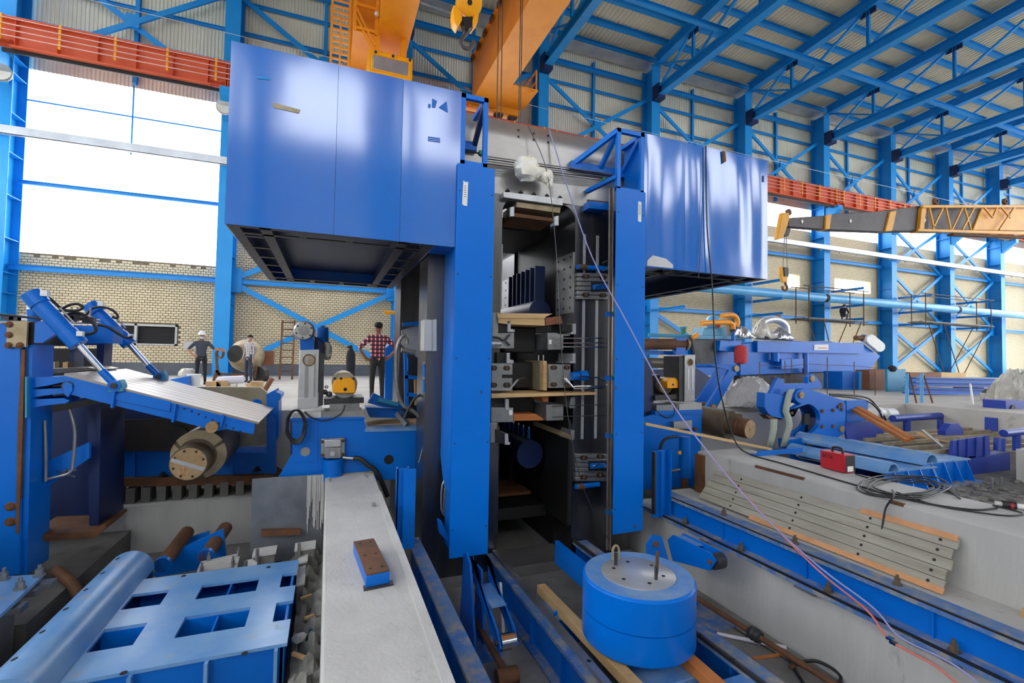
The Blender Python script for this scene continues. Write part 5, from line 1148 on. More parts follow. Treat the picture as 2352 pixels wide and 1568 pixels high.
# ---- blue bed plate with pillar, yellow motor and flanges
YP = 6.4
t = thing('guide_bed', 'blue bed frame with raised step carrying pillar and yellow-capped motor', 'machine bed', tuple(P(820, 1105, Y=YP)))
c = P(893, 1055, Y=YP)
poly = [(671, 962), (836, 959), (841, 990), (987, 985), (994, 990), (994, 1098), (872, 1103), (640, 1112), (632, 1108), (672, 1040)]
slab(MB(), poly, YP, .035).build('front_plate', 'paint', t, bevel=.004)
MB().cyl(c+V((0, -.003, 0)), c+V((0, .004, 0)), .062, n=24).build('round_opening', 'void', t)
slab(MB(), [(668, 960), (838, 957), (838, 963), (668, 966)], YP-.015, .9).build('top_plate', 'paint', t)
slab(MB(), [(838, 986), (990, 982), (990, 988), (838, 992)], YP-.015, .9).build('step_plate', 'dusty_paint', t)
slab(MB(), [(672, 972), (730, 972), (728, 1060), (674, 1062)], YP-.012, .015).build('cover_plate', 'paint', t)
c = P(701, 1037, Y=YP-.02); MB().cyl(c, c+V((0, .03, 0)), .055, n=20).build('round_cover', 'bare_steel', t)
slab(MB(), [(688, 1046), (716, 1044), (716, 1056), (688, 1057)], YP-.016, .01).build('cover_bracket', 'paint', t)
slab(MB(), [(670, 948), (738, 946), (738, 960), (670, 962)], YP, .8).build('pillar_foot', 'concrete', t)
slab(MB(), [(740, 945), (836, 942), (836, 958), (740, 960)], YP, .8).build('motor_base', 'bare_steel', t)
slab(MB(), [(672, 962), (672, 1080), (668, 1085), (666, 962)], YP+.035, .9).build('left_side', 'dark_blue', t)
slab(MB(), [(845, 975), (985, 970), (985, 985), (845, 989)], YP+.35, .5).build('sand_bed', 'wood_timber', t)
t = thing('clamp_unit', 'silver clamp unit with pressure hose on the blue bed plate', 'clamp', tuple(P(765, 1050, Y=YP-.1)))
slab(MB(), [(737, 1008), (792, 1005), (792, 1048), (737, 1050)], YP-.06, .06).build('back_plate', 'bare_steel', t, bevel=.005)
slab(MB(), [(745, 1010), (784, 1009), (784, 1026), (745, 1028)], YP-.12, .07).build('upper_block', 'bright_plate', t, bevel=.01); slab(MB(), [(747, 1028), (783, 1027), (783, 1052), (747, 1053)], YP-.13, .08).build('lower_block', 'bare_steel', t, bevel=.004)
c = P(764, 1042, Y=YP-.15); MB().cyl(c, c+V((0, .03, 0)), .03, n=16).build('boss', 'bright_plate', t)
for q in ((741, 1014), (788, 1012), (741, 1045), (788, 1043)): bolt(P(*q, Y=YP-.06), .014, .012, t, 'rust', (0, -1, 0))
MB().cyl(P(764, 1053, Y=YP-.06), P(764, 1100, Y=YP-.06), .12, n=24).build('cylinder', 'paint', t)
MB().cyl(P(787, 1050, Y=YP-.1), P(812, 1052, Y=YP-.1), .022, n=10).build('hose_fitting', 'chrome', t)
hose([(812, 1052), (828, 1054), (845, 1068), (862, 1080), (876, 1105), (890, 1140)], [YP-.1, YP-.12, YP-.14, YP-.14, YP-.14, YP-.14], .03, 'thick black pressure hose dropping behind the concrete wall end', 'cable')
t = thing('guide_pillar', 'bright machined steel pillar with round bore left of the yellow motor', 'pillar', tuple(P(706, 940, Y=YP)))
slab(MB(), [(688, 804), (733, 802), (730, 936), (683, 940)], YP+.02, .1).build('block', 'bright_plate', t, bevel=.006)
for a, b in ((701, 709), (722, 726)): slab(MB(), [(a, 812), (b, 812), (b-2, 915), (a-2, 915)], YP+.016, .01).build('milled_groove', 'bare_steel', t)
slab(MB(), [(683, 915), (731, 912), (730, 937), (683, 940)], YP+.0, .1).build('foot_block', 'bright_plate', t, bevel=.005)
c = P(710, 827, Y=YP+.015); MB().pipe(c, c+V((0, .01, 0)), .075, .06, 24).build('bore_ring', 'rust', t); MB().cyl(c+V((0, .002, 0)), c+V((0, .008, 0)), .06, n=24).build('bore_face', 'bronze_plate', t)
slab(MB(), [(733, 810), (745, 812), (742, 930), (731, 934)], YP+.04, .3).build('dark_side', 'dark_steel', t)
t = thing('flange_post', 'blue double post topped by a round silver flange behind the pillar', 'post', tuple(P(710, 800, Y=7.4)))
slab(MB(), [(688, 765), (720, 762), (730, 950), (698, 952)], 7.25, .08).build('post', 'paint', t); slab(MB(), [(722, 770), (742, 790), (738, 900), (726, 900)], 7.35, .25).build('post', 'dark_blue', t)
c = P(698, 759, Y=7.2); MB().lathe(c, (0, 1, 0), [(0, .115), (.01, .125), (.05, .125), (.06, .14), (.2, .14)], 32).build('flange', 'bright_plate', t)
MB().cyl(c+V((0, -.006, 0)), c+V((0, .01, 0)), .07, n=24).build('centre_disc', 'bare_steel', t)
for a in range(6): q = a*math.pi/3+.4; p = c+V((.1*math.cos(q), -.003, .1*math.sin(q))); MB().cyl(p, p+V((0, .004, 0)), .014, n=8).build('bolt_hole', 'rust', t)
t = thing('filter_can', 'small blue cylinder on black bracket behind the silver pillar', 'canister', tuple(P(741, 790, Y=7.6)))
MB().cyl(P(741, 786, Y=7.6), P(741, 752, Y=7.6), .085, n=20).build('can', 'paint', t); MB().cyl(P(741, 752, Y=7.6), P(741, 748, Y=7.6), .03, n=10).build('cap', 'dark_steel', t); MB().obox(P(738, 794, Y=7.6), V((.12, 0, 0)), V((0, .08, 0)), V((0, 0, .06))).build('bracket', 'rubber', t)
o = MB().ball(P(752, 806, Y=7.5), .1, 12, (.7, .6, 1.3), .2).build('plastic_wrap', 'sheet_plastic'); tag(o, 'crumpled clear plastic wrap beside the black bracket', 'plastic')
t = thing('yellow_capped_motor', 'grey cylindrical motor with yellow end guard on the bed', 'motor', tuple(P(795, 930, Y=YP+.3)))
c = P(792, 882, Y=YP+.12); MB().cyl(c+V((0, .02, 0)), c+V((0, .75, 0)), .155, n=28).build('body', 'bronze_plate', t)
pts = [(764, 903), (763, 885), (769, 872), (782, 867), (806, 867), (815, 874), (817, 888), (816, 903)]
slab(MB(), pts, YP+.06, .14).build('end_guard', 'hook_yellow', t, bevel=.012, label='rounded yellow end guard'); q = P(793, 894, Y=YP+.055); MB().cyl(q, q+V((0, .01, 0)), .022, n=14).build('shaft_hole', 'void', t)
MB().cyl(c+V((0, .0, -.03)), c+V((0, .03, -.03)), .15, n=28).build('end_plate', 'bare_steel', t)
slab(MB(), [(744, 916), (836, 912), (836, 925), (744, 930)], YP+.08, .5).build('foot', 'dark_steel', t); slab(MB(), [(757, 928), (826, 926), (826, 942), (757, 944)], YP+.06, .5).build('packing', 'bare_steel', t)
for q in (769, 783, 812): bolt(P(q, 869, Y=YP+.06), .012, .012, t, 'dark_steel', (0, -1, 0))
t = thing('sensor_unit', 'small black sensor with grey bracket left of the yellow guard', 'sensor', tuple(P(750, 905, Y=YP)))
for px, py, r in ((746, 900, .035), (756, 905, .04), (750, 888, .025)): MB().ball(P(px, py, Y=YP+.1), r, 10).build('housing', 'dark_steel' if px != 750 else 'bright_plate', t)
hose([(793, 930), (785, 948), (765, 960), (740, 965), (715, 958), (700, 945)], YP-.02, .008, 'thin black cable sagging below the yellow motor', 'cable')
t = thing('coiled_cable', 'coil of black cable hanging on the blue bed corner', 'cable', tuple(P(677, 975, Y=YP-.1)))
for k in range(5):
    pts = []
    for j in range(17):
        q = 2*math.pi*j/16; pts.append(P(680+random.uniform(-2, 2)+(20+k)*math.cos(q)*.95, 976+(34+k*1.2)*math.sin(q)+k, Y=YP-.08-.015*k))
    MB().tube(pts, .012, 6, 2).build('cable_loop', 'cable', t)
t = thing('hook_linkage', 'blue hydraulic linkage with grey hook on the step of the bed', 'linkage', tuple(P(900, 930, Y=7.0)))
slab(MB(), [(845, 925), (858, 902), (890, 918), (925, 930), (925, 938), (880, 935)], 6.9, .1).build('lever', 'paint', t); MB().cyl(P(868, 918, Y=6.85), P(915, 930, Y=6.85), .035, n=14).build('cylinder', 'teal', t); slab(MB(), [(840, 935), (915, 938), (930, 948), (930, 960), (850, 958)], 7.0, .3).build('base', 'paint', t); MB().bar(P(913, 948, Y=6.7), P(935, 975, Y=6.6), .08, .06).build('hook', 'bare_steel', t)
# ---- floor goods between carriage and wall
t = thing('wall_ladder', 'rusty steel ladder leaning on the brick wall', 'ladder', tuple(P(655, 870, Y=21)))
YQ = 20.6
for a, b in (((649, 737), (642, 870)), ((677, 737), (671, 870))): MB().bar(P(*a, Y=YQ+.7), P(*b, Z=.02), .07, .07).build('rail', 'rust', t)
for k in range(8):
    f = k/8; a = P(649-7*f, 740+16*k, Y=YQ+.7-.7*f); b = P(677-6*f, 740+16*k, Y=YQ+.7-.7*f); MB().cyl(a, b, .02, n=8).build('rung', 'rust', t)
t = thing('concrete_mixer', 'old grey concrete mixer with tilted drum by the brick wall', 'concrete mixer', tuple(P(560, 875, Z=0)))
YM = 18.0
c = P(541, 812, Y=YM); ax = V((.52, .85, -.12))
MB().lathe(c, ax, [(-.02, .28), (0, .3), (.08, .36), (.3, .52), (.55, .56), (.75, .5), (1.15, .28)], 28).build('drum', 'bronze_plate', t)
MB().cyl(c-ax.normalized()*.035, c+ax.normalized()*.02, .285, n=26).build('drum_mouth', 'void', t)
MB().box(*[v for a, b in zip(P(588, 805, Y=YM+.5), P(630, 838, Y=YM+1.0)) for v in (min(a, b), max(a, b))]).build('motor_housing', 'wood_brown', t)
for a, b in (((497, 808), (500, 868)), ((500, 858), (570, 862)), ((590, 840), (585, 868)), ((497, 850), (490, 878)), ((500, 850), (512, 876))): MB().bar(P(*a, Y=YM), P(*b, Y=YM), .07, .07).build('frame_bar', 'rust', t)
c = P(598, 862, Y=YM); MB().cyl(c+V((-.05, .0, 0)), c+V((.07, .12, 0)), .3, n=22).build('wheel', 'rubber', t)
c = P(503, 811, Y=YM-.1); MB().pipe(c, c+V((.05, .05, 0)), .18, .14, 18).build('hand_wheel', 'rust', t)
t = thing('bucket', 'white plastic bucket on the floor by the standing man', 'bucket', tuple(P(445, 885, Z=0)))
MB().lathe(P(445, 887, Y=15), (0, 0, 1), [(0, .13), (.3, .16), (.31, .165)], 20).build('body', 'white_plastic', t); MB().lathe(P(445, 887, Y=15)+V((0, 0, .3)), (0, 0, 1), [(0, .168), (.03, .168)], 20).build('lid', 'white_plastic', t)
o = slabg(MB(), [(380, 873), (430, 864), (432, 882), (378, 882)], 14.5, .6).build('blue_crate', 'paint', bevel=.01); tag(o, 'low blue steel piece lying beside the white bucket', 'steel piece')
o = MB().ball(P(430, 858, Y=16), .22, 10, (1, .8, .7), .2).build('sack', 'sheet_plastic'); tag(o, 'white sack behind the bucket at the wall', 'sack')
o = MB().box(*[v for a, b in zip(P(422, 783, Y=22.42), P(452, 801, Y=22.46)) for v in (min(a, b), max(a, b))]).build('notice_board', 'grey_box'); tag(o, 'pale notice board on the brick wall behind the helmeted man', 'board')
def pile(px, py, Y, r, m, lab, nm='rubble_sack', sq=(1.2, .8, .5)): tag(MB().ball(P(px, py, Y=Y), r, 10, sq, .15).build(nm, m), lab, 'sack')
def tubeP(a, b, Y, r, m, nm, lab, cat): return tag(MB().cyl(P(*a, Y=Y), P(*b, Y=Y), r, n=12).build(nm, m), lab, cat)
tubeP((500, 874), (560, 871), 12.3, .09, 'pvc', 'wrapped_pipe', 'white wrapped pipe lying on top behind the carriage', 'pipe')
tubeP((522, 892), (545, 888), 13.0, .11, 'sheet_plastic', 'fabric_roll', 'pale fabric roll lying before the mixer', 'roll')
for k, (px, py, w, lab) in enumerate(((490, 882, 18, 'left'), (510, 880, 14, 'middle'), (588, 882, 14, 'right'))):
    o = slabg(MB(), [(px-w, py-6), (px+w, py-6), (px+w, py+6), (px-w, py+6)], 12.2, .3).build('crate', 'wood_timber', bevel=.01); tag(o, lab+' brown wooden crate behind the roll carriage', 'crate', 'crates behind the carriage')
pile(583, 884, 12.3, .14, 'wood_pale', 'yellow sack of sand behind the roll carriage')
tubeP((608, 896), (625, 868), 13, .06, 'wood_brown', 'log', 'short brown log leaning right of the crates', 'log')
t = thing('gas_bottle', 'dark gas bottle standing left of the man in plaid', 'gas bottle', tuple(P(804, 850, Y=12.5)))
MB().lathe(V((P(805, 850, Y=12.5).x, 12.5, .0)), (0, 0, 1), [(0, .11), (.92, .11), (1.02, .09), (1.1, .035), (1.18, .03)], 20).build('body', 'dark_cloth', t); MB().ball(P(801, 796, Y=12.5), .05, 8).build('valve', 'dark_steel', t); MB().lathe(V((P(805, 850, Y=12.5).x, 12.5, 0)), (0, 0, 1), [(0, .16), (.05, .16)], 16).build('base', 'white_plastic', t)
o = slabg(MB(), [(905, 712), (909, 712), (909, 785), (905, 785)], 12, .06).build('stanchion', 'paint'); tag(o, 'slim blue stanchion right of the plaid-shirted man', 'post')
o = MB().cyl(P(882, 717, Y=12), P(908, 718, Y=12), .045, n=12).build('handwheel', 'hook_yellow'); tag(o, 'yellow knob arm on the slim blue stanchion', 'handle')
# ---- perforated blue base frame in the foreground
t = thing('base_frame', 'perforated light blue base frame with half-round bumper in the foreground', 'machine frame', (-1.0, 4.9, -1.75))
zt = -1.25; x0, x1, y0, y1 = -1.62, -.225, 4.05, 5.62
xs = [x0, -1.58, -1.30, -1.04, -.56, -.36, x1]; ys = [y0, 4.40, 4.72, 5.02, 5.30, y1]
holes = {(1, 1), (3, 1), (5, 1), (1, 3), (3, 3), (5, 3)}
def lerp_cells():
    for i in range(len(xs)-1):
        for j in range(len(ys)-1):
            if (i, j) in holes: continue
            yield xs[i], xs[i+1], ys[j], ys[j+1]
tp = MB(); nx, ny = len(xs), len(ys)
vid = {}
for i in range(nx):
    for j in range(ny):
        vid[i, j] = (len(tp.v), len(tp.v)+1); tp.v += [V((xs[i], ys[j], zt)), V((xs[i], ys[j], zt-.025))]
solid = lambda i, j: 0 <= i < nx-1 and 0 <= j < ny-1 and (i, j) not in holes
for i in range(nx-1):
    for j in range(ny-1):
        if not solid(i, j): continue
        a, b, c, d = vid[i, j], vid[i+1, j], vid[i+1, j+1], vid[i, j+1]
        tp.f += [(a[0], b[0], c[0], d[0]), (a[1], d[1], c[1], b[1])]
        for (p, q, n) in ((a, b, (i, j-1)), (b, c, (i+1, j)), (c, d, (i, j+1)), (d, a, (i-1, j))):
            if not solid(*n): tp.f.append((p[0], p[1], q[1], q[0]))
tp.build('top_plate', 'frame_paint', t)
for y in (4.08, 4.72, 5.02, 5.58): MB().box(x0, x1-.02, y-.01, y+.01, -1.75, zt-.025).build('web', 'paint', t)
for x in (-1.3, -.80, -.38): MB().box(x-.008, x+.008, y0+.04, y1-.05, -1.75, zt-.025).build('web', 'paint', t)
MB().box(x1-.05, x1-.03, y0+.02, y1-.03, -1.75, zt-.025).build('side_plate', 'paint', t)
for x in (-1.2, -.75, -.3): MB().box(x-.012, x+.012, y0-.04, y0+.07, -1.7, zt-.025).build('rib', 'frame_paint', t)
for px, py in ((422, 1322), (617, 1302), (562, 1500), (284, 1545)): p = P(px, py, Z=zt); MB().cyl(p, p+V((0, 0, .002)), .022, n=16).build('bolt_hole', 'void', t)
# half-round bumper along the left edge
n = 14; prof = []
for k in range(n+1): q = math.pi*k/n; prof.append((-1.8+.2*math.cos(q), -1.28+.2*math.sin(q)))
for k in range(n+1): q = math.pi-math.pi*k/n; prof.append((-1.8+.17*math.cos(q), -1.28+.17*math.sin(q)))
bm_ = MB().prism([(x, 3.9, z) for x, z in prof], (0, 2.05, 0)).build('bumper', 'frame_paint', t)
for k in range(6): q = 2.0; p = V((-1.8+.2*math.cos(1.9), 4.15+.33*k, -1.28+.2*math.sin(1.9))); MB().cyl(p, p+V((-.001, 0, .003)), .018, n=14).build('bolt_hole', 'void', t)
MB().box(-1.98, -1.6, 3.95, 5.9, -1.75, -1.28).build('bumper_base', 'dark_blue', t)
t = thing('roller_stand', 'blue stand with two rusty rollers behind the base frame', 'roller stand', tuple(P(450, 1300, Z=-1.6)))
for a, b, rr in (((372, 1298), (430, 1222), .075), ((472, 1278), (518, 1212), .075)):
    p, q = P(*a, Y=6.15), P(*b, Y=6.9); MB().cyl(p, q, rr, n=20).build('roller', 'rust', t); d = (q-p).normalized(); MB().cyl(p+d*.0, p+d*.05, rr*1.06, n=20).build('roller_collar', 'paint', t)
slab(MB(), [(390, 1272), (512, 1216), (520, 1290), (500, 1300), (360, 1325), (350, 1320)], 6.5, .06).build('stand_plate', 'paint', t); slab(MB(), [(400, 1245), (480, 1222), (480, 1240), (395, 1262)], 6.9, .06).build('stand_plate', 'paint', t)
# concrete of the left pit
struct('wall_plinth_side', MB().box(-3.4, -2.36, 5.4, 7.75, -1.75, -1.42), 'concrete_dark', 'dark concrete step beneath the left machine')
struct('wall_plinth_corner', MB().box(-3.3, -2.35, 3.4, 5.2, -1.75, -1.2), 'concrete_dark', 'concrete pedestal with blue plate in the lower left corner')
struct('wall_pillar_edge', MB().box(-3.6, -2.62, 4.95, 5.35, -1.2, -.35), 'concrete', 'concrete pillar edge at the left picture border')
t = thing('anchor_plate', 'blue anchor plate with three bolts on the corner pedestal', 'plate', (-2.7, 4.5, -1.2))
pl = [P(-40, 1335, Z=-1.13), P(100, 1325, Z=-1.13), P(62, 1362, Z=-1.13), P(0, 1420, Z=-1.13), P(-60, 1420, Z=-1.13)]
MB().prism(pl, (0, 0, .03)).build('plate', 'frame_paint', t)
for px, py in ((8, 1330), (90, 1322), (46, 1352)): bolt(P(px, py, Z=-1.1), .03, .1, t, 'bare_steel', None)
for k, (px, py) in enumerate(((105, 1335), (70, 1352), (35, 1390))):
    p = P(px, py, Z=-1.15); o = MB().box(p.x-.08, p.x+.06, p.y-.06, p.y+.06, -1.2, -1.15).build('packing_plate', 'bare_steel'); tag(o, ['rearmost', 'middle', 'nearest'][k]+' steel packing plate under the blue anchor plate', 'plate', 'packing plates at the corner pedestal')
o = MB().tube([P(130, 1310, Z=-1.3), P(165, 1340, Z=-1.38), P(190, 1385, Z=-1.5)], .05, 12, 3).build('rusty_pipe', 'rust'); tag(o, 'rusty bent pipe behind the corner pedestal', 'pipe')
o = MB().cyl(P(75, 1262, Z=-1.42)+V((0, 0, .0)), P(72, 1245, Z=-1.42)+V((0, 0, .1)), .07, .02, n=14).build('paper_cone', 'label_white'); tag(o, 'white paper cone standing at the foot of the left machine', 'paper')
# anchor blocks and rubble between base frame and concrete wall
rm = MB(); n = 26
rx0, rx1, ry0, ry1 = -.95, .01, 2.2, 6.28; nx, ny = 22, 60
hh = [[-1.62+.20*max(0, (x/nx-.45))*1.8+.09*math.sin(x*1.3+y*.7)*math.cos(y*.9)+random.uniform(-.035, .035) for y in range(ny+1)] for x in range(nx+1)]
rm.add([(rx0+(rx1-rx0)*x/nx, ry0+(ry1-ry0)*y/ny, hh[x][y]) for x in range(nx+1) for y in range(ny+1)], [(x*(ny+1)+y, (x+1)*(ny+1)+y, (x+1)*(ny+1)+y+1, x*(ny+1)+y+1) for x in range(nx) for y in range(ny) if rx0+(rx1-rx0)*x/nx > -.215 or ry0+(ry1-ry0)*y/ny > 5.62])
o = rm.build('rubble_heap', 'rubble'); tag(o, 'rough broken concrete rubble beside the foundation wall', 'rubble', kind='stuff')
al = ['at the shutter plate corner', 'nearest the foundation wall at the rear', 'second row beside the wall', 'in the middle of the rubble', 'left of the middle one', 'right behind the base frame corner', 'by the base frame notch', 'low beside the base frame edge']
for k, (px, py, w, h) in enumerate(((624, 1230, 36, 34), (697, 1222, 34, 34), (700, 1256, 34, 34), (607, 1270, 36, 30), (575, 1300, 20, 14), (695, 1288, 16, 14), (690, 1318, 14, 12), (690, 1338, 14, 12))):
    p = P(px, py+h, Z=-1.42); s = p.y/1093*1.08
    t = thing('anchor_block', 'dusty anchor bolt block '+al[k], 'anchor block', (p.x, p.y, -1.6), 'anchor blocks in the rubble')
    ww = w*s*.5; MB().box(p.x-ww, p.x+ww, p.y-.06, p.y+.1, -1.62, -1.42+h*s*.75).build('grout_block', 'rubble', t, bevel=.01)
    zt2 = -1.42+h*s*.75; MB().prism([(p.x-ww*1.1, p.y-.07, zt2), (p.x+ww*1.1, p.y-.07, zt2+.01), (p.x+ww*1.1, p.y+.1, zt2+.03), (p.x-ww*1.1, p.y+.1, zt2+.02)], (0, 0, .018)).build('shim', 'concrete_light', t)
    if k < 5: MB().cyl((p.x-ww*.6, p.y-.09, -1.6), (p.x-ww*.6, p.y-.09, zt2+.1), .018, n=10).build('anchor_bolt', 'bare_steel', t)
t = thing('ribbed_anchor_plate', 'dusty ribbed steel plate with four bolts behind the base frame', 'plate', tuple(P(505, 1300, Z=-1.4)))
pl = [P(462, 1296, Z=-1.36), P(553, 1275, Z=-1.36), P(545, 1305, Z=-1.36), P(452, 1318, Z=-1.36)]
MB().prism(pl, (0, 0, .03)).build('plate', 'concrete_light', t)
for k in range(7): a = pl[0]+(pl[3]-pl[0])*(k+.5)/7; b = pl[1]+(pl[2]-pl[1])*(k+.5)/7; MB().bar(a+V((0, 0, .034)), b+V((0, 0, .034)), .012, .008).build('rib', 'concrete', t)
for px, py in ((479, 1290), (548, 1278), (535, 1300), (463, 1316)): bolt(P(px, py, Z=-1.34), .02, .11, t, 'bare_steel')
MB().box(min(p.x for p in pl)+.04, max(p.x for p in pl)-.04, pl[3].y+.03, pl[0].y, -1.62, -1.36).build('grout_bed', 'rubble', t)
o = slab(MB(), [(600, 1218), (690, 1216), (690, 1228), (600, 1232)], 6.2, .06).build('rusty_flat_bar', 'rust'); tag(o, 'rusty flat bar at the foot of the shutter plate', 'bar')
o = MB().lathe(P(712, 1500, Z=-1.55), (0, 0, 1), [(0, .035), (.01, .04), (.13, .04), (.17, .018), (.2, .016)], 16).build('drink_bottle', 'bottle_green'); tag(o, 'green plastic drink bottle standing in the rubble', 'bottle')
o = MB().ball(P(688, 1465, Z=-1.45), .06, 10, (1, 1, .6), .2).build('plastic_bag', 'sheet_plastic'); tag(o, 'crumpled clear plastic beside the base frame', 'plastic')
sl = ['behind the green bottle', 'below the notch of the base frame', 'beside the plastic scrap']
for k, (px, py, qx, qy) in enumerate(((690, 1375, 715, 1366), (700, 1420, 722, 1412), (672, 1500, 700, 1510))):
    o = MB().bar(P(px, py, Z=-1.42), P(qx, qy, Z=-1.42), .03, .02).build('wood_splinter', 'wood_timber'); tag(o, 'small wood splinter '+sl[k], 'wood', 'wood splinters in the rubble')
# ================================================================ RIGHT SIDE
# ---- exit bed (mirror of the left one)
t = thing('guide_bed', 'blue bed frame with pillar right of the right cover post', 'machine bed', tuple(P(1550, 1100, Y=6.4)))
slab(MB(), [(1470, 960), (1505, 950), (1612, 944), (1612, 960), (1608, 1115), (1470, 1125)], YP, .04).build('front_plate', 'paint', t, bevel=.004)
slab(MB(), [(1505, 944), (1614, 940), (1614, 950), (1505, 953)], YP-.02, .9).build('top_plate', 'paint', t)
slab(MB(), [(1475, 815), (1497, 830), (1503, 970), (1475, 970)], YP+.1, .3).build('rib_plate', 'dark_blue', t)
slab(MB(), [(1560, 928), (1612, 925), (1612, 941), (1560, 944)], YP, .5).build('pillar_foot', 'concrete', t); slab(MB(), [(1508, 930), (1560, 928), (1560, 944), (1508, 946)], YP+.05, .5).build('motor_base', 'bare_steel', t)
t = thing('guide_pillar', 'grey machined steel pillar with round bore right of the yellow motor', 'pillar', tuple(P(1580, 925, Y=6.4)))
slab(MB(), [(1573, 815), (1597, 814), (1596, 920), (1572, 922)], YP, .12).build('block', 'bare_steel', t, bevel=.005); slab(MB(), [(1560, 818), (1573, 815), (1572, 922), (1560, 922)], YP+.02, .4).build('side_face', 'dark_steel', t)
c = P(1586, 832, Y=YP-.005); MB().pipe(c, c+V((0, .01, 0)), .068, .055, 22).build('bore_ring', 'bronze_plate', t); MB().cyl(c+V((0, .003, 0)), c+V((0, .008, 0)), .055, n=22).build('bore_face', 'rust', t)
for a, b in ((1579, 1583), (1589, 1593)): slab(MB(), [(a, 846), (b, 846), (b, 895), (a, 895)], YP-.004, .01).build('milled_groove', 'bright_plate', t)
t = thing('yellow_capped_motor', 'grey motor with yellow guard right of the right cover post', 'motor', tuple(P(1537, 925, Y=6.5)))
slab(MB(), [(1533, 892), (1532, 876), (1538, 868), (1552, 867), (1558, 874), (1560, 891)], YP+.05, .3).build('end_guard', 'hook_yellow', t, bevel=.01, label='rounded yellow end guard'); q = P(1546, 883, Y=YP+.045); MB().cyl(q, q+V((0, .01, 0)), .018, n=12).build('shaft_hole', 'void', t)
c = P(1530, 885, Y=YP+.2); MB().cyl(c, c+V((0, .6, 0)), .14, n=24).build('body', 'bronze_plate', t); slab(MB(), [(1505, 908), (1560, 905), (1560, 916), (1505, 920)], YP+.05, .4).build('foot', 'dark_steel', t); slab(MB(), [(1498, 862), (1516, 860), (1516, 905), (1498, 910)], YP+.3, .3).build('terminal_box', 'black_steel', t)
hose([(1540, 915), (1548, 935), (1546, 955), (1530, 958), (1510, 945), (1500, 928)], YP-.02, .008, 'thin black cable loop under the right yellow motor', 'cable')
t = thing('clamp_unit', 'dark clamp block on the right blue bed plate', 'clamp', tuple(P(1570, 980, Y=6.3)))
slab(MB(), [(1548, 968), (1590, 965), (1590, 985), (1548, 985)], YP-.08, .1).build('block', 'bare_steel', t, bevel=.004); c = P(1598, 985, Y=YP-.03); MB().cyl(c, c+V((0, .04, 0)), .035, n=14).build('plug', 'rust', t)
t = thing('upright_cylinder', 'upright blue hydraulic cylinder right of the right cover post', 'hydraulic cylinder', tuple(P(1572, 1110, Y=6.0)))
MB().cyl(P(1572, 1095, Y=6.0), P(1573, 1002, Y=6.0), .085, n=24).build('barrel', 'paint', t); MB().cyl(P(1572, 1120, Y=6.0), P(1572, 1095, Y=6.0), .05, n=16).build('rod', 'rust', t); MB().cyl(P(1540, 1082, Y=5.95), P(1560, 1078, Y=5.95), .025, n=10).build('port', 'bare_steel', t); slab(MB(), [(1559, 1036), (1565, 1035), (1565, 1043), (1559, 1043)], 5.9, .02).build('tag_plate', 'hook_yellow', t)
hose([(1515, 1035), (1520, 1018), (1532, 1006), (1556, 1002)], 6.0, .022, 'black hose bending to the upright blue cylinder', 'cable')
# ---- two roll pinch units behind: brown rollers and blue arms
t = thing('pinch_roll_unit', 'brown horizontal rollers on blue frame behind the right cover post', 'rollers', tuple(P(1530, 870, Y=9)))
c1, c2 = P(1470, 790, Y=9), P(1572, 790, Y=9); MB().cyl(c1, c2, .13, n=24).build('roller', 'rust', t); MB().cyl(c2, c2+V((.06, 0, 0)), .16, n=18).build('roller_end', 'roll_end', t)
c1, c2 = P(1470, 832, Y=8.6), P(1562, 835, Y=8.6); MB().cyl(c1, c2, .11, n=24).build('roller', 'brown_roll', t); MB().cyl(P(1533, 834, Y=8.6), P(1560, 835, Y=8.6), .13, n=20).build('bearing', 'paint', t)
slab(MB(), [(1470, 804), (1560, 806), (1560, 815), (1470, 814)], 9.1, .1).build('cross_beam', 'paint', t); slab(MB(), [(1556, 775), (1578, 775), (1568, 860), (1548, 860)], 8.9, .1).build('side_plate', 'paint', t); slabg(MB(), [(1470, 850), (1600, 845), (1700, 900), (1470, 905)], 9.4, .3).build('lower_frame', 'dark_blue', t)
t = thing('swing_arm', 'blue swing arm frame with bolted hubs left of the white plastic', 'lever frame', tuple(P(1640, 940, Y=7.4)))
YA = 6.9
slab(MB(), [(1630, 838), (1690, 838), (1697, 845), (1640, 948), (1628, 948), (1622, 935), (1675, 850)], YA, .06).build('arm_plate', 'paint', t)
slab(MB(), [(1632, 838), (1672, 843), (1617, 935), (1600, 935), (1598, 925), (1650, 845)], YA+.5, .06).build('arm_plate', 'paint', t)
slab(MB(), [(1600, 925), (1640, 932), (1640, 945), (1600, 938)], YA+.2, .3).build('tie_plate', 'paint', t)
for (px, py) in ((1693, 846), (1640, 935)): c = P(px, py, Y=YA-.03); MB().cyl(c, c+V((0, .12, 0)), .062, n=18).build('hub', 'roll_end', t)
MB().cyl(P(1598, 840, Y=YA+.3), P(1690, 840, Y=YA+.2), .03, n=12).build('tube', 'paint', t)
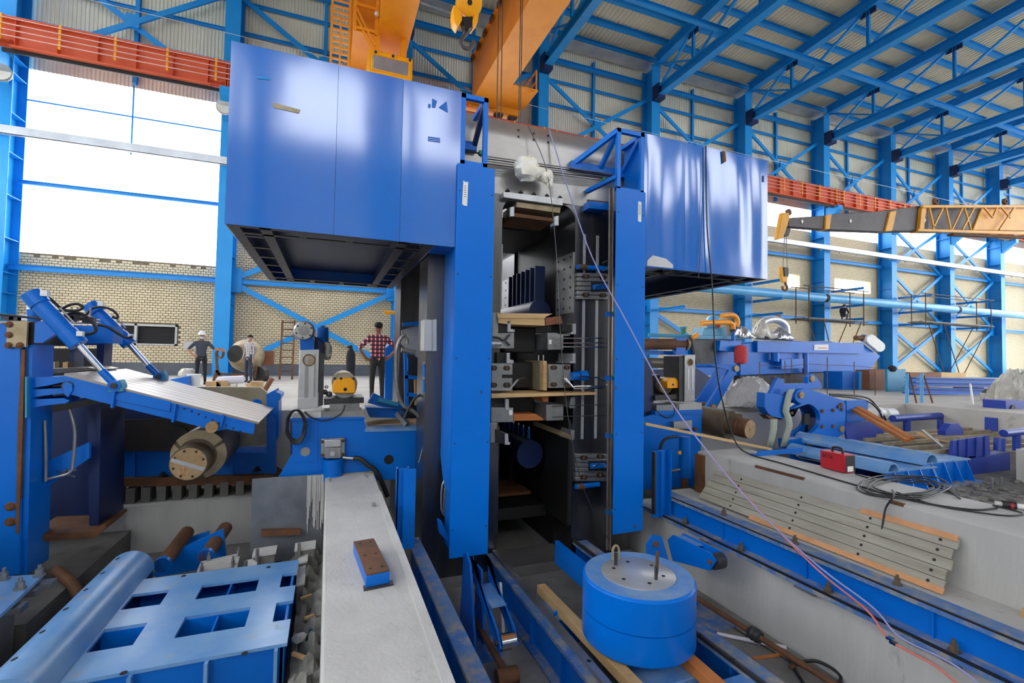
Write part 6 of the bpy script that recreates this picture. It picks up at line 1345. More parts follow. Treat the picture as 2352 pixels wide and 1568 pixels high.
# ---- long brown roll and concrete pedestal with plastic sheet
t = thing('steel_roll', 'brown stepped steel roll lying right of the right bed', 'roll', tuple(P(1660, 985, Y=6.3)))
a, b = P(1610, 962, Y=6.8), P(1722, 985, Y=5.9); d = b-a
MB().cyl(a, a+d*.62, .24, n=30).build('barrel', 'brown_roll', t); MB().cyl(a+d*.62, a+d*.76, .15, n=24).build('neck', 'brown_roll', t); MB().lathe(a+d*.76, d, [(0, .155), (.05, .16), (.06, .15), (.09, .15), (.1, .16), (.22, .16)], 28).build('journal', 'rust', t)
MB().cyl(b, b+d.normalized()*.01, .15, n=28).build('end_face', 'roll_end', t, label='rusty round end face')
MB().prism([a+d*.6+V((0, 0, .2)), a+d*.62+V((.12, -.1, .2)), a+d*.62+V((.14, -.12, .1)), a+d*.6+V((.02, 0, .08))], (0, -.03, 0)).build('flat', 'brown_roll', t)
o = MB().cyl(P(1605, 935, Y=7.2), P(1632, 938, Y=7.0), .11, n=18).build('pipe_stub', 'brown_roll'); tag(o, 'short brown pipe stub above the stepped roll', 'pipe')
struct('wall_plinth_rear', MB().box(6.1, 9.6, 7.0, 7.6, -.78, -.04), 'concrete', 'concrete pedestal under the white plastic sheet')
def cloth(name, m, lab, cx, cy, Y, w, h, dep, seedv, cat='plastic sheet', n=18):
    random.seed(seedv); vs = []
    for i in range(n+1):
        for j in range(n+1):
            u, v = i/n-.5, j/n-.5
            z = h*(1-(2*u)**2)*(1-(2*v)**2)**.6+random.uniform(-.09, .09)*h+.12*h*math.sin(9*u+5*v+seedv)
            vs.append((u*w+random.uniform(-.03, .03)*w, v*dep+random.uniform(-.03, .03)*dep, max(0.0, z)))
    mb = MB(); c = P(cx, cy, Y=Y); mb.add([c+V(v) for v in vs], [(i*(n+1)+j, (i+1)*(n+1)+j, (i+1)*(n+1)+j+1, i*(n+1)+j+1) for i in range(n) for j in range(n)])
    o = mb.build(name, m, flat=False); o.modifiers.new('solid', 'SOLIDIFY').thickness = .01; return tag(o, lab, cat)
cloth('plastic_sheet', 'sheet_plastic', 'crumpled white plastic sheet on the concrete pedestal', 1725, 930, 7.3, 1.05, .55, .9, 3)
# ---- the blue yoke with round cut-outs and belts
t = thing('bearing_yoke', 'blue bearing yoke plate with round mouth and rusty bolts', 'yoke', tuple(P(1860, 1040, Y=6.0)))
YY = 6.0
def arc(cx, cy, r, a0, a1, n=10): return [(cx+r*math.cos(math.radians(a0+(a1-a0)*k/n)), cy+r*math.sin(math.radians(a0+(a1-a0)*k/n))) for k in range(n+1)]
pl = arc(1843, 910, 17, 100, 270, 8)+[(1850, 892), (1880, 900), (1936, 918), (1942, 930), (1942, 985), (1940, 995), (1900, 1020), (1880, 1032)]+arc(1862, 1019, 13, 60, 250, 7)+[(1858, 1002)]+arc(1848, 962, 36, 70, -75, 10)+arc(1820, 948, 8, -120, -300, 6)+[(1824, 935)]
slab(MB(), pl, YY, .08).build('side_plate', 'paint', t, bevel=.004)
pl2 = [(x, y) for x, y in pl]
MB().prism([p+V((0, .3, 0)) for p in polyP(pl, YY)], (0, .06, 0)).build('side_plate', 'paint', t)
slab(MB(), [(1846, 915), (1935, 925), (1938, 990), (1870, 1015), (1880, 960)], YY+.08, .22).build('core', 'dark_blue', t)
slab(MB(), [(1848, 950), (1860, 950), (1860, 976), (1847, 975)], YY+.07, .05).build('slot', 'void', t)
for px, py, r in ((1842, 907, .06), (1862, 1018, .06), (1820, 948, .03), (1891, 944, .032), (1916, 942, .032), (1934, 930, .04), (1936, 940, .03), (1891, 980, .032), (1916, 979, .032), (1935, 985, .06), (1928, 934, .03)):
    c = P(px, py, Y=YY-.025); MB().cyl(c, c+V((0, .05, 0)), r, n=14).build('bolt_head', 'roll_end' if r > .05 else 'rust', t)
slab(MB(), [(1757, 902), (1795, 906), (1812, 912), (1806, 955), (1790, 965), (1765, 950), (1756, 935)], YY-.1, .16).build('cradle_box', 'paint', t)
slab(MB(), [(1768, 905), (1786, 868), (1802, 870), (1800, 905)], YY+.0, .06).build('upright_lug', 'paint', t); slab(MB(), [(1779, 864), (1784, 864), (1782, 905), (1775, 905)], YY+.05, .08).build('upright_lug', 'dark_blue', t)
slab(MB(), [(1758, 952), (1800, 962), (1795, 966), (1770, 963)], YY-.1, .14).build('lower_lip', 'rust', t)  # rust-coloured strip along the cradle's lower edge
slab(MB(), [(1790, 882), (1880, 880), (1888, 888), (1860, 895), (1800, 900)], YY+.1, .12).build('top_beam', 'paint', t)
slab(MB(), [(1855, 865), (1866, 858), (1876, 866), (1886, 880), (1888, 892), (1866, 892), (1856, 880)], YY+.12, .08).build('lifting_lug', 'paint', t); c = P(1867, 870, Y=YY+.1); MB().cyl(c, c+V((0, .05, 0)), .06, n=16).build('hub', 'roll_end', t)
slab(MB(), [(1945, 920), (1985, 918), (1995, 925), (1990, 965), (1945, 975)], YY+.2, .15).build('end_block', 'paint', t)
slab(MB(), [(1810, 1010), (1850, 1005), (1862, 1018), (1858, 1030), (1812, 1032)], YY+.05, .2).build('base_foot', 'paint', t)
def strap(pix, Y, lab):
    o = MB(); c = [P(x, y, Y=Y) for x, y in pix]
    for k in range(len(c)-1): o.bar(c[k], c[k+1], .012, .13, (c[k+1]-c[k]).cross(V((0, 1, 0))))
    b = MB(); w = V((.075, 0, 0))
    vs = [p+w*s for p in c for s in (-1, 1)]; b.add(vs, [(2*k, 2*k+1, 2*k+3, 2*k+2) for k in range(len(c)-1)])
    ob = b.build('lifting_strap', 'belt'); ob.modifiers.new('solid', 'SOLIDIFY').thickness = .012; return tag(ob, lab, 'strap')
strap([(1818, 893), (1812, 905), (1806, 930), (1804, 945), (1810, 960), (1813, 975), (1806, 1000), (1798, 1025)], YY-.12, 'grey-green lifting strap nearest the yoke mouth')
strap([(1777, 962), (1776, 985), (1772, 1005), (1766, 1025)], YY-.15, 'grey-green lifting strap left of the other strap')
# ---- half-round bumper frames and the roller table behind
def bumper_frame(a, b, r, lab, y_extra):
    t = thing('bumper_frame', lab, 'machine frame', (a.x, a.y, -.78), 'blue half-round bumper frames on the right')
    n = 12; prof = [(r*math.cos(math.pi*k/n), r*math.sin(math.pi*k/n)) for k in range(n+1)]+[(r*.8*math.cos(math.pi-math.pi*k/n), r*.8*math.sin(math.pi-math.pi*k/n)) for k in range(n+1)]
    MB().prism([(a.x+u, a.y, a.z-r+w) for u, w in prof], b-a).build('bumper', 'frame_paint', t)
    zt = a.z-r
    MB().box(a.x-r, a.x+1.05, a.y+.05, b.y, zt-.02, zt).build('top_plate', 'frame_paint', t)
    for k in range(3):
        y = a.y+.06+k*(b.y-a.y-.1)/2; MB().prism([(a.x-r*.6, y, zt-.02), (a.x+.95, y, zt-.02), (a.x+1.0, y, -.76), (a.x-r*.6, y, -.76)], (0, .015, 0)).build('web', 'paint', t)
    for k in range(4): x = a.x+.1+k*.28; MB().prism([(x, a.y+.05, zt-.02), (x, a.y-.05, -.76), (x, a.y+.2, -.76), (x, a.y+.2, zt-.02)], (.015, 0, 0)).build('rib', 'paint', t)
    MB().box(a.x-r, a.x+1.1, a.y-.1, b.y, -.78, -.755).build('base_plate', 'rail_paint', t)
    return t
bumper_frame(P(2052, 1062, Z=-.36)+V((0, 0, 0)), V((P(2052, 1062, Z=-.36).x, 5.6, -.36)), .13, 'nearer blue half-round bumper frame behind the red welder', 0)
q = P(2140, 1040, Z=-.3); bumper_frame(q, V((q.x, 6.2, -.3)), .15, 'farther blue half-round bumper frame right of the red welder', 0)
t = thing('roller_table', 'indigo roller table frame with upright side plates at the right', 'roller table', tuple(P(2200, 1060, Y=4.6)))
slab(MB(), [(2190, 1012), (2272, 1000), (2275, 1045), (2190, 1063), (2182, 1060)], 4.5, .04).build('side_plate', 'indigo', t)
for k in range(4): x = 2203+k*20; slab(MB(), [(x, 1010-3*k), (x+3, 1009-3*k), (x+3, 1058-4*k), (x, 1060-4*k)], 4.48, .015).build('stiffener', 'indigo', t)
slab(MB(), [(1940, 972), (2030, 965), (2030, 1005), (1948, 1018)], 6.0, .04).build('side_plate', 'indigo', t)
slab(MB(), [(2150, 1050), (2280, 1046), (2280, 1062), (2150, 1068)], 4.5, .2).build('base_rail', 'indigo', t); slab(MB(), [(2225, 1055), (2320, 1040), (2320, 1100), (2230, 1105)], 4.45, .2).build('support_box', 'indigo', t)
bars = [((1985, 1010), (2352, 985)), ((2030, 1020), (2352, 993)), ((2070, 1030), (2352, 1012)), ((2110, 1040), (2352, 1022)), ((2010, 1000), (2300, 980))]
for a, b in bars: MB().bar(P(*a, Z=-.42), P(*b, Z=-.42), .05, .06).build('cross_bar', 'bronze_plate', t)
slab(MB(), [(2172, 990), (2185, 973), (2200, 972), (2212, 985), (2213, 998), (2172, 1000)], 5.2, .12).build('bearing_housing', 'indigo', t)
slab(MB(), [(2290, 960), (2352, 955), (2352, 985), (2290, 990)], 5.6, .2).build('drive_box', 'indigo', t); slab(MB(), [(2310, 920), (2360, 920), (2360, 955), (2312, 957)], 5.9, .4).build('motor_box', 'indigo', t); c = P(2328, 940, Y=5.88); MB().cyl(c, c+V((0, .03, 0)), .1, n=16).build('motor_face', 'black_steel', t)
def handrail(a, b, posts, Y, r, lab):
    t = thing('guard_rail', lab, 'guard rail', tuple(P(*posts[0], Y=Y)), 'indigo guard rails')
    MB().cyl(P(*a, Y=Y), P(*b, Y=Y), r, n=16).build('top_tube', 'indigo', t)
    for px, py in posts: p = P(px, py, Y=Y); f = (px-a[0])/(b[0]-a[0]); tp = P(px, a[1]+(b[1]-a[1])*f, Y=Y); MB().cyl(p, tp, r*.9, n=14).build('post', 'indigo', t)
handrail((2050, 961), (2258, 949), ((2083, 990), (2161, 990), (2229, 985)), 6.6, .075, 'indigo tube guard rail with three posts at the right')
handrail((2305, 995), (2400, 985), ((2335, 1035), (2380, 1030)), 4.4, .06, 'indigo tube guard rail cut by the right picture edge')
o = MB().cyl(P(2295, 1035, Y=4.3), P(2297, 1006, Y=4.3), .07, n=16).build('rail_stub', 'indigo'); tag(o, 'short indigo tube stub before the cut guard rail', 'post')
def plankP(a, b, Ya, Yb, w, h, m, nm, lab, cat='plank'):
    o = MB().bar(P(*a, Y=Ya), P(*b, Y=Yb), w, h).build(nm, m); return tag(o, lab, cat)
plankP((1960, 930), (2095, 1008), 6.3, 5.2, .13, .05, 'wood_orange', 'plank', 'upper brown plank leaning over the roller table')
plankP((1960, 940), (2085, 1012), 6.2, 5.1, .1, .05, 'wood_orange', 'plank', 'lower brown plank leaning over the roller table')
plankP((2110, 993), (2150, 1012), 5.2, 4.9, .1, .02, 'wood_pale', 'board_scrap', 'pale board scrap lying on the roller table bars', 'board')
plankP((2100, 1000), (2180, 1015), 5.3, 4.9, .06, .02, 'wood_timber', 'lath', 'thin lath lying across the roller table bars', 'lath')
o = MB().cyl(P(2120, 988, Y=5.2), P(2168, 1028, Y=4.6), .022, n=12).build('steel_tube', 'bare_steel'); tag(o, 'grey steel tube lying across the roller table', 'tube')
for k, (px, py) in enumerate(((2279, 1118), (2300, 1115))):
    p = P(px, py, Z=-.72); o = MB().cyl(p, p+V((0, 0, .12)), .018, n=10).build('anchor_bolt', 'bare_steel'); tag(o, ['left', 'right'][k]+' upright anchor bolt in the rubble at the right', 'bolt', 'anchor bolts in the right rubble')
random.seed(5); rb_ = MB()
for k in range(90):
    p = P(2150+random.uniform(0, 230), 1105+random.uniform(0, 60), Z=-.77); r = random.uniform(.02, .07); rb_.ball(p, r, 6, (1.3, 1.1, .5), .25)
tag(rb_.build('rubble_stones', 'rubble', flat=True), 'grey broken stones behind the concrete block at the right', 'rubble', kind='stuff')
struct('wall_pillar_right', MB().box(9.75, 10.7, 3.3, 4.0, -.8, -.3), 'concrete', 'concrete pedestal at the right picture edge')
# ---- far machines on the hall floor
YC = 13.0
t = thing('scraper_conveyor', 'long blue trough conveyor machine with white end wheel cover', 'machine', tuple(P(1820, 865, Y=YC)))
slab(MB(), [(1742, 784), (1985, 790), (2022, 818), (1998, 850), (1700, 862), (1700, 790)], YC, .9).build('trough', 'pipe_blue' if False else 'paint', t, bevel=.02)
slab(MB(), [(1740, 782), (1984, 788), (1984, 812), (1740, 808)], YC-.15, .2).build('top_channel', 'paint', t)
slab(MB(), [(1655, 782), (1702, 783), (1702, 807), (1678, 808), (1652, 804)], YC-.3, .6).build('end_box', 'paint', t)
slab(MB(), [(1590, 778), (1640, 778), (1640, 835), (1600, 835)], YC-.1, .1).build('dark_guard', 'dark_steel', t); slab(MB(), [(1580, 775), (1705, 778), (1705, 862), (1580, 862)], YC+.1, .8).build('left_body', 'paint', t)
slab(MB(), [(1870, 791), (1903, 791), (1903, 804), (1870, 804)], YC-.17, .01).build('name_plate', 'label_white', t, label='white name plate with red print'); slab(MB(), [(1880, 798), (1900, 798), (1900, 800), (1880, 800)], YC-.175, .006).build('name_plate_print', 'rope_red', t)
MB().tube([P(1735, 778, Y=YC-.1), P(1800, 781, Y=YC-.1), P(1860, 785, Y=YC-.1), P(1900, 784, Y=YC-.1), P(1930, 788, Y=YC-.1), P(1984, 787, Y=YC-.1)], .03, 6, 3).build('foil_edge', 'foil', t)
c0, c1 = P(2005, 778, Y=YC-.2), P(2022, 795, Y=YC-.2)
pts = arc(2003, 780, 12, 130, 320, 8)+arc(2022, 796, 12, -40, 150, 8); slab(MB(), pts, YC-.2, .15).build('chain_guard', 'label_white', t, bevel=.02, label='white rounded chain guard')
MB().cyl(P(1965, 776, Y=YC), P(1985, 776, Y=YC), .1, n=14).build('motor', 'rust', t); MB().cyl(P(1982, 776, Y=YC), P(1998, 780, Y=YC), .15, n=16).build('gearbox', 'indigo', t)
for px in (1780, 1850): MB().cyl(P(px, 810, Y=YC-.2), P(px, 830 if px < 1800 else 858, Y=YC-.2), .14 if px < 1800 else .1, n=16).build('down_pipe', 'paint', t)
slab(MB(), [(1795, 825), (1845, 823), (1845, 845), (1795, 847)], YC-.3, .4).build('gear_box', 'paint', t)
slabg(MB(), [(1700, 858), (1960, 855), (1960, 872), (1700, 875)], YC+.2, .3).build('skid', 'dark_steel', t)
o = slabg(MB(), [(1935, 853), (1976, 853), (1976, 893), (1935, 893)], 11.6, .7).build('blue_cabinet', 'paint', bevel=.01); tag(o, 'square dark blue cabinet on the floor under the conveyor end', 'cabinet')
o = slabg(MB(), [(1976, 853), (1998, 853), (1998, 893), (1976, 894)], 11.55, .7).build('pale_cabinet', 'pipe_blue', bevel=.01); tag(o, 'narrow pale blue cabinet beside the dark blue cabinet', 'cabinet')
o = slabg(MB(), [(1997, 850), (2040, 848), (2040, 898), (1997, 892)], 11.3, .5).build('plywood_crate', 'wood_brown', bevel=.01); tag(o, 'brown plywood crate right of the pale blue cabinet', 'crate')
t = thing('chipped_panel', 'standing blue steel panel with chipped paint', 'panel', tuple(P(2060, 903, Y=10.6)))
slab(MB(), [(2038, 848), (2080, 847), (2082, 902), (2039, 905)], 10.6, .08).build('sheet', 'teal', t); MB().ball(P(2050, 846, Y=10.6), .16, 10, (1, .7, .7), .2).build('tied_bag', 'dark_cloth', t)
t = thing('post_stand', 'light blue two-post stand with leaning props', 'stand', tuple(P(2100, 930, Y=7.4)))
for px in (2083, 2117): MB().cyl(P(px, 928, Y=7.4), P(px, 857, Y=7.4), .035, n=12).build('post', 'pipe_blue', t)
for a, b in (((2090, 862), (2105, 925)), ((2122, 862), (2142, 925))): MB().cyl(P(*a, Y=7.4), P(*b, Y=7.1), .018, n=8).build('prop', 'rust', t)
lab = ['uppermost', 'second', 'third', 'lowest']
for k, (y0, y1, x0, x1) in enumerate(((866, 877, 2090, 2290), (876, 886, 2090, 2300), (890, 902, 2085, 2285), (902, 920, 2085, 2285))):
    t = thing('steel_beam', lab[k]+' blue beam of the stack lying on the hall floor', 'beam', tuple(P(x0, y1, Y=9.5)), 'stacked blue beams')
    a, b = P(x0, (y0+y1)/2, Y=9.5), P(x1, (y0+y1)/2+3, Y=9.2); h = (y1-y0)/1093*16
    MB().ibeam(a, b, h, .35, .03, .03).build('beam', 'paint', t)
for k, (x0, x1, y0, y1, Y, m) in enumerate(((2090, 2162, 855, 862, 12.5, 'wood_brown'), (2162, 2218, 855, 868, 12.5, 'wood_pale'), (2230, 2260, 886, 898, 9.6, 'wood_brown'))):
    o = slabg(MB(), [(x0, y0), (x1, y0+1), (x1, y1+1), (x0, y1)], Y, .5).build('crate_board', m); tag(o, ['brown crate board behind the blue beams', 'pale crate board behind the blue beams', 'brown packing board between the stacked beams'][k], 'crate', 'crate boards around the beam stack')
for k, (px, py) in enumerate(((2210, 928), (2228, 926), (2262, 930))):
    o = MB().bar(P(px-14, py, Y=8.0), P(px+14, py-2, Y=8.3), .12, .1).build('packing_timber', 'wood_pale'); tag(o, ['left', 'middle', 'right'][k]+' short packing timber before the blue beam stack', 'timber', 'packing timbers at the beam stack')
o = MB().bar(P(2229, 883, Y=7.2), P(2240, 968, Y=6.6), .07, .03, V((0, 1, 0))).build('white_lath', 'white_plastic'); tag(o, 'white lath leaning on the guard rail', 'lath')
o = MB().bar(P(2266, 955, Y=6.3), P(2270, 990, Y=6.0), .05, .02, V((0, 1, 0))).build('white_lath', 'white_plastic'); tag(o, 'short white lath standing right of the guard rail', 'lath')
cloth('tarpaulin', 'sheet_plastic', 'white tarpaulin heap at the right picture edge', 2335, 930, 7.2, 1.6, .9, 1.0, 9, 'tarpaulin')
t = thing('hose_reel_drum', 'two white drums with black hoses behind the yoke', 'drums', tuple(P(2020, 960, Y=6.9)))
for px, py in ((2012, 948), (2040, 950)): MB().cyl(P(px-8, py, Y=6.9), P(px+12, py, Y=6.9), .12, n=18).build('drum', 'white_plastic', t)
hose([(1905, 905), (1960, 908), (1995, 915), (2015, 935), (2030, 955), (2035, 970)], 6.8, .018, 'upper black hose draped over the white drums', 'cable')
hose([(1905, 908), (1965, 914), (2000, 925), (2020, 945), (2028, 965)], 6.75, .018, 'lower black hose draped over the white drums', 'cable')
# pump skid with orange pipes, foil bundles
t = thing('pump_unit', 'light blue pump with orange pipes on top of the conveyor skid', 'pump', tuple(P(1655, 775, Y=YC)))
c = P(1638, 740, Y=YC); MB().ball(c, .26, 18, (1, 1, 1)).build('casing', 'pipe_blue', t)
MB().tube([P(1612, 742, Y=YC-.4), P(1650, 740, Y=YC-.4), P(1672, 740, Y=YC-.4), P(1682, 745, Y=YC-.4), P(1684, 758, Y=YC-.4)], .085, 14, 5).build('orange_pipe', 'orange', t)
MB().tube([P(1658, 725, Y=YC), P(1675, 723, Y=YC), P(1688, 726, Y=YC), P(1694, 738, Y=YC), P(1692, 750, Y=YC)], .09, 14, 5).build('orange_pipe', 'orange', t)
MB().cyl(P(1684, 758, Y=YC-.4), P(1684, 783, Y=YC-.4), .06, n=12).build('riser', 'paint', t); MB().cyl(P(1684, 756, Y=YC-.4), P(1684, 762, Y=YC-.4), .1, n=12).build('flange', 'dark_steel', t)
slab(MB(), [(1618, 752), (1665, 752), (1672, 770), (1612, 770)], YC-.1, .5).build('pump_foot', 'teal', t); slab(MB(), [(1600, 770), (1718, 772), (1718, 779), (1600, 778)], YC-.2, .9).build('skid', 'teal', t); MB().ball(P(1650, 748, Y=YC-.3), .07, 10).build('red_cap', 'welder_red', t)
t = thing('green_valve', 'green valve on teal pipework left of the pump', 'valve', tuple(P(1570, 770, Y=YC)))
MB().cyl(P(1570, 766, Y=YC), P(1570, 752, Y=YC), .09, n=12).build('body', 'green', t); MB().cyl(P(1570, 754, Y=YC), P(1570, 750, Y=YC), .12, n=12).build('flange', 'teal', t); MB().cyl(P(1490, 769, Y=YC), P(1600, 773, Y=YC), .06, n=10).build('pipe', 'teal', t)
o = MB().cyl(P(1592, 775, Y=YC-.2), P(1602, 768, Y=YC-.2), .08, n=10).build('orange_plug', 'orange'); tag(o, 'small orange pipe plug left of the pump skid', 'plug')
for k, (px, py, w, h, m, lab) in enumerate(((1705, 776, .6, .42, 'foil', 'crumpled silver foil bundle beside the orange pipes'), (1748, 778, .75, .62, 'sheet_plastic', 'grey plastic wrapped bundle in the middle of the skid'), (1790, 781, .75, .45, 'foil', 'crumpled silver foil bundle right of the plastic bundle'))):
    cloth('wrapped_bundle', m, lab, px, py, YC-.1, w, h, .7, 11+k, 'bundle', 12)
t = thing('duct_elbow', 'galvanised round duct bent like an arch behind the foil', 'duct', tuple(P(1775, 780, Y=YC+.6)))
MB().tube([P(1745, 775, Y=YC+.6), P(1746, 752, Y=YC+.6), P(1755, 738, Y=YC+.6), P(1775, 733, Y=YC+.6), P(1793, 738, Y=YC+.6), P(1805, 752, Y=YC+.6), P(1806, 778, Y=YC+.6)], .14, 16, 4).build('elbow', 'galvanised', t); MB().obox(P(1788, 726, Y=YC+.6), V((.06, 0, 0)), V((0, .06, 0)), V((0, 0, .06))).build('bracket', 'wood_brown', t)
o = MB(); o.tube([P(1703, 789, Y=YC-.5), P(1711, 800, Y=YC-.5), P(1708, 836, Y=YC-.5)], [.02, .28, .22], 14, 0)
o = MB().lathe(P(1701, 836, Y=YC-.5), (0, 0, 1), [(0, .05), (.05, .2), (.45, .22), (.62, .18), (.66, .06)], 16).build('net_sack', 'red_net'); tag(o, 'red netting sack hanging below the blue end box', 'sack')
# thin rebar stakes and line around the pit edge
sk = [(1745, 830, 890), (1803, 828, 885), (1818, 825, 880), (1848, 815, 880), (1900, 820, 890), (1962, 830, 900), (2010, 850, 905), (2320, 845, 880)]
for k, (px, y0, y1) in enumerate(sk):
    o = MB().cyl(V((P(px, y1, Y=9.4).x, 9.4, 0)), P(px, y0, Y=9.4), .012, n=6).build('rebar_stake', 'rust'); tag(o, ['first', 'second', 'third', 'fourth', 'fifth', 'sixth', 'seventh', 'rightmost'][k]+' thin rusty rebar stake at the pit edge counted from the left', 'stake', 'rebar stakes')
o = MB().tube([P(1745, 838, Y=9.4), P(1803, 842, Y=9.4), P(1848, 836, Y=9.4), P(1900, 838, Y=9.4), P(1962, 840, Y=9.4), P(2012, 845, Y=9.4)], .008, 6, 4).build('barrier_line', 'rust'); tag(o, 'thin brown line tied between the rebar stakes', 'line')
# ---- long light blue pipe, scaffolds
t = thing('long_pipe', 'long light blue pipe resting on the column brackets', 'pipe', (35, 20.1, 4.8))
for a, b in ((COLX[4]-2.5, 28.0), (28.3, 41.5), (41.8, 62)): MB().cyl((a, 20.1, 4.9), (b, 20.1, 4.9), .26, n=24).build('pipe_length', 'pipe_blue', t)
for x in (28.15, 41.65): MB().cyl((x-.16, 20.1, 4.9), (x+.16, 20.1, 4.9), .245, n=24).build('joint', 'void', t)
def scaffold(x0, x1, zt, lab, n):
    t = thing('scaffold', lab, 'scaffold', ((x0+x1)/2, 19.3, 0), 'tube scaffolds under the pipe')
    for x in (x0, x1):
        for y in (18.9, 19.7): MB().cyl((x, y, zt-.25), (x, y, zt+1.9), .03, n=8).build('upright', 'rust', t)
    for z in (zt, zt+1.85):
        for y in (18.9, 19.7): MB().cyl((x0-.4, y, z), (x1+.4, y, z), .03, n=8).build('ledger', 'dark_steel', t)
    for k in range(3): MB().box(x0-.3, x1+.3, 18.92+k*.26, 19.15+k*.26, zt+.03, zt+.07).build('deck_board', 'wood_grey', t)
    [MB().cyl((x0+(x1-x0)*f, y, zt), ((x0+x1)/2, y, 0), .028, n=8).build('diagonal', 'rust', t) for f in (.25, .95) for y in (18.88, 19.72)]
xa = P(1843, 730, Y=19.3).x; xb = P(1968, 730, Y=19.3).x; zs = P(1900, 736, Y=19.3).z
scaffold(xa, xb, zs, 'tube scaffold with the crouching worker under the pipe', 1)
xa2 = P(2110, 735, Y=19.3).x; xb2 = P(2260, 735, Y=19.3).x; scaffold(xa2, xb2, P(2180, 745, Y=19.3).z, 'empty tube scaffold farther right under the pipe', 2)
# ---- mobile crane boom
t = thing('mobile_crane_boom', 'mobile crane telescopic boom, grey sections with yellow lattice jib', 'crane boom', tuple(P(2352, 510, Y=10)))
YBm = 10.0
def seg(pix, m, nm, d=.5, y=YBm): return slab(MB(), pix, y, d).build(nm, m, t, bevel=.015)
seg([(1812, 500), (1905, 494), (1905, 527), (1812, 520)], 'boom_grey', 'boom_section', .22); seg([(1905, 492), (2045, 483), (2045, 532), (1905, 527)], 'boom_grey', 'boom_section', .26); seg([(2045, 481), (2130, 470), (2130, 530), (2045, 530)], 'boom_grey', 'boom_section', .3)
seg([(1898, 494), (1911, 491), (1906, 526), (1896, 526)], 'crane_yellow', 'collar', .3, YBm-.05); seg([(2045, 486), (2060, 483), (2050, 530), (2034, 531)], 'crane_yellow', 'collar', .34, YBm-.05)
seg([(1797, 488), (1812, 488), (1814, 500), (1808, 520), (1800, 545), (1785, 550), (1790, 525)], 'crane_yellow', 'boom_head', .12, YBm-.05); seg([(1803, 524), (1818, 522), (1812, 542), (1802, 543)], 'black_steel', 'head_sheave', .1)
c = P(1813, 487, Y=YBm+.1); MB().cyl(c, c+V((0, .06, 0)), .1, n=14).build('top_sheave', 'rust', t)
for k, (px, py) in enumerate(((1843, 508), (1954, 507), (2125, 505))):
    seg([(px, py-5), (px+3, py), (px, py+6), (px-3, py)], 'label_white', 'diamond_mark', .01, YBm-.02)
seg([(2118, 475), (2130, 470), (2122, 531), (2112, 531)], 'crane_yellow', 'jib_end_frame', .3, YBm-.1)
seg([(2120, 470), (2400, 470), (2400, 476), (2120, 477)], 'crane_yellow', 'jib_chord', .08, YBm-.15); seg([(2110, 525), (2400, 532), (2400, 540), (2110, 531)], 'crane_yellow', 'jib_chord', .08, YBm-.15)
for a, b in (((2134, 476), (2145, 526)), ((2165, 478), (2142, 526)), ((2172, 476), (2183, 527)), ((2210, 478), (2186, 528)), ((2215, 478), (2230, 528)), ((2238, 476), (2210, 528)), ((2260, 476), (2280, 500)), ((2290, 476), (2280, 500)), ((2330, 476), (2295, 528)), ((2300, 476), (2320, 500))): MB().bar(P(*a, Y=YBm-.12), P(*b, Y=YBm-.12), .05, .05, V((0, 1, 0))).build('lacing_bar', 'crane_yellow', t)
seg([(2255, 478), (2400, 478), (2400, 530), (2235, 528)], 'crane_yellow', 'jib_box', .2, YBm); seg([(2130, 478), (2255, 478), (2235, 528), (2130, 528)], 'boom_grey', 'boom_section', .5, YBm+.05)
seg([(2190, 535), (2400, 542), (2400, 548), (2190, 540)], 'rust', 'under_rail', .2)
for px in (2153, 2312): c = P(px, 462, Y=YBm); MB().pipe(c, c+V((0, .1, 0)), .12, .06, 14).build('rope_guide', 'rust', t)
MB().cyl(P(1802, 545, Y=YBm), P(1798, 615, Y=YBm), .01, n=6).build('hoist_rope', 'wire', t); MB().cyl(P(1806, 545, Y=YBm), P(1808, 615, Y=YBm), .01, n=6).build('hoist_rope', 'wire', t)
t = thing('crane_hook_block', 'brown crane hook block hanging below the boom tip', 'hook block', tuple(P(1803, 668, Y=YBm)))
slab(MB(), [(1793, 613), (1811, 613), (1812, 632), (1808, 648), (1798, 648), (1793, 630)], YBm-.05, .08).build('block', 'crane_yellow', t, bevel=.02); slab(MB(), [(1801, 613), (1811, 614), (1812, 634), (1803, 634)], YBm-.08, .1).build('sheave_plate', 'black_steel', t)
MB().tube([P(1803, 645, Y=YBm), P(1804, 652, Y=YBm), P(1808, 660, Y=YBm), P(1804, 667, Y=YBm), P(1798, 664, Y=YBm), P(1797, 657, Y=YBm)], .03, 8, 4).build('hook', 'rust', t)
# panel seen through the mill window
t = thing('white_tank', 'pale blue white tank seen through the mill window', 'tank', (0, 0, 0)); t.location = (P(1148, 720, Y=13).x, 13, 0)
p = P(1146, 720, Y=13); q = P(1146, 642, Y=13); MB().lathe((p.x, 13, 0), (0, 0, 1), [(0, .3), (q.z-.06, .3), (q.z, .22)], 24).build('shell', 'pipe_blue', t); MB().lathe((p.x, 13, 0), (0, 0, 1), [(0, .32), (.08, .32)], 24).build('base_ring', 'grey_box', t)
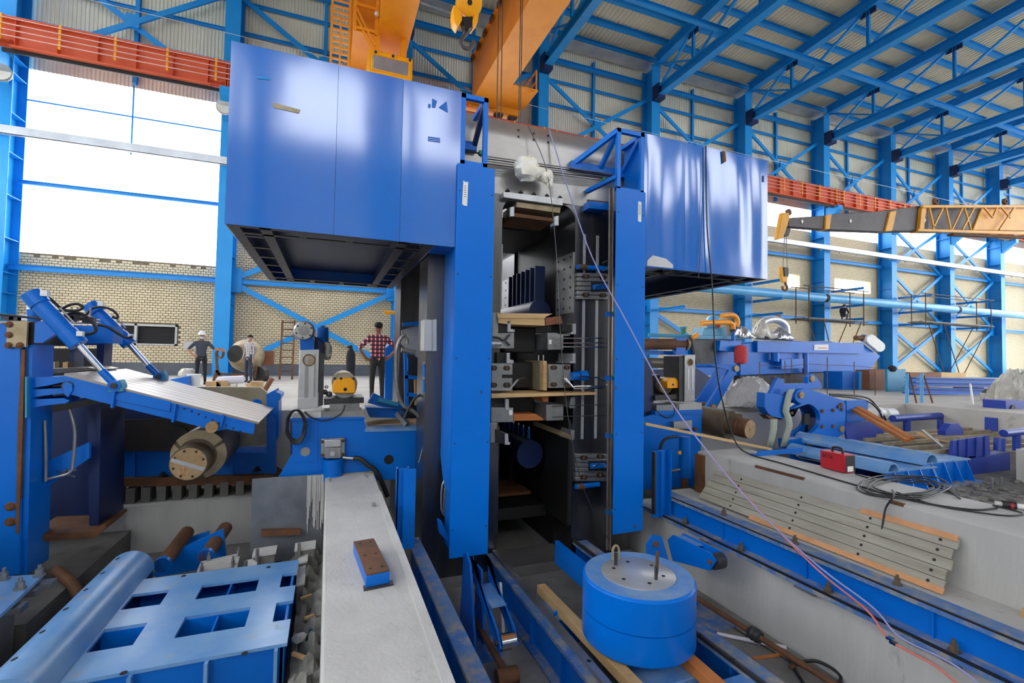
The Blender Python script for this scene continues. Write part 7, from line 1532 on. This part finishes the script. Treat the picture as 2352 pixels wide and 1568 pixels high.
# ================================================================ OVERHEAD CRANE
t = thing('overhead_crane_girder', 'right orange box girder of the overhead crane', 'crane girder', (6.36, 10, 12.5), 'overhead crane girders')
MB().box(5.74, 6.99, -15, 20.6, 12.48, 12.52).build('bottom_flange', 'orange', t); MB().box(5.8, 5.83, -15, 20.6, 12.52, 14.5).build('web', 'orange', t); MB().box(6.9, 6.93, -15, 20.6, 12.52, 14.5).build('web', 'orange', t); MB().box(5.7, 7.03, -15, 20.6, 14.5, 14.54).build('top_flange', 'orange', t)
MB().box(5.8, 6.93, 20.57, 20.6, 12.5, 14.5).build('end_plate', 'orange', t)
for k in range(20): MB().box(5.66, 5.74, 20.2-k*.9, 20.5-k*.9, 14.3, 14.52).build('rail_clip', 'rust', t)
t = thing('overhead_crane_girder', 'left orange box girder of the overhead crane above the cab', 'crane girder', (1.9, 10, 12.5), 'overhead crane girders')
MB().box(1.33, 2.48, -15, 20.6, 12.5, 12.54).build('bottom_flange', 'orange', t); MB().box(1.38, 1.41, -15, 20.6, 12.54, 14.5).build('web', 'orange', t); MB().box(2.4, 2.43, -15, 20.6, 12.54, 14.5).build('web', 'orange', t); MB().box(1.3, 2.5, -15, 20.6, 14.5, 14.54).build('top_flange', 'orange', t); MB().box(1.38, 2.43, 20.57, 20.6, 12.5, 14.5).build('end_plate', 'orange', t)
t = thing('end_carriage', 'orange end carriage joining the crane girders at the wall', 'carriage', (4, 20.95, 12.3))
MB().box(.2, 8.2, 20.72, 21.2, 12.42, 12.95).build('beam', 'orange', t)
for x in (.5, 1.2, 7.2, 7.9): MB().cyl((x, 20.85, 12.4), (x, 21.05, 12.4), .22, n=18).build('wheel', 'dark_steel', t)
MB().box(2.6, 5.6, 20.4, 20.5, 12.25, 12.32).build('buffer_bar', 'red_girder', t)
# service platform with ladder beside the left girder
t = thing('crane_platform', 'orange service platform frame beside the left crane girder', 'platform', (.8, 18.5, 12.4))
for x in (.55, 1.3):
    for y in (17.4, 18.6, 19.8): MB().box(x-.06, x+.06, y-.06, y+.06, 12.4, 15.6).build('post', 'orange', t)
for z in (12.45, 13.3, 14.2, 15.1):
    MB().box(.5, 1.36, 17.35, 17.45, z, z+.1).build('rail', 'orange', t); MB().box(.5, .6, 17.4, 19.9, z, z+.08).build('rail', 'orange', t); MB().box(.5, 1.36, 18.5, 18.6, z, z+.1).build('rail', 'orange', t)
MB().box(.55, 1.3, 18.0, 18.04, 12.4, 15.5).build('back_sheet', 'orange', t); MB().bar((.6, 17.4, 13.2), (1.25, 17.4, 12.0), .08, .08).build('stay', 'orange', t); MB().bar((.6, 17.4, 12.9), (1.25, 17.4, 11.7), .08, .08).build('stay', 'orange', t)
MB().box(.5, 1.3, 17.4, 19.9, 12.38, 12.42).build('floor_plate', 'orange', t); MB().ball((1.28, 17.2, 13.05), .09, 8).build('lamp', 'lamp_lens', t)
t = thing('crane_ladder', 'orange caged ladder left of the crane platform', 'ladder', (.0, 17.6, 12))
xa, xb = P(762, 60, Y=17.6).x, P(803, 60, Y=17.6).x
for x in (xa, xb): MB().bar((x, 17.6, 11.0), (x, 17.6, 15.8), .08, .08).build('stile', 'orange', t)
for k in range(22): MB().box(xa, xb, 17.57, 17.63, 11.1+k*.21, 11.16+k*.21).build('rung', 'orange', t)
MB().box((xa+xb)/2-.03, (xa+xb)/2+.03, 17.55, 17.6, 11.0, 12.9).build('cage_bar', 'orange', t)
t = thing('crane_cab', 'yellow-orange crane driver cab with grey windows', 'cab', (1.9, 17.6, 11.2))
x0, x1 = P(845, 150, Y=17.2).x, P(948, 150, Y=17.2).x; zt = P(860, 113, Y=17.2).z
MB().box(x0, x1, 17.2, 18.9, 10.2, zt).build('body', 'hook_yellow', t, bevel=.06)
for k, (za, zb) in enumerate(((zt-.72, zt-.22), (zt-1.65, zt-.9))):
    MB().box(x0+.1, x1-.1, 17.16, 17.22, za-.04, zb+.04).build('window_frame', 'hook_yellow', t, bevel=.05); MB().box(x0+.16, x1-.16, 17.14, 17.2, za, zb).build('window', 'glass_dark', t, bevel=.04)
for k in range(3): MB().cyl((x0+.25+k*.6, 17.15, zt-.1), (x0+.25+k*.6, 17.22, zt-.1), .045, n=10).build('marker_lamp', 'dark_blue', t)
for x in (x0+.3, x1-.3): MB().box(x-.1, x+.1, 17.4, 17.6, zt, 12.5).build('hanger', 'orange', t)
# walkway beyond the right girder
t = thing('crane_walkway', 'orange walkway bracket right of the right crane girder end', 'walkway', (7.6, 19.5, 12.2))
MB().box(6.93, 8.2, 18.6, 20.4, 12.52, 12.58).build('floor_plate', 'orange', t)
for x, y in ((8.15, 18.7), (8.15, 20.3)): MB().box(x-.03, x+.03, y-.03, y+.03, 12.58, 13.5).build('post', 'orange', t)
for z in (13.0, 13.46): MB().box(8.12, 8.18, 18.7, 20.3, z-.03, z+.03).build('rail', 'orange', t)
MB().bar((7.0, 18.7, 12.1), (8.1, 18.7, 12.52), .06, .06).build('stay', 'orange', t)
# hook block
YH = 12.0
t = thing('crane_hook_block', 'bright yellow hook block of the overhead crane', 'hook block', tuple(P(1075, 60, Y=YH)))
c = P(1077, 8, Y=YH); HX = V((.12, .86, .5)).normalized(); MB().lathe(c-HX*.22, HX, [(0, .28), (.02, .33), (.1, .34), (.12, .34)], 32).build('side_plate', 'hook_yellow', t); MB().lathe(c+HX*.1, HX, [(0, .34), (.12, .34), (.14, .3)], 32).build('side_plate', 'hook_yellow', t); MB().cyl(c-HX*.1, c+HX*.1, .27, n=28).build('sheave', 'black_steel', t)
MB().cyl(c-HX*.235, c-HX*.2, .065, n=18).build('axle', 'void', t)
slab(MB(), [(1042, 10), (1056, 22), (1062, 45), (1052, 62), (1043, 50), (1040, 30)], YH-.1, .3).build('cheek', 'hook_yellow', t, bevel=.02); slab(MB(), [(1092, 30), (1100, 28), (1098, 50), (1086, 64), (1084, 48)], YH-.1, .3).build('cheek', 'hook_yellow', t, bevel=.02)
slab(MB(), [(1062, 38), (1086, 38), (1084, 62), (1078, 66), (1068, 66)], YH-.1, .25).build('crosshead', 'black_steel', t)
pts = [P(1075, 62, Y=YH), P(1072, 76, Y=YH), P(1062, 88, Y=YH), P(1058, 98, Y=YH), P(1064, 109, Y=YH), P(1076, 113, Y=YH), P(1085, 106, Y=YH), P(1088, 94, Y=YH)]
MB().tube(pts, [.07]*5+[.055]*5+[.06]*8+[.065]*8+[.06]*5+[.05]*5, 12, 0) if False else MB().tube(pts, .055, 12, 5).build('hook', 'boom_grey', t)
for dx in (-.26, .26): MB().cyl(c+V((dx, 0, 0)), V((c.x+dx, YH, 14.4)), .015, n=6).build('rope', 'wire', t)
t = thing('hoist_ropes', 'four thin hoist ropes hanging before the right crane girder', 'ropes', tuple(P(1150, 270, Y=12)))
for px in (1146, 1155, 1196, 1200): p = P(px, 0, Y=12); MB().cyl((p.x, 12, 14.4), (p.x, 12, 2.5), .014, n=6).build('rope', 'wire', t)
MB().box(P(1140, 0, Y=12).x-.1, P(1205, 0, Y=12).x+.1, 11.8, 12.2, 14.4, 14.9).build('hoist_drum_box', 'orange', t)
t = thing('crane_trolley', 'orange hoist trolley riding between the crane girders', 'trolley', (4, 12, 14.5)); MB().box(1.5, 6.8, 11.0, 13.0, 14.56, 15.0).build('frame', 'orange', t); MB().cyl((3, 12, 15.3), (5.4, 12, 15.3), .3, n=18).build('drum', 'dark_steel', t)
o = MB().cyl(P(965, 5, Y=20), P(1040, 32, Y=21.5), .05, n=10).build('conduit', 'galvanised'); tag(o, 'short galvanised conduit above the gap between crane girders', 'conduit')
# long stay wire along the far wall
o = MB().tube([(COLX[0], 21.2, 13.6), (COLX[3], 21.2, 13.35), (COLX[6], 21.2, 13.3), (XR-2, 21.2, 13.3)], .012, 6, 4).build('stay_wire', 'galvanised'); tag(o, 'thin stay wire strung along the far wall columns', 'wire')
# floodlights on two columns
for k, (px, py, X, lab) in enumerate(((6, 168, COLX[0], 'round floodlight on the column at the left picture edge'), (517, 247, COLX[1], 'round floodlight on the column left of the blue box'))):
    c = P(px, py, Y=20.95); t = thing('floodlight', lab, 'lamp', tuple(c), 'wall floodlights')
    MB().lathe(c+V((0, .12, 0)), (0, -1, -.1), [(0, .1), (.1, .26), (.2, .3)], 20).build('reflector', 'bare_steel', t); MB().cyl(c+V((0, -.075, 0)), c+V((0, -.085, 0)), .26, n=20).build('lens', 'lamp_lens', t); MB().bar(c, c+V((0, .54, .1)), .05, .05).build('bracket', 'steel_blue', t)
# ================================================================ PEOPLE
def person(loc, yaw, label, J, top, legs, hair=True, helmet=False, mask=False, cap=None, shoes='dark_cloth', sleeves='long', scale=1.0):
    d = dict(pel=(0, 0, .96), spi=(0, .01, 1.13), che=(0, 0, 1.33), nec=(0, .01, 1.49), hb=(0, -.005, 1.56), hd=(0, -.015, 1.64), ht=(0, -.005, 1.70), nose=(0, -.115, 1.625),
             shL=(.185, .01, 1.42), elL=(.24, .04, 1.14), wrL=(.25, -.03, .91), haL=(.255, -.05, .83), shR=(-.185, .01, 1.42), elR=(-.24, .04, 1.14), wrR=(-.25, -.03, .91), haR=(-.255, -.05, .83),
             hiL=(.095, 0, .92), knL=(.105, -.02, .5), anL=(.11, .03, .09), toL=(.13, -.15, .045), hiR=(-.095, 0, .92), knR=(-.105, -.02, .5), anR=(-.11, .03, .09), toR=(-.13, -.15, .045),
             eaL=(.085, .0, 1.635), eaR=(-.085, .0, 1.635))
    d.update(J)
    R = dict(pel=.135, spi=.12, che=.145, nec=.058, hb=.065, hd=.088, ht=.08, nose=.012, shL=.072, elL=.046, wrL=.03, haL=.036, shR=.072, elR=.046, wrR=.03, haR=.036, hiL=.09, knL=.06, anL=.042, toL=.038, hiR=.09, knR=.06, anR=.042, toR=.038, eaL=.014, eaR=.014)
    E = [('pel', 'spi', 't'), ('spi', 'che', 't'), ('che', 'nec', 't'), ('nec', 'hb', 's'), ('hb', 'hd', 's'), ('hd', 'ht', 's'), ('hd', 'nose', 's'), ('hd', 'eaL', 's'), ('hd', 'eaR', 's')]
    for q in 'LR':
        E += [('che', 'sh'+q, 't'), ('sh'+q, 'el'+q, 't'), ('el'+q, 'wr'+q, 't' if sleeves == 'long' else 's'), ('wr'+q, 'ha'+q, 's'), ('pel', 'hi'+q, 'l'), ('hi'+q, 'kn'+q, 'l'), ('kn'+q, 'an'+q, 'l'), ('an'+q, 'to'+q, 'f')]
        w, h = V(d['wr'+q]), V(d['ha'+q]); f = (h-w).normalized(); s = f.cross(V((0, 1, 0)))
        s = s.normalized() if s.length > .1 else V((1, 0, 0)); nrm = s.cross(f)
        for k, (off, ln) in enumerate(((-.03, .07), (-.01, .085), (.01, .08), (.03, .065))):
            a, b = 'f%s%da' % (q, k), 'f%s%db' % (q, k); d[a] = tuple(h+s*off+f*ln*.55); d[b] = tuple(h+s*off*1.1+f*ln-nrm*.02); R[a] = .0095; R[b] = .008; E += [('ha'+q, a, 's'), (a, b, 's')]
        d['th'+q] = tuple(w+(h-w)*.6+s*.045); d['tt'+q] = tuple(w+(h-w)*.6+s*.055+f*.045); R['th'+q] = .011; R['tt'+q] = .009; E += [('wr'+q, 'th'+q, 's'), ('th'+q, 'tt'+q, 's')]
    names = list(d); idx = {n: i for i, n in enumerate(names)}
    me = bpy.data.meshes.new('person_body'); me.from_pydata([V(d[n])*scale for n in names], [(idx[a], idx[b]) for a, b, _ in E], [])
    o = bpy.data.objects.new('person_body', me); COL.objects.link(o)
    sk = o.modifiers.new('skin', 'SKIN'); sk.use_smooth_shade = True; o.modifiers.new('sub', 'SUBSURF').levels = 1
    for n in names: v = me.skin_vertices[0].data[idx[n]]; v.radius = (R[n]*scale, R[n]*scale*(.78 if n in ('che', 'spi', 'pel') else 1)); v.use_root = n == 'pel'
    for n in ('che', 'spi', 'pel'): me.skin_vertices[0].data[idx[n]].radius = (R[n]*scale*1.12, R[n]*scale*.8)
    bpy.context.view_layer.update(); dg = bpy.context.evaluated_depsgraph_get(); me2 = bpy.data.meshes.new_from_object(o.evaluated_get(dg)); bpy.data.objects.remove(o)
    me2.materials.clear()
    mats = {'t': top, 'l': legs, 's': 'skin', 'f': shoes}; keys = list(mats)
    for k in keys: me2.materials.append(MAT[mats[k]])
    segs = [(V(d[a])*scale, V(d[b])*scale, k, R[a], R[b]) for a, b, k in E]
    for p in me2.polygons:
        c = p.center; best = 9; bk = 't'
        for a, b, k, ra, rb in segs:
            ab = b-a; u = max(0, min(1, (c-a).dot(ab)/max(ab.length_squared, 1e-9))); dd = (c-(a+ab*u)).length/(ra+(rb-ra)*u)**.6
            if dd < best: best = dd; bk = k
        if sleeves == 'short' and bk == 't' and False: pass
        p.material_index = keys.index(bk); p.use_smooth = True
    t = thing('person', label, 'person', tuple(loc)); t.rotation_euler = (0, 0, yaw)
    body = bpy.data.objects.new('body', me2); COL.objects.link(body); body.parent = t
    def child(mb, nm, m):
        ob = bpy.data.objects.new(nm, mb.mesh(nm, m)); COL.objects.link(ob); ob.parent = t; return ob
    H = V(d['hd'])*scale; tp = V(d['ht'])*scale
    for s in (-1, 1): child(MB().ball(H+V((s*.032, -.083, .012))*scale, .012*scale, 8), 'eye', 'ink')
    if not mask: child(MB().ball(H+V((0, -.082, -.055))*scale, .018*scale, 8, (1.5, .5, .45)), 'mouth', 'rope_red')
    if hair and not helmet: child(MB().ball(tp+V((0, .018, .0))*scale, .094*scale, 14, (1, 1.08, .85)), 'hair', 'hair')
    if helmet:
        child(MB().lathe(tp+V((0, 0, -.01))*scale, (0, 0, 1), [(0, .12*scale), (.02, .118*scale), (.07, .1*scale), (.105, .06*scale), (.115, .02*scale)], 20), 'helmet', 'white_plastic')
        child(MB().prism([tp+V((x, y, -.012))*scale for x, y in ((-.09, -.08), (-.05, -.16), (.05, -.16), (.09, -.08))], (0, 0, .01)), 'helmet_brim', 'white_plastic')
    if mask: child(MB().ball(H+V((0, -.055, -.045))*scale, .062*scale, 12, (1, .75, .8)), 'face_mask', 'mask_blue')
    return t
f1 = P(463, 884, Z=0); f1 = V((f1.x, 16.0, 0))
person(P(463, 800, Y=15.9)*1.0-V((0, 0, P(463, 800, Y=15.9).z)), .12, 'man in white helmet and face mask with hand on hip', dict(elR=(-.38, .06, 1.2), wrR=(-.24, -.05, 1.0), haR=(-.17, -.06, .97), elL=(.37, .0, 1.22), wrL=(.56, -.04, 1.18), haL=(.63, -.05, 1.17), hiL=(.1, 0, .92), knL=(.12, -.02, .5), anL=(.13, .03, .09)), 'tshirt', 'dark_cloth', helmet=True, mask=True, sleeves='short', scale=.85)
q = P(573, 800, Y=16.6); person(V((q.x, q.y, 0)), -.75, 'man in grey checked shirt and jeans wearing a face mask', dict(elL=(.22, .03, 1.14), wrL=(.23, -.04, .92), elR=(-.22, .03, 1.14), wrR=(-.23, -.06, .92)), 'plaid_grey', 'jeans', mask=True, shoes='dark_cloth', scale=.85)
q = P(868, 800, Y=9.6); person(V((q.x, q.y, 0)), math.pi+.1, 'man in red plaid shirt seen from behind with hands on hips', dict(elR=(-.40, .06, 1.19), wrR=(-.25, -.06, 1.0), haR=(-.18, -.05, .96), elL=(.40, .06, 1.19), wrL=(.25, -.06, 1.0), haL=(.18, -.05, .96)), 'plaid_red', 'trousers', scale=.9, sleeves='short')
q = P(1937, 735, Y=19.3)
person(V((q.x, 19.3, zs+.07)), math.pi/2+.3, 'worker in dark jacket crouching on the scaffold under the pipe', dict(pel=(0, .05, .33), spi=(0, .06, .5), che=(0, -.05, .68), nec=(0, -.13, .82), hb=(0, -.18, .88), hd=(0, -.22, .95), ht=(0, -.22, 1.01), nose=(0, -.32, .92), eaL=(.085, -.21, .95), eaR=(-.085, -.21, .95),
       shL=(.18, -.08, .76), elL=(.24, -.2, .52), wrL=(.16, -.42, .5), haL=(.12, -.49, .5), shR=(-.18, -.08, .76), elR=(-.24, -.2, .52), wrR=(-.16, -.42, .5), haR=(-.12, -.49, .5), hiL=(.1, .0, .3), knL=(.16, -.34, .42), anL=(.13, -.14, .08), toL=(.14, -.32, .045), hiR=(-.1, .0, .3), knR=(-.16, -.34, .42), anR=(-.13, -.14, .08), toR=(-.14, -.32, .045)), 'dark_cloth', 'jeans', scale=.9)
q = P(1128, 700, Y=9.4)
person(V((q.x, 9.4, q.z-1.42)), math.pi, 'worker in dark clothes glimpsed behind the left edge of the mill window', {}, 'dark_cloth', 'dark_cloth')
t = thing('work_platform', 'plank platform behind the mill carrying the dark-clothed worker', 'platform', (q.x, 9.4, q.z-1.5))
MB().box(q.x-.6, q.x+.5, 8.9, 9.9, q.z-1.47, q.z-1.42).build('deck', 'wood_grey', t)
for x in (q.x-.5, q.x+.4):
    for y in (9.0, 9.8): MB().box(x-.04, x+.04, y-.04, y+.04, 0, q.z-1.47).build('leg', 'rust', t)
